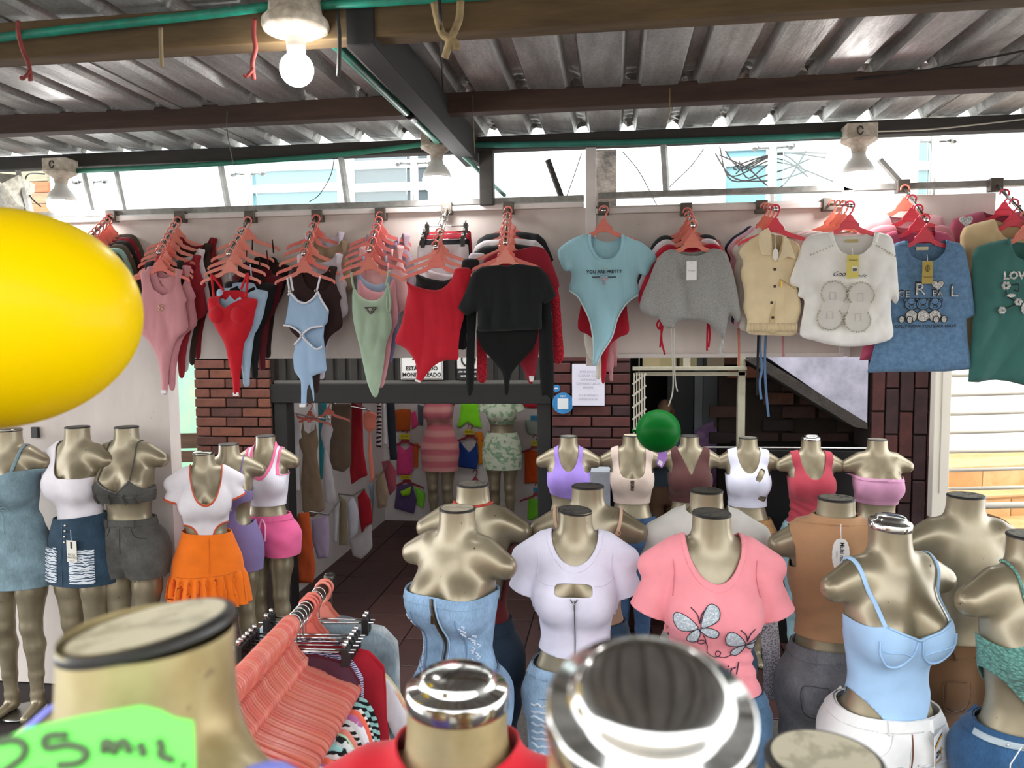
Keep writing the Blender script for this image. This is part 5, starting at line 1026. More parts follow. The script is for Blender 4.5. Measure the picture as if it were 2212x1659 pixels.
# -- 13: teal tee
R13 = Rod('holding the teal printed tee at the picture edge', (2152, 399), (2216, 466)); TT = fb('3f7069')
o = front_piece(R13, 'teal_tee', 'teal green tee with a silver love and flower print, cut by the picture edge', 't-shirt', 'teal green printed tee', 'tealtee',
    [(1395, 570), (1420, 512), (1500, 482), (1640, 450), (1700, 475), (1780, 480), (1860, 470), (1930, 450), (2060, 490), (2110, 560), (2160, 950), (2070, 980), (2080, 1250), (2090, 1520), (1900, 1515), (1765, 1500), (1640, 1470), (1560, 1462), (1500, 1466), (1440, 1480), (1365, 1476), (1385, 1200), (1395, 1050), (1412, 950), (1395, 750)], 'A7', TT, [[(1640, 440), (1655, 530), (1690, 585), (1765, 620), (1850, 585), (1905, 440)]], T=.03, A=.016, fx=40., smooth=False)
strapline(o, 'A7', [(1634, 452), (1650, 535), (1688, 592), (1765, 628), (1855, 592), (1910, 450)], R13.f, R13.Y, TT, .008, 'neck_band', -.026)
x, z = loc('A7', (1680, 720), R13.f, R13.Y); lettering('sequin_lettering', 'LOVE', .045, upright((x, -.042, z)), SQ, o, bold=.002)
for c_, R_ in (((1603, 790), .017), ((1575, 965), .014), ((1690, 905), .014)):
    x, z = loc('A7', c_, R13.f, R13.Y)
    for i in range(6): a = i*PI/3; MB().lathe([(.0075, 0), (.005, .004), (.001, .005)], 9, Matrix.Translation((x+R_*.7*math.cos(a), -.041, z+R_*.7*math.sin(a))) @ Matrix.Rotation(PI/2, 4, 'X')).obj('sequin_petal', SQ, o)
for pts in ([(1600, 830), (1620, 870), (1680, 900)], [(1640, 790), (1690, 780), (1690, 830), (1660, 820)], [(1760, 770), (1740, 830), (1760, 880)], [(1600, 950), (1650, 930), (1700, 900)], [(1690, 900), (1720, 940), (1765, 920)]): strapline(o, 'A7', pts, R13.f, R13.Y, ID, .0025, 'print_stem', -.04)
for c_, rx, rz in (((1740, 950), .016, .026), ((1640, 860), .018, .008)): x, z = loc('A7', c_, R13.f, R13.Y); MB().prism([(x+rx*math.cos(t), z+rz*math.sin(t)) for t in np.linspace(0, -2*PI, 20)[:-1]], -.042, -.036).obj('sequin_petal', SQ, o)
q_ = behind(R13, .62, 'plain_tee', 'cream tee with a sequin heart behind the teal tee', 't-shirt', 'cream sequin tee', 'tealtee', fb('d8bf94'), -.01, 0, hm=M_HR[0], dz=.03)
x, z = -.20, -.105; MB().prism([(x+.0017*16*math.sin(t)**3, z+.0017*(13*math.cos(t)-5*math.cos(2*t)-2*math.cos(3*t)-math.cos(4*t))) for t in np.linspace(0, 2*PI, 30)[:-1]], -.036, -.030).obj('sequin_heart', SQ, q_)
behind(R13, .3, 'plain_tee', 'raspberry tee behind the cream sequin tee', 't-shirt', 'raspberry tee', 'tealtee', fb('a04a60'), -.02, 0, hm=M_HR[0], dz=.02)
# -- rod 1: behind the balloon
R1 = Rod('beside the yellow balloon', (240, 467), (199, 508))
for k, l_, cc, sh_ in ((1., 'dark green tee half hidden by the yellow balloon', '2c3430', 'dark green tee'), (.8, 'mint tee half hidden by the yellow balloon', '8fb0a4', 'mint tee'), (.6, 'olive brown tee half hidden by the yellow balloon', '5d5042', 'olive brown tee'), (.42, 'black tee behind the olive one by the balloon', '26221f', 'black tee by balloon'), (.25, 'dark red tee by the balloon', '8c2430', 'dark red tee by balloon'), (.08, 'brown-grey tee nearest the wall by the balloon', '5b5048', 'brown-grey tee by wall')): behind(R1, k, 'plain_tee', l_, 't-shirt', sh_, 'greytee', fb(cc), .0, .25, hm=M_HG[3], sc=(.92, 1, .8))
# ---- balloons
def balloon(name, lab, c, rx, rz, mat, rot):
    t_ = thing(name, lab, 'balloon', c); v, q = surfnet(lambda x, y, z: (np.sqrt((x/rx)**2+(y/rz)**2+(z/rz)**2)-1)*rz, (-rx*1.1, -rz*1.1, -rz*1.1), (rx*1.1, rz*1.1, rz*1.1), rz/14); o = to_obj('skin', v, q, mat, t_); o.rotation_euler = rot
    kn = MB().lathe([(.004, 0), (.006, -.008), (.012, -.02)], 14, Matrix.Translation((-rx, 0, 0)) @ Matrix.Rotation(PI/2, 4, 'Y')).obj('knot', mat, t_, True); return t_
def mat_balloon(hexc):
    m, n = newmat('latex_' + hexc, lin(hexc), .38); n.b.inputs['Specular IOR Level'].default_value = .06; n.b.inputs['Coat Weight'].default_value = .03; n.b.inputs['Coat Roughness'].default_value = .06; return m
c = PD(-22, 690, 1.02); balloon('balloon', 'big glossy yellow balloon in front of the white wall', c, .193, .146, mat_balloon('e8c200'), (0, -.10+.0, math.radians(7.5)))
c = PD(1422, 931, 4.25); balloon('balloon', 'dark green round balloon before the doorway', c, .122, .118, mat_balloon('0a5a1e'), (0, 0, 0))
# ================================================================ mannequins and what they wear
def piping(fig, F, off, fn, w_, mat, lo, hi, parent, others=(), h=.01, name='trim'):
    """band of width w_ along the edge of mask fn"""
    return wear(fig, name, None, None, F, off+.002, [fn, lambda x, y, z: w_-fn(x, y, z)]+list(others), mat, lo, hi, h, None, parent, .002)
_JC = {}
def jeans(fig, name, label, mat, zt=1.02, zb=.08, e=.004, cat='jeans', off=.010, wb=True, h=.012, k=0.0, seed=1, wr=.0015, dark=None, back=False, legs_sp=.0, frayed=None):
    F = pantsF(e, legs_sp)
    key = (zt, zb, e, off, h, k, seed, wr, legs_sp)
    if key in _JC: o = mesh_obj(name, [], [], None); o.data = _JC[key].copy(); o.data.materials[0] = mat; tag(o, label, cat); fig.put(o); o.modifiers.new('thickness', 'SOLIDIFY').thickness = .003; o.modifiers[0].offset = -1
    else:
        o = wear(fig, name, label, cat, F, off, [below(zt, k), above(zb)], mat, (-.25, -.19, zb-.05), (.25, .22, zt+.06), h, lambda v: wrinkle(v, wr, 60, 30, seed)); _JC[key] = o.data
    sm = dark or mat
    if wb:
        wb_ = wear(fig, 'waistband', None, None, F, off+.003, [below(zt, k), above(zt-.034, k)], mat, (-.25, -.19, zt-.1), (.25, .22, zt+.06), h, None, o, .002)
        for xs in (-.07, .07):
            for bk in (False, True):
                surf_line(fig, 'belt_loop', F, off+.006, [(xs, zt-.038+k*xs), (xs, zt-.018+k*xs), (xs, zt+.001+k*xs)], .002, mat, wb_, bk, 6, 3, .006)
        surf_line(fig, 'seam', F, off+.001, [(0, zt-.04), (0, zt-.1), (0, zt-.17)], .0016, sm, o, False, 6, 4)
        for sg in (-1, 1):
            surf_line(fig, 'pocket_seam', F, off+.001, [(sg*.055, zt-.036), (sg*.066, zt-.07), (sg*.09, zt-.09), (sg*.125, zt-.095)], .0016, sm, o, False, 6, 5)
            patch('back_pocket', [(sg*.035, zt-.10), (sg*.115, zt-.10), (sg*.112, zt-.19), (sg*.075, zt-.215), (sg*.038, zt-.19)], F, off+.002, mat, o, .01, .002, True)
            bp = [(sg*.035, zt-.10), (sg*.115, zt-.10), (sg*.112, zt-.19), (sg*.075, zt-.215), (sg*.038, zt-.19), (sg*.035, zt-.10)]
            surf_line(fig, 'pocket_seam', F, off+.004, bp, .0013, sm, o, True, 5, 4)
    return o
LT = dict(lo=(-.28, -.2, .85), hi=(.28, .17, 1.47))
WALLG = None
# ---- the three against the white wall
f = Fig('full mannequin in the blue-grey lace-up dress, half hidden by the yellow balloon', 18, 930, d=3.98, rot=.1, cap='dome')
SK = table([(1.1,.118,.088,.08,0),(1.0,.14,.098,.092,0),(.92,.166,.105,.112,0),(.86,.176,.108,.12,0),(.78,.178,.108,.118,0),(.6,.168,.104,.11,0),(.3,.168,.104,.11,0)])
dressF = lambda x, y, z: smin(tightF(x, y, z), smax(loft(x, y, z, SK), z-1.06, .05), .03)
md_ = fabric('7f97a0', 'denim')
o = wear(f, 'dress', 'blue-grey denim mini dress with a lace-up front, under the yellow balloon', 'dress', dressF, .008, [lambda x, y, z: (1.275+.03*np.minimum(np.abs(x)/.07, 1)-.25*np.maximum(y, 0))-z, above(.69)], md_, (-.22, -.2, .64), (.22, .2, 1.36), .010, lambda v: wrinkle(v, .003, 70, 22, 3, (.86, .2)))
for sx in (-1, 1): strap3('strap', bodyF, .004, [(sx*.075, -.13, 1.285), (sx*.085, -.09, 1.36), (sx*.09, 0, 1.42), (sx*.08, .09, 1.33), (sx*.075, .1, 1.25)], .008, md_, o)
lc = plain('8da3ab', .8)
for i in range(5): 
    z0 = 1.25-i*.028
    surf_line(f, 'lace', dressF, .012, [(-.028, z0), (.028, z0-.026)], .0022, lc, o, False, 5, 4); surf_line(f, 'lace', dressF, .013, [(.028, z0), (-.028, z0-.026)], .0022, lc, o, False, 5, 4)
surf_line(f, 'lace_bow', dressF, .014, [(0, 1.11), (.035, 1.125), (.045, 1.105), (0, 1.11), (-.035, 1.13), (-.045, 1.105), (0, 1.11)], .0022, lc, o, False, 5, 5)
surf_line(f, 'lace_end', dressF, .014, [(0, 1.11), (.02, 1.06), (.028, .99)], .002, lc, o, False, 5, 5); surf_line(f, 'lace_end', dressF, .014, [(0, 1.11), (-.015, 1.06), (-.005, .97)], .002, lc, o, False, 5, 5)

f = Fig('full mannequin in the white one-shoulder top and ripped denim skirt', 165, 923, d=4.0, rot=-.12, cap='dark')
wt = fabric('e6dfe4')
nk = lambda x, y, z: (1.36-.55*(x+.075)-z)*np.where(x > -.085, 1, -1)*1.0
one = lambda x, y, z: np.where(x < -.09, 1.0, (1.262+np.clip(.09-(x+.09), 0, .2)**2*12.0)-z)
o = wear(f, 'one_shoulder_shirt', 'white one-shoulder short-sleeved top on the mannequin beside the white wall', 'top', teeF(.05, .8, .09, side=-1), .006, [lambda x, y, z: np.where(x < -.128, 1.0, (1.258+.17*np.clip((-.0-x)/.095, 0, 1)**1.6)-z), sleeve_end(.05, .62), above(1.0)], wt, h=.010, wr=lambda v: wrinkle(v, .0012, 50, 20, 5), **LT)
SKD = table([(1.12,.12,.09,.084,0),(1.03,.124,.098,.09,0),(.95,.152,.108,.106,0),(.86,.178,.115,.12,0),(.78,.182,.118,.12,0),(.6,.178,.118,.118,0),(.3,.178,.118,.118,0)])
dk = fabric('2f4455', 'denim'); sf = skirtF(SKD)
o = wear(f, 'denim_skirt', 'dark denim mini skirt with white shredded panels and a button front', 'skirt', sf, .012, [below(1.045, .10), above(.70)], dk, (-.24, -.2, .64), (.24, .2, 1.12), .010, lambda v: wrinkle(v, .0015, 60, 20, 8))
for sg in (-1, 1):
    patch('shredded_panel', [(sg*.035, .9), (sg*.15, .89), (sg*.155, .715), (sg*.04, .72)], sf, .0135, fabric('d9dce2', 'zebra', '3c5064', 2.6), o, .012, .001)
    for i in range(9): surf_line(f, 'loose_thread', sf, .017, [(sg*.04, .885-i*.02), (sg*.09, .879-i*.02+random.uniform(-.004, .004)), (sg*.15, .882-i*.02)], .0032, plain('dfe2e8', .9), o, False, 5, 4)
for i in range(4): 
    p = on_front(sf, .014, [(.012, 1.015-i*.028)])[0]; MB().lathe([(.007, 0), (.007, .003), (.001, .004)], 12, Matrix.Translation(p) @ Matrix.Rotation(PI/2, 4, 'X')).obj('button', plain('c0b8a8', .3, .8), o, True)
surf_line(f, 'seam', sf, .0135, [(-.006, 1.03), (-.006, .85), (-.006, .71)], .0014, fabric('55708a', 'denim'), o, False, 5, 6)
p = on_front(sf, .02, [(.06, .90)])[0]
t_ = tag(box('hang_tag', (p[0]-.03, p[1]-.004, .835), (p[0]+.03, p[1]-.002, .945), plain('d9d4c8', .8)), 'beige card swing tag hanging on the ripped denim skirt', 'tag'); f.put(t_)
for i, (tx, sz) in enumerate((('MOST', .017), ('WANTED', .017), ('denim co', .008))): lettering('tag_lettering', tx, sz, upright((p[0], p[1]-.0045, .872-i*.015)), plain('2b2825'), t_)
tube('tag_cord', [(p[0], p[1]-.003, .935), (p[0]-.004, p[1], 1.0)], .0012, plain('efefef'), t_, 5); box('tag_slot', (p[0]-.006, p[1]-.0045, .905), (p[0]+.006, p[1]-.004, .938), M_DARK, t_)

f = Fig('full mannequin in the charcoal denim bra top and frayed shorts', 272, 923, d=4.02, rot=.08, cap='dark')
ch = fabric('55534e', 'denim'); F_ = lambda x, y, z: torsoF(x, y, z, .03)
def vtop(x, y, z): return np.where(y < .02, 1.175+.9*np.minimum(np.abs(x), .082)-.9*np.maximum(np.abs(x)-.082, 0), 1.19)-z
o = wear(f, 'denim_bralette', 'charcoal denim halter bra top with belt loops', 'top', F_, .008, [vtop, above(1.125)], ch, (-.2, -.2, 1.06), (.2, .16, 1.32), .0095)
wear(f, 'band', None, None, F_, .012, [below(1.165), above(1.12)], ch, (-.2, -.2, 1.06), (.2, .16, 1.22), .0095, None, o, .002)
for xs in (-.1, -.03, .05, .11): surf_line(f, 'belt_loop', F_, .016, [(xs, 1.122), (xs, 1.145), (xs, 1.175)], .002, ch, o, False, 6, 3, .007)
for sx in (-1, 1): strap3('halter_strap', bodyF, .003, [(sx*.082, -.13, 1.245), (sx*.08, -.09, 1.32), (sx*.072, -.03, 1.4), (sx*.05, .05, 1.415), (0, .068, 1.42)], .0035, ch, o, th=.002); surf_line(f, 'seam', F_, .01, [(0, 1.178), (sx*.04, 1.205), (sx*.08, 1.24)], .003, fabric('85827c', 'denim'), o, False, 5, 5)
o = jeans(f, 'denim_shorts', 'charcoal frayed denim shorts with pocket seams', ch, 1.03, .725, .016, 'shorts', .012, k=.0, seed=4, legs_sp=.004, dark=fabric('2c2b29', 'denim'))
for i in range(60):
    a = random.uniform(0, 6.28); sg = random.choice((-1, 1)); x = sg*(.085+.0)+.098*math.cos(a); y = .0+.1*math.sin(a)
    tube('frayed_thread', [(x, y, .73), (x+random.uniform(-.006, .006), y, .712)], .0022, plain('77746d', .9), o, 4)

# ---- the three beside the brick pillar
f = Fig('mannequin in the white bodysuit with orange trim and orange pleated skirt', 440, 980, d=4.1, rot=.45, cap='dome')
SKO = table([(1.15,.118,.092,.084,0),(1.05,.118,.1,.09,0),(.97,.142,.108,.102,0),(.88,.178,.118,.12,0),(.80,.186,.125,.126,0),(.70,.205,.145,.148,0),(.58,.222,.165,.165,0),(.3,.23,.18,.18,0)])
tf = teeF(.052, .9); nk = scoop(.085, 1.225, 1.38, 1.42, .012)
low = lambda x, y, z: np.where(y < 0.06, np.sqrt(((np.abs(x)-.105)/.06)**2+((z-1.01)/.075)**2)-1, 1)
o = wear(f, 'short_sleeve_bodysuit', 'white short-sleeved bodysuit with orange piping and hip cut-outs', 'bodysuit', tf, .006, [nk, sleeve_end(.052, .75), above(.99), low], fabric('e2dade'), h=.010, wr=lambda v: wrinkle(v, .0012, 40, 40, 9), **LT)
ot = plain('c4502c', .8); piping(f, tf, .006, nk, .07, ot, LT['lo'], LT['hi'], o, [above(1.0)])
for sg_ in (-1, 1): piping(f, tf, .006, low, .14, ot, LT['lo'], LT['hi'], o, [above(1.0), below(1.1), lambda x, y, z, s_=sg_: x*s_])
ax = (SLB-SLA)/np.linalg.norm(SLB-SLA); se = sleeve_end(.052, .75); se2 = sleeve_end(.052, .68)
for sg_ in (-1, 1): wear(f, 'sleeve_trim', None, None, tf, .008, [se, lambda x, y, z: -se2(x, y, z), lambda x, y, z, s_=sg_: x*s_], ot, LT['lo'], LT['hi'], .01, None, o, .002)
def plF(x, y, z):
    an = np.arctan2(y, x); t = np.clip((.80-z)/.04, 0, 1)*np.clip(1.2-(z-.6)*0, 0, 1)
    return loft(x, y, z, SKO)-t*.026*(((an*20/(2*PI)) % 1)-.6)
o = wear(f, 'pleated_skirt', 'bright orange mini skirt with a pleated flounce', 'skirt', plF, .012, [below(1.04, -.08), lambda x, y, z: z-(.62-.12*x)], fabric('ef7416'), (-.27, -.24, .5), (.27, .24, 1.1), .0085, lambda v: wrinkle(v, .0012, 50, 26, 3, (.92, .1)))
surf_line(f, 'seam', skirtF(SKO), .014, [(-.17, .80), (-.08, .797), (0, .80), (.08, .797), (.17, .80)], .0018, fabric('c85f10'), o, False, 5, 6); surf_line(f, 'seam', skirtF(SKO), .014, [(.02, 1.02), (.02, .9), (.018, .81)], .0015, fabric('c85f10'), o, False, 5, 6)

f = Fig('mannequin in the muted purple ring-front dress, between two others', 494, 960, d=4.35, rot=.28, cap='dark')
pu = fabric('7b6c98'); cut = lambda x, y, z: np.sqrt(((np.abs(x)-.105)/.062)**2+((z-1.08)/.075)**2)-1
topm = lambda x, y, z: np.where(y < .03, 1.195+.75*np.minimum(np.abs(x), .08)-.6*np.maximum(np.abs(x)-.08, 0), 1.1)-z
o = wear(f, 'cutout_dress', 'muted purple mini dress with a ring bust and side cut-outs', 'dress', dressF, .006, [topm, cut, above(.71)], pu, (-.22, -.2, .66), (.22, .2, 1.34), .010, lambda v: wrinkle(v, .002, 30, 60, 6, (1.21, .06)))
for sx in (-1, 1): strap3('strap', bodyF, .003, [(sx*.08, -.13, 1.25), (sx*.085, -.08, 1.35), (sx*.088, 0, 1.42), (sx*.08, .09, 1.3), (sx*.07, .09, 1.12)], .004, pu, o)
p = on_front(dressF, .012, [(0, 1.205)])[0]; MB().tube([(p[0]+.016*math.cos(a), p[1], p[2]+.016*math.sin(a)) for a in np.linspace(0, 2*PI, 20)[:-1]], .004, 8, True).obj('ring', plain('3a3548', .4), o, True)

f = Fig('mannequin in the pink-trimmed white tank and pink drawstring shorts', 573, 942, d=4.55, rot=.12, cap='dark')
nk = scoop(.066, 1.275, 1.36); ar = arm((1.46, .112), (1.38, .112), (1.32, .105), (1.27, .118), (1.245, .2), (.8, .3)); pk = plain('e26a92', .8); Wt = fabric('e4dde6', 'rib')
o = wear(f, 'tank_shirt', 'white ribbed crop tank top with thick pink trim', 'top', tightF, .006, [nk, ar, above(1.06)], Wt, h=.010, wr=lambda v: wrinkle(v, .001, 60, 30, 2), **LT)
piping(f, tightF, .006, nk, .24, pk, LT['lo'], LT['hi'], o, [ar]); [piping(f, tightF, .006, ar, .016, pk, LT['lo'], LT['hi'], o, [nk, above(1.23), lambda x, y, z, s_=sg_: x*s_]) for sg_ in (-1, 1)]
lettering('print_lettering', 'LA', .016, upright(on_front(tightF, .009, [(.02, 1.24)])[0]), plain('56505a'), o)
pkf = fabric('dd5f8f'); o = jeans(f, 'drawstring_shorts', 'pink jersey shorts with a hanging drawstring', pkf, 1.0, .735, .022, 'shorts', .014, wb=False, legs_sp=.006, wr=.002)
PF = pantsF(.022, .006)
for dx in (-.016, .016): surf_line(f, 'drawstring', PF, .02, [(0, .985), (dx, .95), (dx*1.1, .9), (dx*.9, .845)], .005, fabric('f0a0c0'), o, False, 8, 5)
wear(f, 'waistband', None, None, PF, .017, [below(1.0), above(.965)], pkf, (-.25, -.19, .9), (.25, .22, 1.06), .0105, lambda v: wrinkle(v, .001, 0, 160, 3), o, .002)

# ---- back row in front of the brick wall
ARM = arm((1.46, .115), (1.38, .112), (1.32, .108), (1.27, .12), (1.24, .2), (.8, .3))
f = Fig('mannequin in the violet halter crop top', 1228, 943, d=4.62, rot=.05, cap='worn')
nk = scoop(.068, 1.285, 1.3); ah = arm((1.46, .098), (1.4, .096), (1.34, .088), (1.28, .105), (1.245, .21), (.8, .3))
vi = fabric('9a7fce')
o = wear(f, 'racer_shirt', 'violet racer-neck crop top with an uneven hem', 'top', tightF, .005, [nk, ah, lambda x, y, z: z-(1.10-.18*np.minimum(x, .1)**1)], vi, h=.010, wr=lambda v: wrinkle(v, .0012, 70, 40, 4, (1.13, .05)), **LT)
jeans(f, 'jeans', 'pale blue jeans under the violet crop top', fabric('a9bccb', 'denim'), .97, .1)
f = Fig('mannequin in the beige square-neck crop top', 1365, 941, d=4.6, rot=0, cap='pale')
bg_ = fabric('cbb7aa'); nk = lambda x, y, z: np.where(z > 1.2, np.maximum(np.sqrt((x/.088)**4+(np.maximum(1.42-z, 0)/np.where(y < 0, .18, .1))**4)-1, -1), 1)
holes = [outside(0, 1.215, .014, .012), outside(0, 1.183, .012, .011)]
o = wear(f, 'square_neck_shirt', 'beige square-neck crop top with keyhole front', 'top', tightF, .006, [nk, arm((1.46, .14), (1.38, .138), (1.32, .125), (1.27, .125), (1.24, .2), (.8, .3)), above(1.06)]+holes, bg_, h=.009, wr=lambda v: wrinkle(v, .0015, 60, 50, 7, (1.2, .06)), **LT)
for hz in (1.2, 1.168): p = on_front(tightF, .01, [(0, hz)])[0]; MB().tube([(p[0]+.01*math.cos(a), p[1], p[2]+.006*math.sin(a)) for a in np.linspace(0, 2*PI, 14)[:-1]], .003, 6, True).obj('ring', plain('4a3c36', .3, .5), o, True)
jeans(f, 'jeans', 'mid-blue jeans under the beige square-neck top', fabric('3c5678', 'denim'), .97, .1)
f = Fig('mannequin in the brown V-neck crop tank, beside the green balloon', 1490, 942, d=4.6, rot=.0, cap='dark')
br_ = fabric('543230'); o = wear(f, 'vneck_tank', 'dark brown V-neck crop tank with a purple swing tag', 'top', tightF, .006, [vneck(.085, 1.26, 1.34), arm((1.46, .125), (1.38, .125), (1.32, .115), (1.27, .122), (1.24, .2), (.8, .3)), above(1.075)], br_, h=.010, wr=None, **LT)
wear(f, 'hem_band', None, None, tightF, .009, [above(1.072), below(1.10)], br_, LT['lo'], LT['hi'], .010, None, o, .002)
jeans(f, 'jeans', 'pale jeans under the brown V-neck tank', fabric('9fb0c4', 'denim'), .97, .1)
M_ = f.root.matrix_basis
t_ = thing('swing_tag', 'purple swing tag pinned at the armhole of the brown tank', 'tag', PD(1432, 985, 4.42))
MB().prism([(-.01, .06), (.03, .075), (.022, -.02), (-.005, -.07), (-.035, -.05), (-.03, 0)], -.001, .001).obj('card', plain('a878c8', .6), t_); MB().prism([(-.028, -.045), (-.008, -.06), (.0, -.035), (-.022, -.022)], -.002, -.001).obj('barcode_label', plain('e8e0e8', .7), t_)
f = Fig('mannequin in the white cut-out crop tank', 1616, 946, d=4.55, rot=-.05, cap='worn')
cuts = [outside(.065, 1.275, .019, .042, True, -.5), outside(.085, 1.115, .03, .018, True, -.45)]
wh = fabric('dcdbec'); o = wear(f, 'cutout_tank', 'white crop tank with two asymmetric cut-outs on one side', 'top', tightF, .006, [scoop(.074, 1.285, 1.36), arm((1.46, .13), (1.38, .13), (1.32, .115), (1.27, .122), (1.24, .2), (.8, .3)), above(1.055)]+cuts, wh, h=.009, wr=lambda v: wrinkle(v, .0012, 60, 20, 2, (1.09, .05)), **LT)
surf_line(f, 'seam', tightF, .008, [(.05, 1.24), (.045, 1.2), (.055, 1.14)], .0015, wh, o, False, 5, 5)
wear(f, 'hem_band', None, None, tightF, .0085, [above(1.053), below(1.078)], wh, LT['lo'], LT['hi'], .010, None, o, .0015)
jeans(f, 'shorts', 'tan cargo shorts with horizontal ribs under the white cut-out tank', fabric('b98d5e', 'stripe', '9c7348', 12.), .97, .6, .012, 'shorts')
f = Fig('mannequin with a chrome neck cap in the red ruched tank', 1752, 950, d=4.45, rot=.0, cap='chrome')
rd = fabric('ab3d4b'); o = wear(f, 'ruched_tank', 'brick red tank top ruched at one side seam', 'top', tightF, .006, [scoop(.08, 1.265, 1.34), arm((1.46, .128), (1.38, .128), (1.32, .112), (1.27, .122), (1.24, .2), (.8, .3)), above(.955, .3)], rd, h=.009, wr=lambda v: .005*np.sin(v[:, 2]*120+v[:, 0]*60)*np.exp(-((v[:, 2]-1.05)/.07)**2)*np.clip(.5-v[:, 0]*5, 0, 1), **LT)
surf_line(f, 'side_tie', tightF, .016, [(-.115, 1.0), (-.13, .95), (-.14, .88), (-.135, .82)], .004, rd, o, False, 6, 4)
jeans(f, 'jeans', 'pale blue jeans under the red ruched tank', fabric('8fb0bb', 'denim'), .97, .1)
f = Fig('mannequin in the pink strapless tube top, beside the dark brick pillar', 1896, 950, d=4.38, rot=.0, cap='worn')
pk2 = fabric('c58dab'); o = wear(f, 'bandeau', 'pale pink strapless tube top', 'top', tightF, .007, [below(1.275, -.03), above(1.105, -.03)], pk2, h=.009, wr=lambda v: wrinkle(v, .002, 40, 60, 3)*np.clip((np.abs(v[:, 0])-.07)*20, 0, 1), **LT)
wear(f, 'hem_band', None, None, tightF, .0095, [above(1.103, -.03), below(1.125, -.03)], pk2, LT['lo'], LT['hi'], .010, None, o, .0015); wear(f, 'top_band', None, None, tightF, .0095, [above(1.258, -.03), below(1.276, -.03)], pk2, LT['lo'], LT['hi'], .010, None, o, .0015)
jeans(f, 'jeans', 'blue jeans under the pink tube top', fabric('46648c', 'denim'), .97, .1)

# ---- row facing away from the camera
f = Fig('cream-gold mannequin facing away, red cord tied round its neck', 1022, 1046, d=2.75, rot=PI-.05, cap='worn')
rm = plain('b03a2c', .7); h_ = thing('halter_shirt', 'dark red halter top tied behind the neck with a red cord', 'top'); f.put(h_)
strap3('neck_cord', bodyF, .003, [(.0, .075, 1.43), (.058, .03, 1.432), (.062, -.02, 1.43), (.0, -.065, 1.425), (-.062, -.02, 1.43), (-.058, .03, 1.432), (0, .075, 1.43)], .005, rm, h_, 8, 6, .003)
for dx in (-.006, .008): surf_line(f, 'cord_end', bodyF, .008, [(-.012, 1.43), (-.012+dx, 1.38), (-.014+dx*2, 1.3), (-.01+dx, 1.22)], .003, rm, h_, True, 6, 6, .002)
wear(f, 'panel', None, None, tightF, .006, [lambda x, y, z: np.where(y > .03, 1.08, 1.28)-z, above(.99)], fabric('6a2226'), (-.25, -.2, .9), (.25, .17, 1.4), .011, None, h_)
jeans(f, 'jeans', 'dark indigo jeans on the mannequin with the red neck cord', fabric('2a3a4c', 'denim'), 1.0, .1, dark=plain('6a7d92', .9))
f = Fig('cream-gold mannequin facing away with thin beige straps', 1270, 1050, d=2.74, rot=PI, cap='dark')
bs = fabric('d4b096'); o = wear(f, 'camisole', 'beige camisole with thin straps on a mannequin facing away', 'top', tightF, .006, [below(1.17), above(1.0)], bs, (-.25, -.2, .9), (.25, .17, 1.3), .011)
for sx in (-1, 1):
    strap3('strap', bodyF, .003, [(sx*.09, -.1, 1.24), (sx*.118, -.05, 1.36), (sx*.122, .01, 1.42), (sx*.115, .07, 1.36), (sx*.085, .1, 1.26), (sx*.07, .09, 1.16)], .0065, bs, o)
    p = project(bodyF, np.array([[sx*.113, .075, 1.345]]), 6, .02, .008)[0]; MB().tube([(p[0]+.008*math.cos(a), p[1], p[2]+.008*math.sin(a)) for a in np.linspace(0, 2*PI, 14)[:-1]], .002, 6, True).obj('ring', plain('c8a080', .4), o, True)
jeans(f, 'jeans', 'mid-blue jeans on the mannequin with thin beige straps', fabric('46607c', 'denim'), 1.0, .1)
f = Fig('mannequin facing away in the plain off-white tee', 1526, 1060, d=2.72, rot=PI, cap='dark')
wt2 = fabric('d6d2cb'); tf2 = teeF(.062, 1.0); o = wear(f, 'tee', 'off-white cotton tee seen from behind', 't-shirt', tf2, .012, [scoop(.078, 1.36, 1.415, 1.44), sleeve_end(.062, .95), above(.93)], wt2, h=.010, wr=lambda v: wrinkle(v, .003, 25, 40, 12), **LT)
jeans(f, 'jeans', 'blue jeans on the mannequin in the off-white tee', fabric('4b6b8a', 'denim'), 1.0, .1)
f = Fig('mannequin facing away in the tan sleeveless top', 1806, 1076, d=2.5, rot=PI-.1, cap='worn')
tn = fabric('b98d68'); o = wear(f, 'mock_neck_shirt', 'tan sleeveless mock-neck top worn facing away', 'top', tightF, .008, [below(1.447), arm((1.46, .15), (1.39, .15), (1.34, .135), (1.27, .13), (1.235, .2), (.8, .3)), above(1.03, .0)], tn, h=.009, wr=lambda v: .004*np.sin((v[:, 2]+v[:, 0]*.6)*80)*np.exp(-((v[:, 2]-1.1)/.06)**2), **LT)
wear(f, 'collar_band', None, None, tightF, .0105, [below(1.448), above(1.422)], tn, LT['lo'], LT['hi'], .009, None, o, .0015)
jeans(f, 'jeans', 'faded grey jeans with back pockets on the tan-top mannequin', fabric('7b7b80', 'denim'), 1.0, .1, dark=plain('4a4a4e', .9))
t_ = thing('swing_tag', 'white scalloped swing tag lettered Multi moda on the tan top', 'tag', (0, 0, 0)); f.put(t_)
sc_ = []
for i in range(64):
    a = 2*PI*i/64; r = 1+.045*abs(math.sin(a*9)); sc_.append((.026*r*math.cos(a)*abs(math.cos(a))**-.35 if abs(math.cos(a)) > .02 else 0, 1.335+.052*r*math.sin(a)))
pb = on_front(tightF, .012, [(-.005, 1.335)], True)[0]
MB().prism([(x, z) for x, z in sc_], pb[1]+.003, pb[1]+.0045).obj('card', plain('eeeae6', .7), t_)
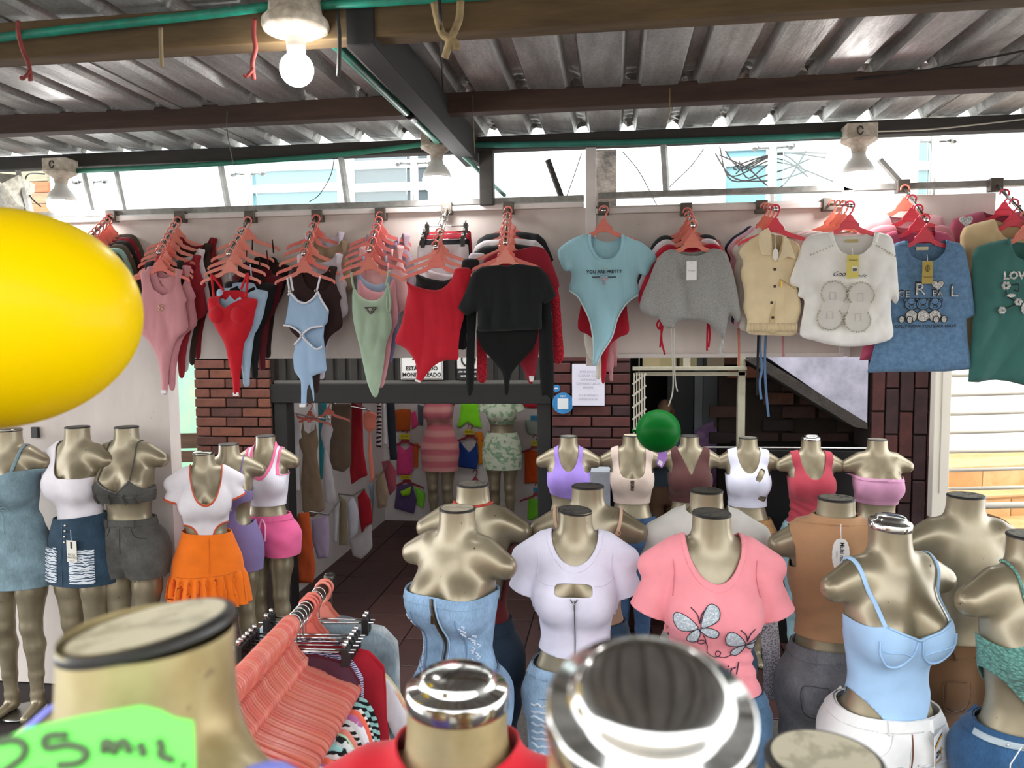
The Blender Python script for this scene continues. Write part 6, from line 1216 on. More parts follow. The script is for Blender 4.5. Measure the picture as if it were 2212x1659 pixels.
Mb = lambda x, z: Matrix.Translation((x, pb[1]+.006, z)) @ Matrix.Rotation(PI, 4, 'Z') @ Matrix.Rotation(PI/2, 4, 'X') @ Matrix.Rotation(-PI/2, 4, 'Z')
lettering('tag_lettering', 'Multi moda', .0185, Mb(-.003, 1.335), plain('1c1a1c'), t_, bold=.0004); lettering('tag_lettering', 'fashion', .008, Mb(.012, 1.335), plain('1c1a1c'), t_)
tube('tag_cord', [(0, pb[1]+.004, 1.385), (.001, pb[1]+.002, 1.41), (0, pb[1]-.005, 1.435)], .0012, plain('f0f0f0'), t_, 5)
f = Fig('bare gold mannequin facing away, near the white gate', 2085, 1070, d=2.55, rot=PI+.05, cap='worn')
jeans(f, 'jeans', 'brown trousers on the bare mannequin near the gate', fabric('6b4d33'), 1.0, .1, cat='trousers')

# ---- front row
h2 = .0085
f = Fig('gold mannequin in the light denim bustier jumpsuit', 986, 1100, d=2.42, rot=-.38, cap='pale')
lb = fabric('93b3d2', 'denim'); lbd = fabric('7592b4', 'denim')
jf = lambda x, y, z: smin(smin(trunk(x, y, z, BODY, 1.05, .09), stubs(x, y, z)+.03, .01), legs(x, y, z, .004), .03)
jmp = wear(f, 'bustier_jumpsuit', 'light blue denim strapless jumpsuit with a brass front zip and distressed sides', 'jumpsuit', jf, .008, [lambda x, y, z: 1.25+.0*x-.10*np.maximum(y, 0)-z, above(.08)], lb, (-.25, -.2, .03), (.25, .22, 1.3), h2, lambda v: wrinkle(v, .001, 90, 20, 4))
wear(f, 'top_band', None, None, jf, .0105, [lambda x, y, z: 1.251-.10*np.maximum(y, 0)-z, lambda x, y, z: z-(1.222-.10*np.maximum(y, 0))], lb, (-.25, -.2, 1.1), (.25, .22, 1.3), h2, None, jmp, .002)
zx = lambda z: .012+.012*math.sin((1.2-z)*22)*.8
zp = [(zx(z), z) for z in np.linspace(1.247, .86, 15)]
zz_ = surf_line(f, 'zip', jf, .013, zp, .0022, plain('5f4d38', .4, .7), jmp, False, 6, 4, .0075)
for dx in (-.012, .012): surf_line(f, 'zip_tape', jf, .012, [(a+dx, b) for a, b in zp], .0015, fabric('b4cfe6', 'denim'), jmp, False, 6, 4, .004)
p = on_front(jf, .018, [(zx(1.2)+.0, 1.2)])[0]; box('zip_pull', (p[0]-.005, p[1]-.004, p[2]-.028), (p[0]+.005, p[1]-.001, p[2]), plain('6b5a44', .35, .9), zz_, .001)
for sg in (-1, 1):
    surf_line(f, 'seam', jf, .0095, [(sg*.085, 1.19), (sg*.08, 1.1), (sg*.078, 1.02), (sg*.086, .94), (sg*.1, .88)], .0022, lbd, jmp, False, 6, 6)
    surf_line(f, 'seam', jf, .0095, [(0, .965), (sg*.06, .95), (sg*.12, .965)], .0016, lbd, jmp, False, 6, 6)
    for i in range(26):
        x = sg*random.uniform(.092, .112); z = 1.165-i*.0095
        surf_line(f, 'distressed_thread', jf, .010, [(x-.003, z+.006), (x+.004, z), (x-.002, z-.006)], .0022, plain('d6e0ee', .95), jmp, False, 5, 2)
wear(f, 'waist_seam', None, None, jf, .010, [below(.985), above(.975)], lbd, (-.25, -.2, .9), (.25, .22, 1.05), h2, None, jmp, .001)

f = Fig('gold mannequin in the white zip-front crop tee', 1242, 1104, d=2.52, rot=.02, cap='dark', tilt=(.05, .06))
wz = fabric('e6e2f4'); tz = teeF(.054, .9, .1); nk = scoop(.082, 1.335, 1.40, 1.44); hole = outside(-.002, 1.262, .064, .022)
o = wear(f, 'zip_crop_tee', 'white cropped tee with a chest opening and a short metal zip', 't-shirt', tz, .007, [nk, sleeve_end(.054, .82), lambda x, y, z: z-(1.005+.5*x*x), hole], wz, h=h2, wr=lambda v: wrinkle(v, .0016, 45, 40, 6), **LT)
piping(f, tz, .007, nk, .2, wz, LT['lo'], LT['hi'], o, h=h2, name='neck_band'); zp = [(.002, z) for z in np.linspace(1.232, 1.01, 10)]
zz_ = surf_line(f, 'zip', tz, .011, zp, .002, plain('8b8680', .3, .9), o, False, 6, 3, .005)
for sg in (-1, 1): surf_line(f, 'zip_flap', tz, .012, [(sg*.004, 1.225), (sg*.012, 1.238)], .002, plain('6e6a66', .3, .9), o, False, 6, 3); surf_line(f, 'seam', tz, .0085, [(sg*.07, 1.275), (sg*.1, 1.275), (sg*.135, 1.285)], .0014, wz, o, False, 5, 4); surf_line(f, 'shoulder_seam', tz, .0085, [(sg*.128, 1.37), (sg*.124, 1.33), (sg*.13, 1.28)], .0014, wz, o, False, 5, 4)
p = on_front(tz, .016, [(.002, 1.225)])[0]; box('zip_pull', (p[0]-.003, p[1]-.003, p[2]-.022), (p[0]+.003, p[1]-.001, p[2]), M_STEEL, zz_, .001)
o = jeans(f, 'ripped_jeans', 'light blue ripped jeans with rows of frayed threads', fabric('9db8d0', 'denim'), .955, .1, seed=7, dark=fabric('7892ae', 'denim'))
PF = pantsF(.004)
for sg in (-1, 1):
    for i in range(11):
        z = .84-i*.025; c = sg*.09; pts = [(c-.062+.0125*k, z+random.uniform(-.006, .006)) for k in range(11)]
        surf_line(f, 'frayed_row', PF, .013, pts, .005, fabric('cfdcea', 'denim'), o, False, 6, 2)

f = Fig('gold mannequin in the pink butterfly tee', 1538, 1110, d=2.3, rot=.04, cap='dark', tilt=(.04, .02))
pk3 = fabric('f2959e'); tp = teeF(.058, 1.0, .1); nk = scoop(.084, 1.315, 1.40, 1.44)
o = wear(f, 'butterfly_tee', 'pink cotton tee with two sequin butterflies and the words love girl', 't-shirt', tp, .009, [nk, sleeve_end(.058, .98), above(.935)], pk3, h=h2, wr=lambda v: wrinkle(v, .0018, 30, 30, 3)+.0045*np.sin(v[:, 2]*150+np.abs(v[:, 0])*60)*np.exp(-((v[:, 2]-1.06)/.09)**2)*np.clip(np.abs(v[:, 0])*14-.5, 0, 1), **LT)
piping(f, tp, .009, nk, .17, pk3, LT['lo'], LT['hi'], o, h=h2, name='neck_band')
seq = fabric('aab4bc', 'blotch', 'd8dee4', 14., .35); ink = plain('2a1c30', .6)
def fly(cx, cz, s_, a, turned=False):
    wings = [[(.004, .0), (.022, .05), (.045, .066), (.066, .05), (.062, .02), (.036, .003)], [(-.004, 0), (-.034, .035), (-.064, .044), (-.075, .02), (-.062, -.01), (-.03, -.012)], [(.0, -.006), (.03, -.006), (.056, -.022), (.05, -.042), (.03, -.04), (.012, -.025)], [(-.006, -.006), (-.03, -.02), (-.042, -.045), (-.025, -.056), (-.008, -.045), (0, -.02)]]
    if turned: wings[0] = [(.004, 0), (.02, .016), (.045, .03), (.068, .044), (.066, .03), (.04, .006)]
    for w_ in wings:
        pl = [(cx+s_*(x*math.cos(a)-z*math.sin(a)), cz+s_*(x*math.sin(a)+z*math.cos(a))) for x, z in w_]; pl = [(p.x, p.z) for p in spline([(x, 0, z) for x, z in pl], 5, True)]
        patch('butterfly_wing', pl, tp, .0105, seq, o, .005, .002)
        surf_line(f, 'wing_outline', tp, .013, pl[::2]+[pl[0]], .0012, ink, o, False, 5, 2)
    for dx in (-.026, .022): surf_line(f, 'antenna', tp, .0115, [(cx, cz+.012*s_), (cx+dx*.3*s_, cz+.04*s_), (cx+dx*s_, cz+.058*s_)], .0016, ink, o, False, 5, 5)
DZ = .04; fly(-.058, 1.158+DZ, .95, .12); fly(.085, 1.098+DZ, .92, -.12, True)
surf_line(f, 'print_swirl', tp, .0105, [(a_, b_+DZ) for a_, b_ in [(-.045, 1.13), (-.036, 1.105), (-.05, 1.095), (-.06, 1.105), (-.045, 1.112), (-.03, 1.09), (-.026, 1.06), (-.005, 1.045), (.01, 1.05), (.012, 1.063), (0, 1.066), (0, 1.05), (.025, 1.043), (.05, 1.055), (.06, 1.07)]], .0013, ink, o, False, 5, 6)
print_text(f, 'love', .05, -.062, 1.04+DZ, tp, .0108, ink, o, -.75, shear=.35, res=3); print_text(f, 'girl', .052, .035, .998+DZ, tp, .0108, ink, o, .15, shear=.35, res=3)
for sg in (-1, 1): surf_line(f, 'shoulder_seam', tp, .0105, [(sg*.126, 1.372), (sg*.122, 1.33), (sg*.13, 1.27)], .0014, fabric('d97f8a'), o, False, 5, 4)
jeans(f, 'jeans', 'mid-blue jeans under the pink butterfly tee', fabric('50708f', 'denim'), .945, .1, seed=3, dark=plain('c4ccd4', .9))

f = Fig('gold mannequin with a chrome neck cap in the baby-blue bodysuit', 1925, 1140, d=2.16, rot=.33, cap='chrome', tilt=(.06, .05))
bb = fabric('a9cbee'); F_ = lambda x, y, z: torsoF(x, y, z, .05)
top_ = lambda x, y, z: np.where(y < .02, 1.215+.45*np.minimum(np.abs(x), .1)-.3*np.maximum(np.abs(x)-.1, 0), 1.19)-z
legc = lambda x, y, z: (z-.80)*.62+.014-np.maximum(np.abs(x)-.012, 0)*np.where(z < 1.05, 1.0, 0.)
bot = lambda x, y, z: np.where(z > 1.04, 1.0, .03+np.clip((z-.86)/.19, 0, 1)**1.8*.12-np.abs(x))
o = wear(f, 'underwired_bodysuit', 'baby-blue strappy bodysuit with underwired cups and high-cut legs', 'bodysuit', F_, .006, [top_, above(.86), bot], bb, h=h2, wr=lambda v: wrinkle(v, .0007, 40, 30, 2), **LT)
for sx in (-1, 1):
    strap3('strap', bodyF, .004, [(sx*.10, -.12, 1.25), (sx*.118, -.08, 1.33), (sx*.125, -.01, 1.41), (sx*.115, .07, 1.36), (sx*.09, .1, 1.24), (sx*.08, .09, 1.19)], .0065, bb, o, th=.0025)
    surf_line(f, 'cup_wire', F_, .008, [(sx*.008, 1.21), (sx*.018, 1.165), (sx*.05, 1.135), (sx*.09, 1.14), (sx*.118, 1.18), (sx*.122, 1.22)], .0032, bb, o, False, 6, 6)
    surf_line(f, 'cup_seam', F_, .0075, [(sx*.022, 1.165), (sx*.06, 1.185), (sx*.112, 1.19)], .0022, bb, o, False, 6, 6)
surf_line(f, 'top_edge', F_, .008, [(x, 1.213+.45*abs(x)) for x in np.linspace(-.1, .1, 11)], .0035, bb, o, False, 6, 3)
o = jeans(f, 'white_shorts', 'white ripped denim shorts with a printed card tag', fabric('f0efee'), .965, .6, .008, 'shorts', .014, h=h2, seed=9, wr=.004, k=-.06, dark=fabric('d9d8d6'), legs_sp=.002)
PF = pantsF(.008, .002)
for sg in (-1, 1):
    for i in range(7):
        z = .83-i*.026; c = sg*.085; surf_line(f, 'ripped_row', PF, .016, [(c-.06+.012*k, z+random.uniform(-.004, .004)) for k in range(11)], .0035, fabric('e9e8e6', 'denim'), o, False, 6, 2)
surf_line(f, 'zip', PF, .017, [(.0, .93), (.004, .87), (0, .82)], .0018, plain('8a5a48', .4, .6), o, False, 6, 4, .003)
p = on_front(PF, .028, [(.075, .885)])[0]
t_ = thing('card_tag', 'white card tag with a black and gold emblem on the white shorts', 'tag'); f.put(t_)
Mt = Matrix.Translation((p[0], p[1]-.004, p[2])) @ Matrix.Rotation(.5, 4, 'Z') @ Matrix.Rotation(-.08, 4, 'Y')
MB().box((-.027, -.0008, -.048), (.027, .0008, .048), Mt).obj('card', plain('f1f0ee', .6), t_)
Mf = lambda x, z, a=0: Mt @ Matrix.Translation((x, -.0022, z)) @ Matrix.Rotation(PI/2, 4, 'X') @ Matrix.Rotation(a, 4, 'Z')
lettering('tag_lettering', 'ZH', .024, Mf(-.004, -.012), plain('17151a'), t_, shear=.25, bold=.0006); lettering('tag_lettering', 'ZHARO', .0125, Mf(-.004, -.034), plain('d59a2c'), t_, shear=.15, bold=.0003); lettering('tag_lettering', 'jeans', .005, Mf(.01, -.023), plain('d59a2c'), t_)
for dz, cc, rr in ((.0, '17151a', .0012), (-.006, 'd59a2c', .0014), (-.0095, 'd59a2c', .0008)): tube('emblem_stroke', [Mt @ Vector((x, -.0018, .018+dz+.022*math.sin((x+.025)*31))) for x in np.linspace(-.025, .025, 10)], rr, plain(cc), t_, 5)
tube('emblem_stroke', [Mt @ Vector((.008+.012*math.cos(a), -.0018, -.011+.014*math.sin(a))) for a in np.linspace(-.9, 1.3, 9)], .001, plain('d59a2c'), t_, 5)

f = Fig('gold mannequin in the green crochet top, cut by the edge of the picture', 2232, 1158, d=2.0, rot=.3, cap='worn')
gc = fabric('6fa79a', 'crochet'); T_ = lambda x, y, z: torsoF(x, y, z, .09)
o = wear(f, 'crochet_shirt', 'sea-green crochet top with a pointed hem', 'top', T_, .01, [lambda x, y, z: np.where(y < .03, 1.215+.9*np.minimum(np.abs(x-.02), .09)-.8*np.maximum(np.abs(x-.02)-.09, 0), 1.16)-z, lambda x, y, z: z-(.955+1.15*np.abs(x-.03))], gc, h=h2, **LT)
for sx in (-1, 1): strap3('strap', bodyF, .004, [(sx*.09, -.13, 1.27), (sx*.085, -.08, 1.35), (sx*.075, 0, 1.42), (sx*.05, .05, 1.42)], .004, gc, o)
o = jeans(f, 'blue_jeans', 'deep blue jeans with a studded silver belt trim', fabric('34597f', 'denim'), .985, .1, h=h2, dark=plain('a9b6c2', .6), k=-.05)
PF = pantsF(.004); wear(f, 'belt_trim', None, None, PF, .016, [below(.972, -.05), above(.955, -.05), lambda x, y, z: .01-y], plain('a9b6be', .4), (-.25, -.2, .9), (.25, .22, 1.02), h2, None, o, .002)
for i in range(9):
    x = -.12+i*.03; p = on_front(PF, .018, [(x, .963-.05*x)])[0]; MB().lathe([(.004, 0), (.003, .002), (.0005, .003)], 10, Matrix.Translation(p) @ Matrix.Rotation(PI/2, 4, 'X')).obj('stud', M_CHROME, o, True)
for sg in (-1, 1): surf_line(f, 'pocket_trim', PF, .014, [(sg*.045, .93), (sg*.058, .90), (sg*.085, .885), (sg*.115, .89), (sg*.13, .91)], .003, plain('9fb0ba', .5), o, False, 6, 5, .005)
p = on_front(PF, .02, [(-.135, .86)])[0]; t_ = tag(box('hang_tag', (p[0]-.045, p[1]-.03, .78), (p[0]-.01, p[1]-.028, .9), plain('d8d6d2', .7)), 'white card swing tag on the deep blue jeans', 'tag'); f.put(t_); tube('tag_cord', [(p[0]-.028, p[1]-.028, .895), (p[0]-.01, p[1]-.01, .94), (p[0]+.02, p[1]-.012, .985)], .0015, plain('e8e8e4'), t_, 5)

# ---- the four close to the camera
f = Fig('worn beige mannequin close to the camera behind the green price sign', 306, 1368, d=.55, rot=-.42, cap='pale', tilt=(.05, -.16), kind='bust', sc=1.0)
lv = fabric('7f82d8', 'rib'); st_ = thing('camisole', 'lilac-blue strappy top on the nearest beige mannequin', 'top'); f.put(st_)
for sx in (-1, 1): strap3('strap', torsoF, .003, [(sx*.085, -.12, 1.28), (sx*.098, -.075, 1.35), (sx*.103, 0, 1.41), (sx*.098, .07, 1.36), (sx*.09, .1, 1.27), (sx*.085, .1, 1.2)], .0065, lv, st_, th=.0015)
wear(f, 'bodice', None, None, tightF, .005, [lambda x, y, z: np.where(y < .02, 1.26, 1.2)-z, above(.95)], lv, (-.25, -.2, .9), (.25, .17, 1.4), .011, None, st_)
ps = thing('price_sign', 'bright green paper price sign handwritten 25 MIL', 'sign', PD(210, 1620, .43))
poly = [(-60, 1640), (-20, 1606), (60, 1572), (180, 1545), (305, 1523), (345, 1532), (378, 1549), (418, 1556), (421, 1600), (424, 1700), (420, 1800), (-60, 1800)]
q0 = ps.location.copy(); inv = RCAM.transposed()
def loc2(px, py, d=.43): return (PD(px, py, d)-q0)
nrm = (RCAM @ Vector((0, 0, 1)))
mb = MB(); fr = [loc2(*p)+nrm*.0008 for p in poly]; bk = [loc2(*p) for p in poly]; mb.v = fr+bk; k = len(poly); mb.f = [tuple(range(k-1, -1, -1)), tuple(range(k, 2*k))]+[(i, (i+1) % k, k+(i+1) % k, k+i) for i in range(k)]; mb.obj('paper', plain('6fe25e', .6), ps)
ink2 = plain('4a5c3c', .7)
def stroke(pts, r=.0025): tube('marker_stroke', [p+nrm*.001 for p in spline([loc2(*q_) for q_ in pts], 5)], r, ink2, ps, 6)
for st2 in ([(2, 1602), (20, 1596), (45, 1598), (58, 1612), (52, 1632), (30, 1650), (4, 1672), (60, 1672), (100, 1664)], [(150, 1585), (104, 1588), (106, 1612), (150, 1606), (184, 1616), (188, 1632), (168, 1646), (128, 1650)], [(228, 1624), (228, 1600), (244, 1606), (250, 1622), (258, 1604), (272, 1600), (284, 1624)], [(303, 1602), (310, 1616), (313, 1630)], [(344, 1594), (352, 1612), (350, 1628), (378, 1640)], [(394, 1649), (402, 1653)]): stroke(st2)

f = Fig('beige mannequin with a chrome cap and red top, close to the camera', 985, 1520, d=.90, rot=-.05, cap='chrome', tilt=(.0, .02), kind='bust', sc=1.0, mat=M_WORN)
rf = fabric('d2202f'); TR_ = table([(r_[0], r_[1]+.0, r_[2], r_[3], r_[4]) for r_ in BODY_ROWS if r_[0] < 1.36]+[(1.62,.058,.058,.058,.005),(1.455,.060,.060,.060,.004),(1.43,.064,.066,.066,.002),(1.41,.076,.072,.074,0),(1.39,.092,.078,.082,0),(1.37,.112,.082,.088,0)]); tr = teeF(.062, 1.0, .09, TR_); o = wear(f, 'red_blouse', 'bright red draped-neck top on the chrome-capped mannequin at the bottom', 'top', tr, .012, [lambda x, y, z: (1.452-.012*np.cos(x*26))-z, sleeve_end(.062, .9, TR_), above(1.0)], rf, h=.007, wr=lambda v: wrinkle(v, .003, 20, 40, 5), **LT)
f = Fig('mannequin with a wide polished chrome neck cap right at the camera', 1405, 1585, d=.445, rot=.1, cap='chrome', tilt=(.3, .0), kind='bust', sc=1.0)
f = Fig('mannequin with a flat dusty neck cap at the bottom edge', 1786, 1650, d=.80, rot=.1, cap='pale', kind='bust', sc=1.0)

# ---- mannequins inside the shop
f = Fig('mannequin inside the dark shop in the rose striped tube dress', 948, 826, d=7.45, rot=-.06, cap='dark')
wear(f, 'tube_dress', 'rose pink tie-dye tube dress against the shop back wall', 'dress', dressF, .006, [scoop(.07, 1.3, 1.36), arm((1.46, .13), (1.3, .125), (1.25, .2), (.8, .3)), above(.64)], fabric('b5616b', 'stripe', 'c58884', 1.2), (-.25, -.22, .58), (.25, .22, 1.46), .012, lambda v: wrinkle(v, .003, 110, 15, 3, (.8, .1)))
f = Fig('mannequin inside the dark shop in the green marbled two-piece', 1083, 826, d=7.4, rot=.03, cap='dark')
gm = fabric('c8d2bc', 'blotch', '8fae8c', 1.2)
wear(f, 'cropped_shirt', 'pale green marbled crop top inside the shop', 'top', teeF(.052, .9), .006, [scoop(.08, 1.34, 1.38), sleeve_end(.052, .8), above(1.10)], gm, h=.012, **LT)
wear(f, 'mini_skirt', 'pale green marbled ruched mini skirt inside the shop', 'skirt', lambda x, y, z: smax(loft(x, y, z, SK), z-1.06, .05), .01, [below(1.02), above(.66)], gm, (-.25, -.22, .6), (.25, .22, 1.1), .012, lambda v: wrinkle(v, .004, 120, 15, 3, (.85, .15)))
f = Fig('mannequin in the mirror room wearing a lilac patterned shawl', 1562, 898, d=5.7, rot=PI, cap='dark')
wear(f, 'loose_blouse', 'lilac patterned loose top on the mannequin in the doorway', 'top', teeF(.075, 1.2, .1), .022, [scoop(.08, 1.38, 1.40), sleeve_end(.075, 1.1), above(.95)], fabric('9a7aa0', 'blotch', '84648c', .5), h=.012, wr=lambda v: wrinkle(v, .006, 25, 30, 3), lo=(-.33, -.22, .88), hi=(.33, .2, 1.47))
f = Fig('bald skin-toned mannequin standing in the doorway behind the green balloon', 1437, 918, d=5.9, rot=.1, cap=None, mat=plain('a8846a', .4))
def headF(x, y, z):
    h_ = np.sqrt((x/.072)**2+((y+.0)/.092)**2+((z-1.625)/.112)**2)-1; h_ = h_*.075
    h_ = smin(h_, np.sqrt((x/.05)**2+((y+.035)/.055)**2+((z-1.555)/.05)**2)*.05-.05, .03)
    h_ = smin(h_, cone(x, y, z, (0, -.085, 1.635), (0, -.103, 1.592), .008, .013), .015)
    for sx in (-1, 1): h_ = smin(h_, np.sqrt(((x-sx*.074)/.012)**2+((y-.005)/.02)**2+((z-1.615)/.032)**2)*.012-.012, .006)
    h_ = smin(h_, np.sqrt((x/.026)**2+((y+.085)/.01)**2+((z-1.553)/.008)**2)*.008-.008, .006)
    return smin(h_, cone(x, y, z, (0, .005, 1.46), (0, 0, 1.56), .057, .05), .03)
v, q = surfnet(headF, (-.1, -.13, 1.44), (.1, .12, 1.76), .009); to_obj('head', v, q, plain('a8846a', .4), f.root)
for sx in (-1, 1): MB().lathe([(.001, -.004), (.011, -.002), (.011, .0), (.001, .003)], 12, Matrix.Translation((sx*.03, -.082, 1.63)) @ Matrix.Rotation(PI/2, 4, 'X')).obj('eye', plain('2a2420', .3), f.root, True)
wear(f, 'tee', 'grey-blue top on the bald mannequin in the doorway', 'top', teeF(), .008, [scoop(.08, 1.36, 1.38), sleeve_end(), above(.95)], fabric('6d7f92'), h=.012, **LT)
# ================================================================ clothes inside the shop
def flatcloth(name, lab, cat, tag_, pl, Y, mat, **k):
    return extra(name, lab, cat, pl, tag_, Y, mat, **dict(dict(T=.016, A=.011, fx=40., h=.012, smooth=False), **k))
IN = [('long_tee', 'white printed tee hanging just inside the shop opening', 't-shirt', [(175, 240), (240, 205), (310, 212), (345, 300), (366, 420), (340, 432), (342, 650), (346, 870), (290, 890), (235, 905), (180, 880), (172, 500)], 5.35, 'c9c4c6', 'jersey', None),
 ('slip_dress', 'khaki slip dress hanging inside the shop', 'dress', [(335, 455), (360, 350), (372, 260), (385, 355), (420, 385), (470, 350), (478, 250), (492, 350), (508, 460), (490, 560), (530, 800), (556, 1030), (450, 1100), (370, 1045), (355, 800), (372, 560)], 5.5, '8a765e', 'jersey', None),
 ('long_shirt', 'turquoise long top behind the khaki slip dress', 'top', [(500, 120), (575, 120), (560, 450), (540, 775), (515, 775), (510, 450)], 5.7, '2f8c98', 'jersey', None),
 ('halter_dress', 'white halter dress with black edging inside the shop', 'dress', [(522, 390), (540, 300), (600, 262), (632, 350), (600, 460), (572, 520), (600, 600), (640, 800), (656, 940), (600, 988), (562, 960), (545, 700), (560, 540), (535, 440)], 5.6, 'c4c0c4', 'jersey', None),
 ('wrap_skirt', 'brown knee-length skirt inside the shop', 'skirt', [(618, 125), (782, 125), (785, 400), (786, 650), (720, 712), (630, 690), (600, 600), (610, 350)], 5.95, '6f5e50', 'jersey', None),
 ('midi_dress', 'dark red dress inside the shop', 'dress', [(785, 110), (880, 110), (890, 520), (926, 740), (860, 765), (785, 818), (772, 700), (785, 400)], 6.15, 'a01c2a', 'jersey', None),
 ('tie_front_shirt', 'coral cut-out top hanging in front of the dark red dress', 'top', [(888, 205), (940, 185), (1002, 215), (990, 340), (950, 368), (965, 560), (982, 760), (950, 805), (930, 560), (935, 368), (898, 340), (888, 280)], 6.0, 'e0806c', 'jersey', None),
 ('patterned_dress', 'black and pink patterned dress deeper in the shop', 'dress', [(1005, 110), (1040, 110), (1045, 300), (1040, 505), (998, 495), (1000, 300)], 6.4, '2b2226', 'zebra', 'c8b4b8'),
 ('trousers', 'white trousers hanging deeper in the shop', 'trousers', [(1045, 110), (1075, 110), (1090, 475), (1050, 485)], 6.5, 'c9c6c6', 'jersey', None),
 ('long_dress', 'black navy long dress near the back corner of the shop', 'dress', [(1085, 110), (1155, 110), (1165, 350), (1178, 605), (1115, 608), (1095, 350)], 6.7, '1f2630', 'jersey', None),
 ('pencil_skirt', 'burnt orange skirt with a tag low inside the shop', 'skirt', [(330, 1060), (425, 1050), (450, 1250), (480, 1540), (460, 1659), (320, 1659), (290, 1300)], 5.25, 'b24a1e', 'jersey', None),
 ('ruched_shirt', 'lilac ruched top low inside the shop', 'top', [(445, 1120), (520, 1095), (592, 1080), (602, 1280), (590, 1440), (500, 1452), (452, 1300)], 5.45, 'a090a8', 'jersey', None),
 ('straight_trousers', 'white and black trousers low inside the shop', 'trousers', [(630, 960), (690, 950), (672, 1150), (662, 1310), (640, 1310), (634, 1150)], 5.6, 'b8b6b8', 'jersey', None),
 ('wide_trousers', 'olive khaki trousers low inside the shop', 'trousers', [(678, 900), (740, 950), (752, 1150), (757, 1335), (680, 1335), (684, 1100)], 5.7, '80745c', 'jersey', None),
 ('frilled_blouse', 'white frilled blouse low inside the shop', 'blouse', [(742, 970), (800, 915), (830, 980), (852, 1062), (840, 1225), (770, 1292), (760, 1150)], 5.8, 'bfbec8', 'jersey', None),
 ('scarlet_bodysuit', 'dark red bodysuit low inside the shop', 'bodysuit', [(838, 920), (895, 855), (950, 950), (968, 1140), (905, 1180), (876, 1245), (850, 1080)], 6.0, '9c1626', 'jersey', None),
 ('full_skirt', 'off-white flared skirt at the bottom inside the shop', 'skirt', [(770, 1300), (870, 1230), (960, 1150), (966, 1350), (930, 1400), (870, 1452), (800, 1425)], 6.05, 'bdb8b8', 'jersey', None),
 ('denim_scrap', 'pale blue garment deeper inside the shop', 'top', [(932, 815), (978, 805), (988, 980), (960, 1002), (945, 900)], 6.3, '8fa0b4', 'denim', None),
 ('chino_shorts', 'beige shorts deeper inside the shop', 'shorts', [(988, 720), (1060, 700), (1102, 890), (1085, 1005), (1010, 1022), (995, 860)], 6.6, '9a846c', 'jersey', None),
 ('rose_blouse', 'dusty rose blouse near the back corner', 'blouse', [(1042, 620), (1110, 608), (1172, 700), (1168, 850), (1112, 915), (1082, 780)], 6.75, 'a04a58', 'jersey', None)]
ups = []; los = []
for nm, lab, cat, pl, Y, cc, kd, c2 in IN:
    flatcloth(nm, lab, cat, 'B3', pl, Y, fabric(cc, kd, c2)); tp_ = min(pl, key=lambda p_: p_[1]); P_ = PY(*crop('B3', [tp_])[0], Y); (ups if tp_[1] < 300 else los).append(P_)
for L_, nm in ((ups, 'upper'), (los, 'lower')):
    L_.sort(key=lambda p_: p_.y); zz = max(p_.z for p_ in L_) if nm == 'upper' else None
    tag(tube('wall_rail', [Vector((p_.x, p_.y, p_.z+.004)) for p_ in L_], .006, M_STEEL, None, 8), nm + ' steel clothes rail along the wall inside the shop', 'rail')
for px, py, Y, lab in ((250, 200, 5.35, 'salmon hanger holding the white printed tee inside the shop'), (430, 235, 5.5, 'salmon hanger holding the khaki slip dress'), (590, 200, 5.6, 'salmon hanger holding the white halter dress')): p = PY(*crop('B3', [(px, py-90)])[0], Y); hanger(lab, p, M_HG[3], .2)
x_, z_ = PY(*crop('B3', [(250, 440)])[0], 5.31).x, PY(*crop('B3', [(250, 440)])[0], 5.31).z
YBK = 7.775
